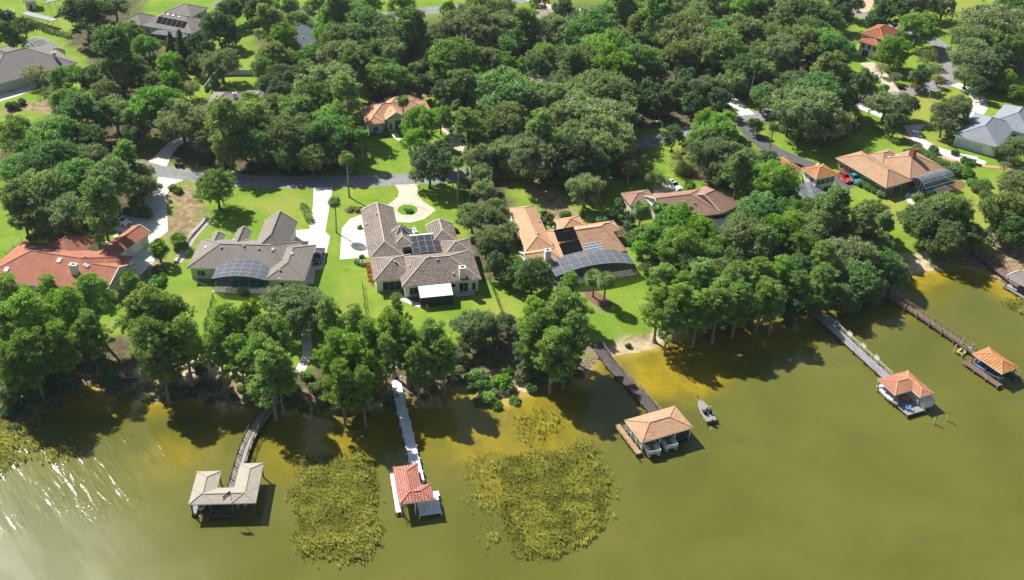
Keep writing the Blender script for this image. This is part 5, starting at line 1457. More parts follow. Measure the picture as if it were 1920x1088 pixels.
# ------------------------------------------------------------------ cars
TYRE = plain('tyre_rubber', (.02, .02, .02), .85); RIM = plain('wheel_rim', (.45, .45, .46), .35, .05, metal=.6)
LAMP = plain('headlamp_glass', (.7, .7, .68), .2, .05); TAIL = plain('tail_lamp_red', (.4, .02, .02), .3); CGL = glass_mat('car_glass', (.012, .015, .018))
def car(name, label, cat, px0, px1, colr, kind='suv', L=4.6, W_=1.85, group='parked cars and trucks'):
    """px0: rear, px1: front, on the ground"""
    t = thing(name, label, cat, group=group); m = plain('paint_%s' % '_'.join(label.split()[:2]), colr, .28, .06, 2, .5)
    h0 = .35; belt = 1.0 if kind == 'suv' else 1.08
    prof = [(0, .55), (.05, belt-.02), (L*.18, belt+.02), (L*.66, belt), (L*.9, belt-.14), (L-.05, belt-.3), (L, .6), (L-.08, h0), (.1, h0)]
    mb = MB(); n = len(prof); hw = W_/2
    for x, s_ in ((0, 1),): pass
    vs = []
    for y, ins in ((-hw*.93, .10), (-hw, 0), (hw, 0), (hw*.93, .10)):
        for x, z in prof: vs.append((min(max(x, ins*.6), L-ins*.6), y, z - (0 if z < .7 else 0) - (ins*.4 if z > .7 else -ins*.4)))
    fs = [tuple(range(n)), tuple(3*n+i for i in range(n))[::-1]]
    for k in range(3):
        for i in range(n): fs.append((k*n+i, (k+1)*n+i, (k+1)*n+(i+1) % n, k*n+(i+1) % n))
    mb.add(vs, fs)
    if kind == 'suv': c0, c1, r0, r1, zt = .12*L, .70*L, .17*L, .55*L, 1.68
    else: c0, c1, r0, r1, zt = .40*L, .76*L, .43*L, .64*L, 1.78
    a = hw*.93; b = hw*.74
    cab = [(c0, -a, belt-.03), (c1, -a, belt-.03), (c1, a, belt-.03), (c0, a, belt-.03), (r0, -b, zt), (r1, -b, zt), (r1, b, zt), (r0, b, zt)]
    mb.add(cab, [(3, 2, 1, 0), (4, 5, 6, 7), (0, 1, 5, 4), (1, 2, 6, 5), (2, 3, 7, 6), (3, 0, 4, 7)])
    body = mb.build('body', m, t)
    V = [Vector(p) for p in cab]
    def pane(nm, q, lo, hi, s0=.06, s1=.94):
        A, B, C, D = [V[i] for i in q]; f = lambda s, r_: A.lerp(B, s).lerp(D.lerp(C, s), r_)
        P = [f(s0, lo), f(s1, lo), f(s1, hi), f(s0, hi)]; nn = (P[1]-P[0]).cross(P[3]-P[0]).normalized()*.012
        k = MB(); k.add([p+nn for p in P], [(0, 1, 2, 3)]); return k.build(nm, CGL, t)
    pane('windshield', (1, 2, 6, 5), .12, .92); pane('rear_window', (3, 0, 4, 7), .2, .9)
    for q in ((0, 1, 5, 4), (2, 3, 7, 6)):
        if kind == 'suv': pane('side_window', q, .15, .88, .06, .36); pane('side_window', q, .15, .88, .39, .66); pane('side_window', q, .15, .88, .69, .93)
        else: pane('side_window', q, .15, .88, .08, .48); pane('side_window', q, .15, .88, .52, .92)
    if kind == 'suv':
        k = MB(); k.box((.38*L, 0, zt+.002), (.9, .9, .012)); k.build('sunroof', CGL, t)
        for y in (-b*.85, b*.85): k = MB(); k.bar((r0+.1, y, zt+.06), (r1-.1, y, zt+.06), .05, .05); k.build('roof_rail', BLACK, t)
    else:
        k = MB(); k.box((.20*L, 0, belt+.005), (.36*L, W_*.78, .02)); k.build('truck_bed', plain('dark_bed', (.03, .03, .032), .8), t)
        for y in (-hw*.9, hw*.9): k = MB(); k.box((.2*L, y, belt), (.4*L, .09, .10)); k.build('bed_rail', m, t)
    for x in (.19*L, .80*L):
        for y in (-hw+.1, hw-.1):
            k = MB(); k.tube([(x, y-.12, .35), (x, y+.12, .35)], .35, 14); wh = k.build('wheel', TYRE, t)
            k = MB(); s_ = 1 if y > 0 else -1; k.tube([(x, y+s_*.121, .35), (x, y+s_*.135, .35)], .22, 12); k.build('rim', RIM, wh)
    for y in (-hw*.68, hw*.68):
        k = MB(); k.box((L-.06, y, .66), (.12, .36, .14)); k.build('headlight', LAMP, t)
        k = MB(); k.box((.05, y*1.15, .72), (.1, .22, .25)); k.build('tail_light', TAIL, t)
    k = MB(); k.box((L-.02, 0, .5), (.08, W_*.5, .22)); k.build('grille', BLACK, t)
    for y in (-hw-.08, hw+.08): k = MB(); k.box((c1-.25, y, belt+.02), (.12, .2, .14)); k.build('side_mirror', m, t)
    a_, b_ = at(px0, GZ), at(px1, GZ); d = (b_-a_); mid = (a_+b_)/2; ang = math.atan2(d.y, d.x)
    t.rotation_euler = (0, 0, ang); d.normalize(); t.location = (mid.x-d.x*L/2, mid.y-d.y*L/2, GZ+.035)
    return t
car('pickup_truck', 'dark grey pickup truck parked on the straight white driveway', 'pickup', (601, 474), (594, 497), (.10, .105, .12), 'pickup', 5.7, 2.0)
car('parked_car', 'white SUV with dark roof panel parked under the oaks by the red-roofed house', 'car', (216, 414), (242, 425), (.72, .74, .76))
car('parked_car', 'white SUV parked in the courtyard of the brown-red gabled house', 'car', (1253, 346), (1273, 359), (.75, .76, .77))
car('pickup_truck', 'white pickup truck in the driveway of the terracotta-roofed house', 'pickup', (846, 246), (833, 233), (.75, .75, .75), 'pickup', 5.5, 1.95)
car('parked_car', 'red SUV parked beside the clay-tiled villa', 'car', (1574, 330), (1592, 345), (.55, .03, .025))
car('pickup_truck', 'teal pickup truck parked next to the red SUV', 'pickup', (1590, 330), (1608, 346), (.03, .28, .30), 'pickup', 5.2, 1.9)

# ------------------------------------------------------------------ yard things
def lamp(label, p, h_=8.5, arm=1.4, az=R(200)):
    w_ = at(p); t = thing('street_lamp', label, 'street lamp', (w_.x, w_.y, GZ), 'street lamps')
    m = plain('lamp_pole_grey', (.55, .56, .56), .5); mb = MB(); d = Vector((math.cos(az), math.sin(az), 0))
    mb.tube([w_, w_+Vector((0, 0, h_-.8)), w_+Vector((0, 0, h_-.2))+d*.4, w_+Vector((0, 0, h_))+d*arm], [.11, .08, .06, .05], 8); mb.build('pole', m, t)
    mb = MB(); c = w_+Vector((0, 0, h_-.05))+d*(arm+.3); mb.sphere(c, (.42, .2, .12), 8, 5); mb.build('lamp_head', m, t)
lamp('tall curved street lamp beside the shaded road at upper centre', (1237, 276), 7.8)
lamp('street lamp among the dark trees above the road at left', (420, 318), 5.2)
lamp('white lamp post on the dry lawn near the upper right road', (1741, 188), 3.0, .5)

def bin_(label, p, n=1):
    w_ = at(p); t = thing('rubbish_bin', label, 'bin', (w_.x, w_.y, GZ+.03)); mb = MB(); mb.box(w_+Vector((0, 0, .12)), (.6, .65, .85), taper=1.15); mb.build('body', BLACK, t)
    mb = MB(); mb.box(w_+Vector((0, 0, .97)), (.74, .8, .09)); mb.build('lid', BLACK, t)
    for x in (-.25, .25): mb = MB(); mb.tube([w_+Vector((x-.04, .3, .14)), w_+Vector((x+.04, .3, .14))], .14, 8); mb.build('wheel', TYRE, t)
bin_('black wheeled bin by the grey house, left of the pair', (566, 512)); bin_('black wheeled bin by the grey house, right of the pair', (573, 511))
bin_('black wheeled bin across the lake road on the shaded verge, left of two', (331, 313)); bin_('black wheeled bin across the lake road on the shaded verge, right of two', (341, 314))
def acunit(label, p):
    w_ = at(p); t = thing('air_conditioner', label, 'air conditioner', (w_.x, w_.y, GZ)); mb = MB(); mb.box(w_, (.95, .95, .9)); mb.build('casing', plain('ac_grey', (.35, .36, .36), .6), t)
    mb = MB(); mb.tube([w_+Vector((0, 0, .9)), w_+Vector((0, 0, .94))], .38, 12); mb.build('fan_grille', BLACK, t)
acunit('grey air conditioner beside the pickup side of the grey house', (571, 520)); acunit('air conditioner against the left wall of the tile-roofed house', (680, 497))

# garden fountain on the lawn behind the courtyard
w_ = at((777, 437)); t = thing('garden_fountain', 'small white tiered fountain behind the courtyard of the tile-roofed house', 'fountain', (w_.x, w_.y, GZ))
prof = [(.7, 0), (.75, .35), (.6, .4), (.15, .45), (.12, 1.0), (.45, 1.15), (.45, 1.22), (.1, 1.25), (.08, 1.7), (.22, 1.8), (.05, 2.0)]
mb = MB(); mb.tube([w_+Vector((0, 0, z)) for r_, z in prof], [r_ for r_, z in prof], 10); mb.build('basin', WHITE, t)

# black iron fences
def fence(label, px, h_=1.2, mat=BLACK, step=.35, name='iron_fence', cat='fence', solid=False, rail=.05):
    pts = [at(p) for p in px]; c = sum(pts, Vector())/len(pts); t = thing(name, label, cat, (c.x, c.y, GZ)); mb = MB(); pm = []
    for a, b in zip(pts, pts[1:]):
        n_ = max(1, int((b-a).length/step))
        if solid: mb.bar(a+Vector((0, 0, h_/2)), b+Vector((0, 0, h_/2)), .12, h_)
        else:
            for hh in (.15, h_-.1): mb.bar(a+Vector((0, 0, hh)), b+Vector((0, 0, hh)), rail, rail)
            for i in range(n_+1): p = a.lerp(b, i/n_); mb.bar(p, p+Vector((0, 0, h_)), .03, .03)
    mb.build('panel', mat, t)
    for a in pts: k = MB(); k.bar(a, a+Vector((0, 0, h_+.15)), .12, .12); k.build('post', mat, t)
fence('black iron fence running down from the screen enclosure of the grey house', [(400, 560), (396, 574), (391, 590), (386, 606)])
fence('black iron fence on the lawn between the grey and tile-roofed houses', [(680, 538), (682, 556), (684, 576), (687, 594)])
fence('black iron fence at the right side of the tile-roofed house lawn', [(918, 530), (926, 548), (934, 570), (942, 592)])
fence('long white garden wall behind the hidden grey ranch house', [(446, 141), (470, 141), (500, 142), (590, 146)], 1.8, plain('white_fence', (.62, .66, .70), .7, .06), solid=True, name='garden_wall', cat='wall')
fence('white garden wall running up beside the moss tree at left', [(384, 172), (396, 156), (408, 142), (446, 141)], 1.7, MATS['white_fence'], solid=True, name='garden_wall', cat='wall')
fence('low grey wall at the corner of the far left lawn', [(150, 140), (165, 132), (178, 127)], 1.4, GREYW, solid=True, name='garden_wall', cat='wall')
fence('thin rail along the lawn edge left of the red-roofed house', [(10, 476), (25, 464), (41, 451)], .8, PALEW, name='lawn_fence')
# stepped stone border between the two left houses
pts = catmull([at(p) for p in ((386, 412), (372, 428), (356, 446), (342, 470), (330, 492))], 6); t = thing('stone_border', 'curved pale stone border with dark gaps between the red and grey houses', 'wall', (pts[8].x, pts[8].y, GZ))
mb = MB()
for i, p in enumerate(pts):
    mb.box(p, (.8, .55, .45+.1*random.random()), (1, random.random()*.5))
mb.build('stones', plain('pale_stone', (.40, .36, .30), .9, .2), t)
mb = MB(); deck_strip(mb, [p+Vector((.9, -.3, .06+GZ-GZ)) for p in pts], 1.2, GZ+.06, .1); mb.build('gravel_strip', plain('grey_gravel', (.33, .31, .29), .95, .3, 8), t)

def trampoline(label, p):
    w_ = at(p); t = thing('trampoline', label, 'trampoline', (w_.x, w_.y, GZ)); mb = MB()
    n_ = 20; ring = [w_+Vector((2*math.cos(2*math.pi*k/n_), 2*math.sin(2*math.pi*k/n_), .8)) for k in range(n_)]
    for a, b in zip(ring, ring[1:]+ring[:1]): mb.bar(a, b, .28, .06)
    mb.build('rim', plain('tramp_rim', (.35, .4, .4), .7), t); mb = MB(); mb.add([p_-Vector((0, 0, .02)) for p_ in ring], [tuple(range(n_))]); mb.build('mat', BLACK, t)
    for k in range(0, n_, 5): mb = MB(); mb.bar(ring[k], ring[k]-Vector((0, 0, .8)), .06, .06); mb.build('leg', BLACK, t)
trampoline('round trampoline on the lawn at the upper left corner', (15, 26))

# open shelters and shed, upper left
def shelter(label, px, z, h_, roofmat, name='carport', cat='carport', np_=5):
    c = [at(p, GZ+h_) for p in px]; m0 = sum(c, Vector())/len(c); t = thing(name, label, cat, (m0.x, m0.y, GZ))
    mb = MB(); mb.prism([(p.x, p.y) for p in c], GZ+h_, GZ+h_+.18); mb.build('roof', roofmat, t)
    for a, b in ((0, 1), (2, 3)):
        for k in range(np_):
            p = c[a].lerp(c[b], (k+.15)/(np_-.7)); k_ = MB(); k_.bar((p.x, p.y, GZ), (p.x, p.y, GZ+h_), .1, .1); k_.build('post', PALEW, t)
shelter('long grey-roofed open pavilion at the top left edge', [(78, 9), (128, -3), (160, -16), (105, -8)], 0, 4.0, plain('grey_metal_roof', (.15, .17, .18), .5, .1), 'pavilion', 'pavilion')
shelter('long narrow covered walkway across the upper left lawn', [(40, 27), (98, 41), (108, 37), (52, 22)], 0, 2.4, plain('pale_metal_roof', (.22, .23, .24), .5, .1), 'covered_walkway', 'walkway', 7)
h = House('garden_shed', 'tan garden shed on the lawn at the top left corner', 'shed', ((43, 16), (68, 14)), R_TAN, CREAM)
b0 = h.block([(43, 4), (67, 2), (64, -8)], 3.0, .7, ends=('g', 'g'), ridge='u'); h.win(b0, 'v0', .5, 1.0, 1.9, .1, 0, True); h.finish()
# white garden chairs by the far left house
for i, p in enumerate(((76, 146), (84, 143))):
    w_ = at(p); t = thing('garden_table', ('white round garden table beside the far left house, nearer the driveway', 'white round garden table beside the far left house, farther from the driveway')[i], 'table', (w_.x, w_.y, GZ))
    mb = MB(); mb.tube([w_+Vector((0, 0, .7)), w_+Vector((0, 0, .76))], .8, 14); mb.build('tabletop', TRIM, t); mb = MB(); mb.tube([w_, w_+Vector((0, 0, .7))], [.3, .06], 8); mb.build('pedestal', TRIM, t)
# utility cabinet on the right-hand drive
w_ = at((1818, 305)); t = thing('storage_cabinet', 'white storage cabinet on the lawn beside the right-hand driveway', 'cabinet', (w_.x, w_.y, GZ))
mb = MB(); mb.box(w_, (3.0, 1.6, 1.5), (.9, -.4)); mb.build('body', TRIM, t); mb = MB(); mb.box(w_+Vector((0, 0, 1.5)), (3.2, 1.8, .12), (.9, -.4)); mb.build('lid', plain('cabinet_lid', (.6, .62, .66), .5), t)
# mailboxes
for lab, p in (('dark mailbox at the mouth of the circular driveway', (780, 348)), ('white mailbox beside the red house driveway entrance', (290, 350))):
    w_ = at(p); t = thing('mailbox', lab, 'mailbox', (w_.x, w_.y, GZ)); m = BLACK if 'dark' in lab else TRIM
    mb = MB(); mb.bar(w_, w_+Vector((0, 0, 1.05)), .14, .14); mb.build('post', m, t); mb = MB(); mb.box(w_+Vector((0, 0, 1.05)), (.6, .26, .28), taper=.9); mb.build('box', m, t)
# ------------------------------------------------------------------ vegetation
L_OAK = leaf_mat('oak_leaves', (.185, .285, .11)); L_BRI = leaf_mat('bright_leaves', (.20, .35, .08), .02, .25)
L_MOS = leaf_mat('grey_green_leaves', (.235, .295, .15), .02); L_CYP = leaf_mat('cypress_leaves', (.24, .36, .09), .015, .25, .4)
L_DRK = leaf_mat('dark_leaves', (.11, .185, .07), .02, .25, .25, .4); L_PLM = leaf_mat('palm_leaves', (.15, .25, .07), .02, .2)
L_GRY = leaf_mat('pale_grey_leaves', (.24, .26, .16), .02); L_GLD = leaf_mat('golden_leaves', (.24, .20, .05), .02)
L_TALL = leaf_mat('soft_green_leaves', (.215, .31, .11), .03)
L_RED = leaf_mat('red_leaves', (.25, .06, .03), .02); L_MOSS = leaf_mat('spanish_moss', (.20, .205, .165), .01, .2, .2)
L_FLW = leaf_mat('orange_blossom', (.55, .26, .03), .02, .2)
def bark_mat(name, c):
    m, nt, out = new_mat(name); p = objco(nt)
    n = noise(nt, mapping(nt, p, (4, 4, .7)), 1.5, 5, .7)
    finish(nt, out, mixc(nt, n, tuple(x*.5 for x in c), tuple(x*1.4 for x in c)), .95, n, .5, .05); return m
BARK = bark_mat('oak_bark', (.13, .105, .085)); BARKC = bark_mat('cypress_bark', (.25, .20, .16)); BARKP = bark_mat('palm_bark', (.24, .21, .175))

def leaf_mesh(name, lobes, n, size, rng, up=.35, inner=.18, flat=.7, low=.45):
    """many small leaf-clump faces spread over the shells of a crown's boughs"""
    C = np.array([l[0] for l in lobes]); Rr = np.array([l[1] if hasattr(l[1], '__len__') else (l[1],)*3 for l in lobes], float)
    wgt = (Rr.prod(1))**(2/3); wgt /= wgt.sum()
    m = int(n*1.9); k = rng.choice(len(lobes), m, p=wgt)
    d = rng.normal(size=(m, 3)); d /= np.linalg.norm(d, axis=1)[:, None]
    rad = np.where(rng.random(m) < inner, rng.uniform(.3, .85, m), rng.uniform(.84, 1.06, m))
    rad *= 1 + .24*np.sin(d[:, 0]*7+k)*np.cos(d[:, 1]*6-k*2) + .16*np.sin(d[:, 2]*9+k*3)*np.cos(d[:, 0]*10+k) + rng.normal(size=m)*.07
    P = C[k] + d*rad[:, None]*Rr[k]
    keep = (d[:, 2] > -.35) | (rng.random(m) < low)
    for i in range(len(lobes)):
        q = np.linalg.norm((P-C[i])/Rr[i], axis=1)
        keep &= ~((q < .72) & (k != i) & (rng.random(m) < .85))
    P, d, k = P[keep][:n], d[keep][:n], k[keep][:n]; n = len(P)
    nn = d*.7 + rng.normal(size=(n, 3))*.7 + np.array([0, 0, up]); nn /= np.linalg.norm(nn, axis=1)[:, None]
    t = np.cross(nn, rng.normal(size=(n, 3))); t /= np.linalg.norm(t, axis=1)[:, None]
    b = np.cross(nn, t); s = size*rng.uniform(.55, 1.35, n)
    V = np.empty((n, 4, 3)); j = lambda: rng.uniform(.7, 1.25, n)[:, None]
    V[:, 0] = P - t*s[:, None]*j(); V[:, 1] = P - b*s[:, None]*flat*j() + nn*s[:, None]*.2
    V[:, 2] = P + t*s[:, None]*j(); V[:, 3] = P + b*s[:, None]*flat*j() - nn*s[:, None]*.2
    lt = rng.uniform(.25, .75, len(lobes))
    tint = np.clip(lt[k] + rng.normal(size=n)*.16, 0, 1)
    return V, tint

def clumps(lobes, rng, per=26, cr=(.32, .68), low=.35):
    """leaf clumps studding the shells of the boughs"""
    C = np.array([l[0] for l in lobes]); Rr = np.array([l[1] if hasattr(l[1], '__len__') else (l[1],)*3 for l in lobes], float); out = []
    for i in range(len(lobes)):
        n = max(5, int(per*(Rr[i].prod()**(2/3))/1.6))
        for _ in range(n):
            d = rng.normal(size=3); d /= np.linalg.norm(d)
            if d[2] < -.25 and rng.random() > low: continue
            p = C[i]+d*Rr[i]*(rng.uniform(.72, 1.16) if rng.random() > .14 else rng.uniform(1.15, 1.5))
            q = np.linalg.norm((p-C)/Rr, axis=1); q[i] = 9
            if q.min() < .62: continue
            s_ = rng.uniform(*cr); out.append((tuple(p), (s_*1.2, s_*1.2, s_*.85)))
    return out

def leaf_cloud(cl, n, size, rng, up=.45, flat=.7, tops=.25):
    C = np.array([l[0] for l in cl]); Rr = np.array([l[1] for l in cl]); w_ = Rr.prod(1)**(2/3); w_ /= w_.sum()
    k = rng.choice(len(cl), n, p=w_); d = rng.normal(size=(n, 3)); d /= np.linalg.norm(d, axis=1)[:, None]
    d[:, 2] += tops; P = C[k]+d*(rng.random(n)**.45)[:, None]*Rr[k]*1.08 + rng.normal(size=(n, 3))*.05
    nn = d*.6 + rng.normal(size=(n, 3))*.65 + np.array([0, 0, up]); nn /= np.linalg.norm(nn, axis=1)[:, None]
    t = np.cross(nn, rng.normal(size=(n, 3))); t /= np.linalg.norm(t, axis=1)[:, None]; b = np.cross(nn, t); s = size*rng.uniform(.5, 1.35, n)
    V = np.empty((n, 4, 3)); j = lambda: rng.uniform(.7, 1.3, n)[:, None]
    V[:, 0] = P - t*s[:, None]*j(); V[:, 1] = P - b*s[:, None]*flat*j() + nn*s[:, None]*.2
    V[:, 2] = P + t*s[:, None]*j(); V[:, 3] = P + b*s[:, None]*flat*j() - nn*s[:, None]*.2
    lt = rng.uniform(.2, .8, len(cl)); return V, np.clip(lt[k]+rng.normal(size=n)*.14, 0, 1)

def quads(name, V, tint, mat):
    n = len(V); me = bpy.data.meshes.new(name)
    me.vertices.add(n*4); me.vertices.foreach_set('co', V.reshape(-1))
    me.loops.add(n*4); me.loops.foreach_set('vertex_index', np.arange(n*4, dtype=np.int32))
    me.polygons.add(n); me.polygons.foreach_set('loop_start', np.arange(0, n*4, 4, dtype=np.int32))
    me.update(calc_edges=True)
    a = me.attributes.new('tint', 'FLOAT', 'POINT'); a.data.foreach_set('value', np.repeat(tint, 4).astype(np.float32))
    me.materials.append(mat); return me

def oak_lobes(rng, Rc, zc, hz, n, rmin, rmax, ragged=1.0):
    L = []
    for i in range(n):
        a = i*2.39996 + rng.uniform(-.6, .6); q = math.sqrt((i+.5)/n)*Rc*.82*rng.uniform(.72, 1.2*ragged)
        z = zc + hz*math.sqrt(max(0, 1-(q/Rc)**2))*rng.uniform(.6, 1.12) - hz*.45
        L.append(((q*math.cos(a), q*math.sin(a), z), tuple(rng.uniform(rmin, rmax)*np.array([1, 1, .8]))))
    for i in range(max(4, n//2)):
        a = rng.uniform(0, 6.28); q = Rc*rng.uniform(.5, .9)
        L.append(((q*math.cos(a), q*math.sin(a), zc-hz*rng.uniform(.1, .62)), tuple(rng.uniform(rmin, rmax)*.8*np.array([1, 1, .75]))))
    return L

def trunk_mesh(lobes, h0, r0, mat, rng, nl=8, flare=1.6, lean=.3):
    mb = MB(); lx, ly = rng.uniform(-lean, lean, 2)
    top = Vector((lx, ly, h0)); mb.tube([(0, 0, -.6), (0, 0, .3), (lx*.3, ly*.3, h0*.4), top], [r0*flare, r0*1.15, r0*.9, r0*.75], 8)
    for i in rng.permutation(len(lobes))[:nl]:
        c = Vector(lobes[i][0]); mid = top.lerp(c, .5)+Vector((0, 0, -.5)); mb.tube([top-Vector((0, 0, .25)), mid, c], [r0*.5, r0*.32, r0*.1], 5)
    return mb

PROTO = {}
def proto(kind, crown_me, trunk_mb, bark, name, cat, crown_name='crown', moss=None, height=10, radius=5):
    r = bpy.data.objects.new(name, None); COL.objects.link(r); r.empty_display_size = .3; r['category'] = cat
    if trunk_mb: trunk_mb.build('trunk', bark, r, True, uv=False)
    o = bpy.data.objects.new(crown_name, crown_me); COL.objects.link(o); o.parent = r
    if moss: m = bpy.data.objects.new('hanging_moss', moss); COL.objects.link(m); m.parent = r
    PROTO.setdefault(kind, []).append(dict(o=r, used=False, h=height, r=radius)); return r

def broad(kind, seed, mat, Rc, zc, hz, n, rr, leaves, size, h0, r0, name, ragged=1.0, moss=0, cat='tree', inner=.18, per=26):
    rng = np.random.default_rng(seed); L = oak_lobes(rng, Rc, zc, hz, n, rr[0], rr[1], ragged)
    V, t = leaf_cloud(clumps(L, rng, per), leaves, size, rng); me = quads('crown', V, t, mat); mm = None
    if moss:
        k = rng.choice(len(V), moss); P = V[k].mean(1); P = P[P[:, 2] < zc+hz*.6]; q = len(P)
        a = rng.uniform(0, 6.28, q); ln = rng.uniform(.5, 1.7, q); w_ = rng.uniform(.06, .16, q); T = np.stack([np.cos(a), np.sin(a), 0*a], 1)*w_[:, None]
        Dn = np.stack([rng.normal(size=q)*.08, rng.normal(size=q)*.08, -np.ones(q)], 1)*ln[:, None]
        MV = np.stack([P-T, P+T, P+T*.4+Dn, P-T*.4+Dn], 1); mm = quads('hanging_moss', MV, rng.random(q), L_MOSS)
    ztop = max(l[0][2]+l[1][2] for l in L)
    proto(kind, me, trunk_mesh(L, h0, r0, BARK, rng), BARK, name, cat, moss=mm, height=ztop, radius=Rc+rr[1]*.35)
for i in range(4): broad('O', 100+i, L_OAK, 5.0, 6.6, 5.0, 17+i*3, (1.0, 2.2), 18000, .185, 3.4, .42, 'oak_tree')
for i in range(3): broad('B', 200+i, L_BRI, 5.0, 6.6, 5.2, 20+i*3, (.9, 2.0), 18000, .18, 3.2, .36, 'leafy_tree')
for i in range(3): broad('M', 300+i, L_MOS, 5.4, 6.4, 4.2, 20+i*3, (.8, 1.8), 15000, .17, 3.0, .45, 'mossy_oak_tree', 1.15, 1100)
for i in range(2): broad('D', 400+i, L_DRK, 4.2, 5.6, 5.4, 16+i*3, (.9, 1.9), 14000, .19, 2.0, .3, 'magnolia_tree')
for i in range(2): broad('G', 500+i, L_GRY, 3.2, 4.0, 2.4, 14, (.7, 1.2), 1700, .20, 1.6, .18, 'grey_leaved_tree', 1.2)
for i in range(1): broad('Y', 550+i, L_GLD, 2.2, 3.2, 2.2, 11, (.6, 1.0), 1800, .18, 1.2, .12, 'golden_tree', 1.1)
for i in range(2): broad('W', 350+i, L_TALL, 2.9, 8.2, 7.6, 15+i*2, (.8, 1.5), 9500, .20, 4.5, .28, 'tall_slender_tree', 1.1, 0)
def shrub(kind, seed, mat, n=9, leaves=1500, size=.17, hz=1.0, name='shrub', cat='shrub'):
    rng = np.random.default_rng(seed); L = [((rng.uniform(-.9, .9), rng.uniform(-.9, .9), .55+rng.uniform(-.1, .55)*hz), tuple(np.array([1, 1, .9*hz])*rng.uniform(.5, .8))) for _ in range(n)]
    V, t = leaf_mesh('foliage', L, leaves, size, rng, low=.8); V[:, :, 2] = np.maximum(V[:, :, 2], .02)
    mb = MB()
    for k in range(4): c = L[k][0]; mb.tube([(c[0]*.15, c[1]*.15, -.2), c], [.07, .02], 5)
    r = proto(kind, quads('foliage', V, t, mat), None, None, name, cat, 'foliage', height=1.9*hz, radius=1.45)
    mb.build('stem', BARK, r, uv=False)
for i in range(2): shrub('S', 600+i, L_OAK)
shrub('SB', 610, L_BRI); shrub('SD', 611, L_DRK); shrub('SR', 612, L_RED, name='red_shrub'); shrub('SF', 613, L_FLW, 7, 900, .14, .8, 'flowering_shrub'); shrub('SG', 614, L_GRY, 9, 900)
def column(seed):
    rng = np.random.default_rng(seed); L = [((rng.uniform(-.25, .25), rng.uniform(-.25, .25), 1+k*.75), (1.15-.10*k if k > 2 else .95+.06*k,)*2+(1.0,)) for k in range(9)]
    V, t = leaf_mesh('crown', L, 4500, .2, rng, low=1, inner=.1); mb = MB(); mb.tube([(0, 0, -.3), (0, 0, 3)], [.18, .08], 6)
    proto('K', quads('crown', V, t, L_DRK), mb, BARK, 'columnar_cypress', 'tree', height=8, radius=1.3)
column(650)
def cypress(seed, H=15.5, Rc=3.6):
    rng = np.random.default_rng(seed); L = []
    n = 40
    for i in range(n):
        f = (i+.5)/n; z = H*(.42+.52*f)+rng.normal()*.5; q = Rc*(1-f**2.6)**.6*(.72+.5*f*(1-f))*rng.uniform(.25, 1.12)
        a = i*2.39996+rng.uniform(-.5, .5); s = rng.uniform(.8, 1.5)*(1-.25*f)
        L.append(((q*math.cos(a), q*math.sin(a), z), (s*1.15, s*1.15, s*.8)))
    V, t = leaf_cloud([(c_, (a_*1.25, b_*1.25, z_*.6)) for c_, (a_, b_, z_) in clumps(L, rng, 16, (.3, .62), .5)], 18000, .165, rng, up=.6, tops=.3)
    mb = MB(); mb.tube([(0, 0, -1.2), (0, 0, .1), (0, 0, .9), (.1, .05, H*.3), (.1, .1, H*.9)], [1.0, .72, .42, .3, .06], 9)
    for i in rng.permutation(len(L))[:14]:
        c = Vector(L[i][0]); mb.tube([(.1, .08, c.z-.9), c], [.09, .03], 5)
    for k in range(5): a = rng.uniform(0, 6.28); mb.tube([(.3*math.cos(a), .3*math.sin(a), .5), (1.2*math.cos(a), 1.2*math.sin(a), -.5)], [.2, .08], 5)
    proto('C', quads('crown', V, t, L_CYP), mb, BARKC, 'cypress_tree', 'tree', height=H, radius=Rc+.9)
for i in range(4): cypress(700+i, 13.5+i*.6, 4.3+.2*i)

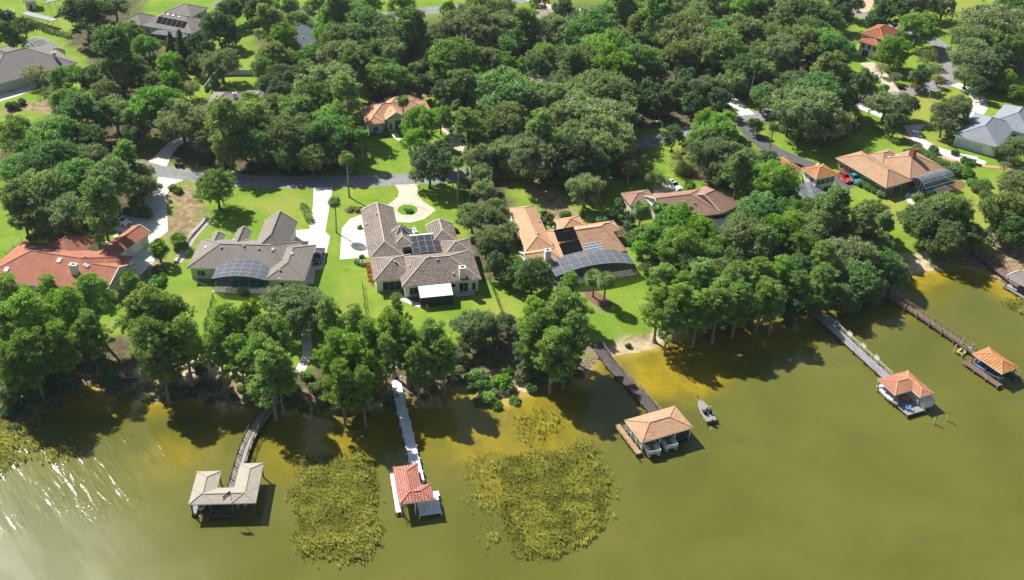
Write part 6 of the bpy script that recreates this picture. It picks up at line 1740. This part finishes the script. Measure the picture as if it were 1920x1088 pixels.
def palm(kind, seed, H, nf, fl, mat, r0, name, feather=False, boots=True):
    rng = np.random.default_rng(seed); mb = MB(); pts = [(.25*math.sin(z/H*2)*.4, .1*math.cos(z*.5)-.1, z) for z in np.linspace(-.3, H, 9)]
    mb.tube(pts, [r0*1.5]+[r0*(1.1-.25*k/8) for k in range(8)], 8); Q = []; top = np.array(pts[-1])
    for i in range(nf):
        el = math.asin(rng.uniform(-.8, .98)); az = i*2.39996+rng.uniform(-.3, .3)
        d = np.array([math.cos(el)*math.cos(az), math.cos(el)*math.sin(az), math.sin(el)]); sd = np.array([-math.sin(az), math.cos(az), 0]); up = np.cross(d, sd)*-1
        if feather:
            nseg = 9; pr = top.copy(); dd = d.copy()
            for k in range(nseg):
                nx = pr + dd*fl/nseg; dd = dd + np.array([0, 0, -.19]); dd /= np.linalg.norm(dd)
                wl = fl*.22*math.sin(math.pi*(k+.8)/(nseg+.8))+.05
                for s_ in (-1, 1):
                    for h_ in (0, .5):
                        p = pr+(nx-pr)*h_; tip = p + sd*s_*wl + dd*wl*.55 + np.array([0, 0, -wl*.25]); Q.append([p, p+(nx-pr)*.35, tip, tip-(nx-pr)*.1])
                pr = nx
        else:
            c = top + d*fl*.45; nb = 13
            for k in range(nb):
                a = (k-(nb-1)/2)/(nb-1)*3.6; v = d*math.cos(a)+sd*math.sin(a); L_ = fl*.62*rng.uniform(.85, 1.1); w_ = np.cross(v, up); w_ = w_/np.linalg.norm(w_)*.075*fl/1.8
                mid = c+v*L_*.6; tip = c+v*L_+np.array([0, 0, -.22*L_]); Q.append([c-w_*.3, mid-w_, tip, mid+w_])
            w_ = sd*.05; Q.append([top-w_, top+w_, c+w_, c-w_])
    V = np.array(Q)-top; P_ = proto(kind, quads('fronds', V, rng.random(len(V)), mat), mb, BARKP, name, 'palm tree', 'fronds', height=H+fl*.8, radius=fl)
    for c_ in P_.children:
        if c_.name.startswith('fronds'): c_.location = tuple(top)
palm('P', 800, 9.2, 40, 1.9, L_PLM, .17, 'cabbage_palm'); palm('P', 801, 9.2, 44, 1.9, L_PLM, .17, 'cabbage_palm')
palm('PS', 802, 3.6, 40, 1.9, L_PLM, .22, 'cabbage_palm')
palm('F', 810, 5.0, 26, 3.0, leaf_mat('feather_palm_leaves', (.16, .25, .06)), .17, 'feather_palm', True); palm('DT', 811, 3.0, 60, 4.4, leaf_mat('date_palm_leaves', (.22, .28, .09)), .5, 'date_palm', True)

TREES = []     # (kind, root, pixel, crown width in m, group)
def put(kind, cx, cy, wpx, hmul=1.0, base=None, label=None, rot=None):
    """a tree whose crown is centred on photograph pixel cx, cy; base: the pixel of its foot, when it shows"""
    if kind == 'O' and base is None:
        q = random.random(); kind = 'M' if q < .24 else 'B' if q < .34 else 'W' if q < .46 else 'O'
        wpx *= random.uniform(.82, 1.22)*(.72 if kind == 'W' else 1)
    lst = PROTO[kind]; P = lst[random.randrange(len(lst))]
    palmy = kind in ('P', 'PS', 'F', 'DT'); wpx *= 1.15 if palmy else 1
    if base is not None:
        w_ = at(base); g = gz(w_.x, w_.y); w_ = at(base, g); sc = scale_at(base)
        if palmy:
            # height from foot to crown pixel
            lo, hi = 1.0, 30.0
            for _ in range(30):
                m_ = (lo+hi)/2
                if proj((w_.x, w_.y, g+m_))[1] > cy: lo = m_
                else: hi = m_
            H0 = P['h']-P['r']*.8; sz = lo/H0; sx = (wpx/2/sc)/P['r']
        else: sx = (wpx/2/sc)/P['r']; sz = sx*hmul
    else:
        sc = scale_at((cx, cy), 6); sx = (wpx/2/sc)/P['r']; sz = sx*hmul
        if kind in 'OBMDW' and cy < 300: sx *= 1.1
        if kind == 'C': sx *= 1.1; sz = max(sx*.6+.5, .95)*1.08*hmul
        if kind in 'OBMDW' and len(kind) == 1: sz = (sx*.45+.55*min(1.25, max(.8, sx)))*hmul if sx > .5 else sx*hmul
        hc = P['h']*sz*(.62 if not palmy and kind[0] != 'S' else .5)
        w_ = at((cx, cy), GZ+hc); g = gz(w_.x, w_.y)
        if g < .2: g = max(g, -.6)
    if P['used']: o = copy_tree(P['o'])
    else: o = P['o']; P['used'] = True
    o.location = (w_.x, w_.y, g-.03)
    if palmy and base is not None: o.scale = (sx if kind != 'P' else min(sx, 1.3),)*2+(sz,); o.scale = (o.scale[0], o.scale[0], sz)
    else: o.scale = (sx, sx*random.uniform(.92, 1.08), sz)
    if palmy:
        for c_ in o.children:
            if c_.name.startswith('fronds'): c_.scale = (1, 1, o.scale[0]/o.scale[2])
    o.rotation_euler = (0, 0, random.uniform(0, 6.28) if rot is None else rot)
    TREES.append(dict(kind=kind, o=o, px=(cx, cy), w=w_, d=2*sx*P['r'], label=label)); return o
def many(kind, s, hm=1.0):
    v = [float(x) for x in s.replace(';', ',').split(',') if x.strip()]
    for i in range(0, len(v), 3): put(kind, v[i], v[i+1], v[i+2], hm)
# left: woods between the red house and the road
many('O', '140,335,120; 70,365,110; 205,335,110; 40,395,84; 120,405,96; 190,392,96; 258,330,84; 32,318,84; 100,300,90; 235,300,70; 88,425,70')
many('M', '170,300,84; 262,352,64')
many('O', '32,252,84; 100,255,92; 150,215,92; 215,212,84; 465,228,86; 420,238,80; 385,262,60; 340,225,84; 255,245,60; 160,262,60; 55,285,60')
many('B', '130,195,70; 298,195,96; 262,222,66')
many('O', '262,142,62; 245,120,52; 212,100,74; 190,62,66; 240,70,62; 180,146,62; 225,143,62; 200,170,48; 280,160,50')
many('D', '162,25,84; 365,82,42; 388,92,40; 428,62,44; 408,48,56; 365,118,34; 345,100,34; 12,62,50; 8,38,40')
many('B', '275,92,56; 318,122,54; 318,155,44; 125,150,62')
many('M', '215,12,58; 45,48,42; 414,118,70')
many('G', '65,140,48; 100,180,50; 125,185,36; 185,165,44; 355,165,40; 240,165,40; 100,172,30; 405,160,26')
many('K', '320,90,26; 338,82,24')
many('SD', '20,198,24; 40,190,18; 262,397,38; 240,395,26')
# top middle
many('O', '502,45,62; 597,15,54; 635,25,80; 620,45,60; 670,28,72; 680,12,70; 635,75,62; 687,57,92; 730,75,80; 705,105,80; 767,62,84; 742,100,80; 755,8,60; 830,62,60; 942,50,80; 517,105,60; 495,125,50; 585,105,54; 800,95,60; 790,130,60; 660,130,70; 720,135,70; 880,140,80; 830,140,60; 940,120,70; 950,90,60; 545,12,40; 460,5,50; 430,18,50; 500,15,50; 740,150,60; 700,150,56; 860,180,60; 900,20,60; 560,45,50')
many('D', '495,8,56; 475,20,44; 840,178,60; 815,120,54; 790,160,44; 610,95,44')
many('B', '530,72,62; 850,112,100; 635,100,44; 605,70,44; 930,170,70')
many('M', '712,47,66; 642,108,90; 880,52,110; 530,140,54; 905,117,80; 935,20,66; 892,15,52; 575,130,44; 775,100,60; 960,70,56')
many('B', '840,17,26', 1.6)
many('O', '617,160,100; 595,187,80; 650,182,80; 562,212,90; 620,228,84; 512,200,54; 537,252,90; 620,255,84; 497,248,64; 575,265,70; 585,295,60; 540,290,60; 480,270,60; 455,262,60; 430,285,50; 470,195,44')
many('D', '520,170,50; 500,160,44')
many('O', '937,175,100; 917,212,84; 870,172,66; 877,240,60; 905,252,70; 950,225,70; 965,200,60; 900,185,60')
many('B', '792,232,72; 780,262,56; 826,222,44')
many('D', '805,304,84; 828,285,50')
# middle woods
many('O', '982,50,54; 985,74,60; 1110,57,84; 1135,30,54; 1160,15,60; 1185,28,60; 1230,32,80; 1190,57,54; 1282,20,70; 1305,37,80; 1285,62,90; 1335,67,90; 1322,15,60; 1360,8,60; 1397,15,70; 1430,15,60; 1422,32,60; 1100,117,90; 1147,125,80; 1072,130,60; 1192,120,80; 1230,130,60; 1310,95,100; 1350,90,80; 1272,107,80; 1135,175,90; 975,170,80; 1400,130,60; 1427,105,54; 1430,180,54; 1060,90,54; 1020,100,50; 1000,115,50; 1250,75,56; 1380,55,54; 1010,5,40; 1210,5,60; 1255,15,50; 1085,170,60; 1180,150,60; 1380,105,54; 1330,120,50')
many('D', '1055,18,46; 1180,185,60; 1215,170,54; 1240,190,50; 1205,80,44; 1010,128,50; 1350,185,44; 1300,190,40; 1290,150,50')
many('B', '1135,98,92; 1220,110,60; 1340,60,54; 1115,78,50')
many('M', '1042,58,84; 1390,58,80; 1322,167,66; 1255,165,52; 1380,152,60; 1060,155,64; 1025,188,90; 1097,165,80; 1065,217,84; 1400,85,50; 1170,85,50')
many('G', '1212,72,46; 1195,70,36')
many('M', '1110,222,130; 1160,232,80; 1135,258,110; 1085,250,80')
many('O', '1010,252,74; 1040,270,60')
many('B', '1330,232,60; 1352,246,66; 1310,262,50; 1365,225,40')
many('D', '1262,255,40')
# right, top
many('O', '1460,15,70; 1502,25,80; 1455,42,54; 1547,45,84; 1522,67,80; 1562,95,70; 1502,84,72; 1545,84,62; 1865,48,110; 1885,78,90; 1910,45,60; 1552,142,88; 1540,175,80; 1590,182,54; 1480,55,50; 1440,70,50; 1560,115,50; 1455,125,50; 1900,20,60')
many('D', '1580,15,60; 1597,5,44; 1665,17,62; 1640,35,40; 1845,132,56; 1620,152,50; 1870,110,60; 1835,160,34; 1727,140,40')
many('M', '1705,10,70; 1740,5,54; 1770,12,50; 1815,78,88; 1827,106,78; 1465,100,90; 1485,165,80; 1515,210,130; 1545,226,90; 1477,197,80; 1580,208,60; 1560,190,60; 1500,185,70; 1815,138,50; 1570,240,50; 1480,225,60; 1430,135,60')
many('B', '1722,50,72; 1675,93,66; 1540,150,50; 1490,40,44', .85)
many('G', '1740,107,40; 1750,130,36; 1717,143,28; 1680,145,24; 1690,135,22; 1655,130,30')
many('Y', '1760,150,24; 1720,158,26; 1745,96,24')
many('O', '1660,197,58; 1697,195,58; 1640,190,30')
many('D', '1680,228,40; 1690,215,34')
many('M', '1785,212,72; 1770,228,50; 1800,195,40')
many('B', '1870,147,30; 1890,150,34; 1850,150,20; 1905,172,30; 1660,165,20')
many('SR', '1691,161,16'); many('Y', '1898,164,18')
# right, middle
many('O', '1450,345,84; 1470,375,60; 1440,310,50; 1752,405,100; 1778,398,84; 1735,415,74; 1780,440,80; 1825,440,54; 1635,405,64; 1655,425,60; 1615,430,84; 1560,402,84; 1540,432,84; 1600,472,90; 1660,487,70; 1615,510,76; 1890,400,84; 1905,432,66; 1910,345,62; 1875,420,50; 1700,410,40; 1490,420,70; 1520,400,60; 1580,440,70; 1640,460,60; 1680,500,50')
many('B', '1500,400,60; 1475,398,66; 1455,432,92; 1490,455,76; 1520,455,60; 1765,430,50; 1800,410,50')
many('M', '1575,475,74; 1620,455,60; 1712,405,40; 1640,520,60; 1590,515,60; 1870,440,50')
many('C', '1545,480,64; 1547,515,60; 1465,512,76; 1435,540,64; 1500,530,56', .8)
many('O', '1545,550,54; 1580,545,54; 1520,560,44; 1500,500,60; 1600,550,44; 1640,545,40')
many('S', '1785,318,30; 1800,312,26; 1770,305,24; 1755,298,24; 1740,290,24; 1725,284,22; 1838,352,30; 1850,366,28; 1860,378,26; 1826,342,26; 1845,340,22; 1630,350,20; 1645,357,20; 1655,362,20; 1618,343,20; 1745,368,18; 1720,368,20; 1700,284,14; 1865,392,26')
many('SB', '1815,322,32; 1812,300,26; 1600,320,14; 1750,362,16'); many('SF', '1725,362,16; 1735,364,14')
many('SD', '1752,280,22; 1790,286,16')
many('G', '1900,300,30; 1885,312,24')
many('M', '1880,285,36; 1905,275,44')
# middle
many('M', '997,290,100; 1030,285,72; 960,275,60; 975,310,50; 930,290,72; 885,302,56; 910,280,50; 1050,300,40')
many('D', '1085,290,84; 1115,302,66; 1065,320,50; 1100,325,44; 1140,300,44; 1170,300,36; 1020,330,30')
many('O', '1097,355,68; 1085,345,40; 1370,295,96; 1335,290,80; 1385,322,70; 1410,350,50; 1350,320,56; 1330,265,50; 1405,300,50; 1420,330,50')
many('D', '1162,382,28; 1150,400,22; 1182,410,22; 1175,425,18; 1030,407,22; 1020,400,16')
many('S', '1130,410,24; 1110,405,24; 1145,405,20; 1095,400,18; 1060,400,20; 1178,440,18; 1000,470,20; 985,465,20; 1015,412,16; 1180,452,20')
many('SB', '1120,400,18; 975,455,20; 1000,405,16')
many('M', '910,357,50; 930,392,50; 885,405,62; 908,412,76; 952,432,50; 925,447,70; 890,395,40; 870,345,36; 900,330,50; 930,420,50')
many('D', '930,492,46; 940,470,40; 915,470,40; 952,517,40; 945,500,30')
many('B', '1265,422,100; 1292,432,92; 1235,447,90; 1222,467,72; 1272,467,100; 1310,447,84; 1335,472,72; 1250,445,70; 1300,470,70')
many('O', '1322,485,64; 1372,492,72; 1405,422,90; 1422,397,84; 1397,447,90; 1430,462,84; 1410,480,60; 1365,460,60; 1345,510,60; 1290,500,70; 1260,495,60; 1220,500,40')
many('C', '1242,530,72; 1315,522,76; 1385,522,76; 1422,515,70; 1350,545,70; 1280,540,70', .85)
many('M', '1352,500,60; 1300,515,50')
many('C', '1235,570,70; 1272,562,76; 1255,592,56; 1310,575,76; 1347,568,76; 1385,560,76; 1430,552,64; 1455,560,56', .9)
many('D', '1330,585,50; 1370,580,44; 1290,585,40; 1400,575,40; 1490,565,50; 1480,585,24')
many('O', '997,512,72; 1010,500,44; 1015,528,40; 975,505,40; 985,530,40')
many('C', '1067,545,50', .8)
# lake shore row
many('C', '60,605,110; 20,565,84; 130,590,90; 175,565,84; 165,622,76; 55,660,100; 285,600,110; 345,640,84; 255,605,66; 300,672,78; 285,640,90; 330,600,66; 10,620,80; 110,640,80; 15,680,80; 95,560,64')
many('C', '428,620,84; 410,655,76; 470,612,64; 495,640,80; 492,672,92; 505,695,96; 450,665,70; 530,640,54; 520,690,70')
many('C', '615,605,52; 665,620,64; 630,660,76; 690,640,70; 690,690,70; 640,712,76; 660,670,84; 620,690,50; 680,720,60', 1.0)
many('C', '735,625,78; 762,650,70; 722,665,60; 812,640,78; 832,665,62; 782,680,60; 745,600,50')
many('D', '205,690,54; 180,670,40; 60,705,60; 20,720,60; 110,700,44; 365,655,44; 660,735,50; 620,728,40; 690,730,40; 375,690,30')
many('SD', '90,740,44; 40,745,44; 130,715,34; 12,760,40; 640,745,24; 25,790,30')
many('S', '120,690,40; 150,650,34; 75,720,40; 60,745,40; 330,700,18; 270,735,20; 575,700,24; 590,720,24; 555,735,24; 600,745,20; 520,725,24; 468,735,30')
many('M', '555,577,130; 590,570,70; 525,560,70; 605,590,50; 560,605,60; 575,560,60', .8)
many('M', '900,615,90; 945,602,44; 870,610,50; 925,620,50; 850,690,40; 880,640,50')
many('M', '842,690,54; 860,660,40; 985,690,40; 1015,690,30', .8)
many('SB', '895,695,40; 905,712,34; 942,705,40; 955,715,28; 915,735,36; 930,745,30; 950,690,24; 880,700,26'); many('S', '965,738,24; 1000,715,28; 1018,698,22; 900,740,26; 935,665,20; 1060,700,24; 1085,690,20')
many('C', '1055,592,92; 1075,625,84; 1035,650,84; 1085,600,60; 1005,600,62; 997,632,60; 1060,650,70; 1020,620,70')
many('D', '982,655,44; 990,680,40; 1045,680,50; 1010,670,50; 975,620,36')
# trees and palms whose feet can be seen
put('P', 755, 188, 24, base=(757, 256), label='tall cabbage palm in front of the terracotta-roofed house entry')
put('P', 670, 249, 27, base=(681, 306), label='cabbage palm at the left end of the sunny lawn above the road')
put('P', 650, 297, 28, base=(655, 370), label='tall cabbage palm on the lawn below the road by the straight driveway')
put('P', 628, 378, 24, base=(631, 437), label='slim cabbage palm between the straight driveway and the parking court')
put('P', 857, 302, 24, base=(858, 386), label='tall cabbage palm right of the circular driveway')
put('P', 848, 300, 18, base=(849, 350), label='shorter cabbage palm close to the tall one right of the circular driveway')
put('P', 1152, 280, 26, base=(1145, 326), label='cabbage palm with bare trunk in the dark woods behind the brown-red house')
put('P', 1185, 312, 30, base=(1176, 345), label='cabbage palm left of the courtyard of the brown-red gabled house')
put('P', 1201, 390, 32, base=(1196, 440), label='leaning cabbage palm at the left gable of the brown-red house')
put('P', 1232, 388, 28, base=(1230, 425), label='cabbage palm against the cream gable wall of the brown-red house')
put('P', 1112, 520, 34, base=(1112, 557), label='left of two palms on the lawn by the wide arched screen enclosure')
put('P', 1140, 525, 32, base=(1132, 572), label='right of two palms on the lawn by the wide arched screen enclosure')
put('P', 1450, 235, 22, base=(1441, 290), label='slim cabbage palm with dark trunk beside the side road at right')
put('P', 1487, 245, 20, base=(1486, 280), label='short cabbage palm on the lawn right of the side road')
put('P', 1415, 118, 20, base=(1404, 195), label='very tall bare-trunked palm rising from the upper right woods')
put('P', 855, 195, 22, base=(858, 236), label='cabbage palm at the right end of the terracotta-roofed house')
put('PS', 303, 465, 38, base=(302, 492), label='stout low palm beside the white garage forecourt')
put('PS', 244, 526, 36, base=(247, 556), label='stout low palm at the lakeside corner of the red-roofed house')
put('PS', 1287, 350, 26, base=(1290, 362), label='low palm by the white car in the courtyard')
put('PS', 392, 612, 24, base=(392, 626), label='low palm at the foot of the black fence near the lake')
put('PS', 405, 158, 22, base=(405, 172), label='low palm by the white garden wall at left')
put('PS', 340, 452, 36, base=(340, 466), label='bushy low palm at the stone border')
put('F', 1135, 340, 44, base=(1132, 368), label='feather palm between the orange and brown-red houses')
put('F', 1225, 328, 44, base=(1222, 350), label='feather palm beside the pale courtyard drive')
put('F', 1200, 305, 44, base=(1196, 330), label='dark feather palm behind the courtyard')
put('F', 1240, 335, 30, base=(1240, 352), label='small feather palm nearest the white courtyard car')
put('DT', 1276, 302, 56, base=(1277, 322), label='large date palm with arching fronds above the courtyard')
put('F', 1500, 395, 50, base=(1500, 420), label='bright feather palm among the oaks below the clay-tiled villa')
put('O', 402, 340, 76, hmul=1.1, base=(412, 392), label='open leafy tree on the lawn left of the straight driveway')
put('G', 425, 350, 40, base=(420, 385), label='thin grey tree beside the open leafy lawn tree')
many('S', '322,350,16; 333,356,18; 299,348,10; 297,505,26; 294,525,28; 300,520,22; 455,545,20; 672,490,14; 678,480,10; 768,394,14; 760,392,8; 672,392,14; 660,390,12; 840,470,12; 795,565,10; 780,562,9; 772,560,9; 805,568,9; 757,548,8; 762,552,8; 655,394,10; 720,252,12; 700,250,10')
many('SF', '692,500,12; 693,508,12; 694,516,12; 696,524,12; 690,494,10'); many('SR', '856,432,14; 850,438,12')
many('SB', '675,425,12; 1040,420,16; 1165,405,14')
many('G', '1420,230,18')
many('D', '1415,234,30')
# undergrowth along the muddy bank
_r = random.Random(5); _x = 110
while _x < 1010:
    _y = [y0+(y1-y0)*(_x-x0)/(x1-x0) for (x0, y0), (x1, y1) in zip(shore_px, shore_px[1:]) if x0 <= _x < x1][0]
    put(_r.choice(['S', 'SD', 'SB', 'S', 'SG']), _x, _y-_r.uniform(8, 40), _r.uniform(11, 24)); _x += _r.uniform(14, 30)
for _x, _y, _w in ((1140, 655, 12), (1180, 640, 12), (1300, 605, 16), (1330, 596, 18), (1360, 592, 16), (1395, 588, 18), (1440, 580, 16), (1520, 566, 18), (1560, 545, 20), (1590, 548, 18), (1620, 540, 20), (1660, 530, 20)):
    put(_r.choice(['S', 'SD', 'SG']), _x, _y, _w)
# ------------------------------------------------------------------ hedges: clipped rows of leaves
def hedge(label, px, w_, h_, mat=L_OAK, dens=90):
    rng = np.random.default_rng(len(label)); pts = catmull([at(p) for p in px], 4); A_ = pts[0]; L = []
    for a, b in zip(pts, pts[1:]):
        n_ = max(1, int((b-a).length/(w_*.5)))
        for i in range(n_): p = a.lerp(b, i/n_)-A_; L.append(((p.x+rng.uniform(-.1, .1), p.y+rng.uniform(-.1, .1), h_*.5), (w_*.55, w_*.55, h_*.55)))
    V, t = leaf_mesh('foliage', L, int(len(L)*dens), .2, rng, low=1); V[:, :, 2] = np.maximum(V[:, :, 2], .02)
    o = bpy.data.objects.new('hedge', quads('hedge', V, t, mat)); COL.objects.link(o); o.location = (A_.x, A_.y, GZ); tag(o, label, 'hedge'); return o
hedge('long clipped hedge dividing the far left lawns', [(66, 48), (88, 60), (110, 66), (136, 72)], 1.8, 1.7, L_DRK)
hedge('dark hedge along the driveway at the far right edge', [(1835, 162), (1870, 172), (1910, 186), (1935, 192)], 1.6, 1.4, L_DRK)
hedge('clipped hedge beside the brown ranch house chimney', [(1716, 282), (1730, 292), (1746, 302), (1764, 314)], 1.8, 1.8, L_OAK)
hedge('low rough hedge left of the curved driveway', [(1640, 240), (1656, 252), (1670, 264), (1684, 272)], 1.6, 1.2, L_OAK)
hedge('short clipped hedge beside the straight driveway', [(568, 389), (574, 396), (577, 408), (584, 418)], 1.6, 1.0, L_OAK)
hedge('green hedge along the wall of the brown ranch house', [(1616, 342), (1632, 352), (1650, 362)], 1.5, 1.2, L_BRI)

# ------------------------------------------------------------------ reeds standing in the lake
L_REED = leaf_mat('reed_blades', (.34, .31, .135), 0, 0, .5, .1)
def reeds(label, px, dens, h_=(.7, 1.25), seed=0, w_=.011):
    rng = np.random.default_rng(seed); poly = polyw(px, 0); lo, hi = poly.min(0)-2, poly.max(0)+2; area = (hi-lo).prod()
    P = rng.uniform(lo, hi, (int(area*dens), 2)); d = segdist(P, poly, True); d = np.where(inside(P, poly), d, -d)
    n_ = vnoise(P, 3.2, seed)*.7+vnoise(P, 1.1, seed+3)*.5
    P = P[(rng.random(len(P)) < sstep(-1.2, 2.0, d+(n_-.6)*2.6)*sstep(-.05, .75, n_))]; q = len(P)
    n2 = vnoise(P, 2.0, seed+9); hh = rng.uniform(*h_, q)*(.75+.5*n2); a = rng.uniform(-.9, .9, q); T = np.stack([np.cos(a), np.sin(a), 0*a], 1)*w_*rng.uniform(.6, 1.5, q)[:, None]
    B = np.column_stack([P, np.full(q, -.25)]); Dn = np.stack([rng.normal(size=q)*.10-.2, rng.normal(size=q)*.10+.12, np.ones(q)], 1)*hh[:, None]
    tip = B+Dn+np.stack([rng.normal(size=q)*.12-.16, rng.normal(size=q)*.12, -.08+0*a], 1)*hh[:, None]
    V = np.stack([B-T, B+T, B+Dn*.75+T*.7, tip], 1); C = V.mean((0, 1)); C[2] = 0
    o = bpy.data.objects.new('reeds', quads('reeds', V-C, np.clip(n2+rng.normal(size=q)*.2, 0, 1), L_REED)); COL.objects.link(o); o.location = C; tag(o, label, 'reeds', kind='stuff')
reeds('olive reed bed between the grey and red boathouses', [(575, 872), (620, 862), (682, 862), (700, 900), (702, 960), (708, 1020), (685, 1046), (640, 1056), (592, 1046), (562, 1010), (552, 955), (556, 905)], 70, seed=1)
reeds('large olive reed bed right of the red boathouse', [(938, 872), (985, 856), (1060, 842), (1098, 836), (1136, 880), (1148, 940), (1128, 990), (1082, 1026), (1010, 1056), (975, 1046), (950, 990), (945, 930)], 70, seed=2)
reeds('pale reed bed at the left edge of the lake', [(-60, 770), (5, 775), (60, 800), (80, 830), (55, 865), (10, 890), (-60, 900)], 60, seed=3)
reeds('thin reed patch beside the left edge reed bed', [(85, 835), (130, 828), (150, 845), (115, 865), (80, 862)], 20, seed=4)
reeds('sparse reeds in the shallows off the moss oak', [(975, 780), (1010, 770), (1060, 780), (1050, 815), (1000, 840), (970, 825)], 9, seed=5)
reeds('scattered reeds left of the large reed bed', [(868, 870), (905, 850), (945, 860), (940, 950), (915, 1040), (890, 960)], 6, seed=6)
reeds('sunlit reeds on the right bank beside the boardwalk', [(1885, 562), (1905, 556), (1935, 566), (1935, 600), (1905, 585)], 40, seed=7)
reeds('dry grass at the edge of the left woods shore', [(0, 745), (60, 752), (90, 765), (60, 800), (0, 790)], 35, seed=8)

# ------------------------------------------------------------------ names for the plants
LM = [('brick red-roofed house', (130, 490)), ('grey-brown shingled house', (465, 485)), ('tile-roofed courtyard house', (790, 470)), ('orange solar-panel house', (1080, 450)),
      ('brown-red gabled house', (1290, 390)), ('clay-tiled villa', (1530, 320)), ('brown ranch house', (1670, 320)), ('blue-grey right-edge house', (1880, 250)), ('white upper-right villa', (1650, 75)),
      ('terracotta-roofed house', (740, 215)), ('hidden grey ranch house', (450, 192)), ('large grey solar-roofed house', (330, 40)), ('far left screened house', (50, 120)), ('slate-grey gabled house', (570, 75)),
      ('tan-roofed top-edge house', (1000, 35)), ('half-buried brown roof', (1010, 150)), ('circular driveway', (765, 385)), ('curved gate driveway', (310, 290)), ('side road junction', (1400, 230)),
      ('curved right-hand driveway', (1720, 255)), ('shore end of grey boathouse dock', (520, 742)), ('shore end of white dock', (740, 690)), ('shore end of dark brown dock', (1120, 650)), ('shore end of grey bench dock', (1526, 590)),
      ('red-edged right boardwalk', (1850, 480)), ('upturned rowing boat', (238, 712)), ('bend in the upper right road', (1780, 120)), ('tall curved street lamp', (1240, 250)), ('top left pavilion', (110, 10)), ('top edge back road', (800, 20))]
LMW = [(n, at(p)) for n, p in LM]
DESC = dict(O=('dark green oak', 'broad oaks of the lakeside neighbourhood'), B=('bright green leafy tree', 'bright leafy trees'), M=('grey-green mossy oak', 'moss-draped oaks'), W=('tall slender soft-green tree', 'tall slender trees'), D=('glossy dark evergreen', 'dark evergreens'),
            G=('thin pale grey tree', 'thin grey-leaved trees'), Y=('golden yellow tree', 'golden trees'), K=('narrow columnar conifer', 'columnar conifers'), C=('yellow-green cypress', 'cypresses along the lake shore'),
            S=('rounded green shrub', 'green shrubs'), SB=('bright green shrub', 'green shrubs'), SD=('dark green shrub', 'green shrubs'), SR=('red-leaved shrub', 'red-leaved shrubs'), SF=('orange-flowered shrub', 'flowering shrubs'), SG=('pale grey shrub', 'green shrubs'),
            P=('', 'palms in the gardens'), PS=('', 'palms in the gardens'), F=('', 'palms in the gardens'), DT=('', 'palms in the gardens'))
ORD = ['nearest', 'second nearest', 'third nearest', 'fourth nearest', 'fifth nearest', 'sixth nearest', 'seventh nearest', 'eighth nearest', 'ninth nearest', 'tenth nearest', 'eleventh nearest', 'twelfth nearest',
       'thirteenth nearest', 'fourteenth nearest', 'fifteenth nearest', 'sixteenth nearest', 'seventeenth nearest', 'eighteenth nearest', 'nineteenth nearest', 'twentieth nearest']+['farther nearest']*200
bucket = {}
for T in TREES:
    T['o']['group'] = DESC[T['kind']][1]
    T['o']['category'] = 'shrub' if T['kind'][0] == 'S' else ('palm tree' if T['kind'] in ('P', 'PS', 'F', 'DT') else 'tree')
    if T['label']: T['o']['label'] = T['label']; continue
    n_, q = min(LMW, key=lambda l: (l[1]-T['w']).length); d = T['w']-q; d.z = 0
    side = ('right of' if d.x > 0 else 'left of') if abs(d.x) > abs(d.y) else ('behind' if d.y > 0 else 'in front of')
    bucket.setdefault((DESC[T['kind']][0], n_, side), []).append((d.length, T))
for (ds, n_, side), v in bucket.items():
    v.sort(key=lambda x: x[0])
    for i, (_, T) in enumerate(v):
        T['o']['label'] = ('%s %s the %s' % (ds, side, n_)) if len(v) == 1 else '%s, %s %s the %s' % (ds, ORD[i].replace(' nearest', '-nearest'), side, n_)
for k, l in PROTO.items():           # prototypes nobody used
    for P in l:
        if not P['used']:
            for c in list(P['o'].children): bpy.data.objects.remove(c)
            bpy.data.objects.remove(P['o'])
print('TREES', len(TREES), {k: sum(1 for t in TREES if t['kind'] == k) for k in DESC})
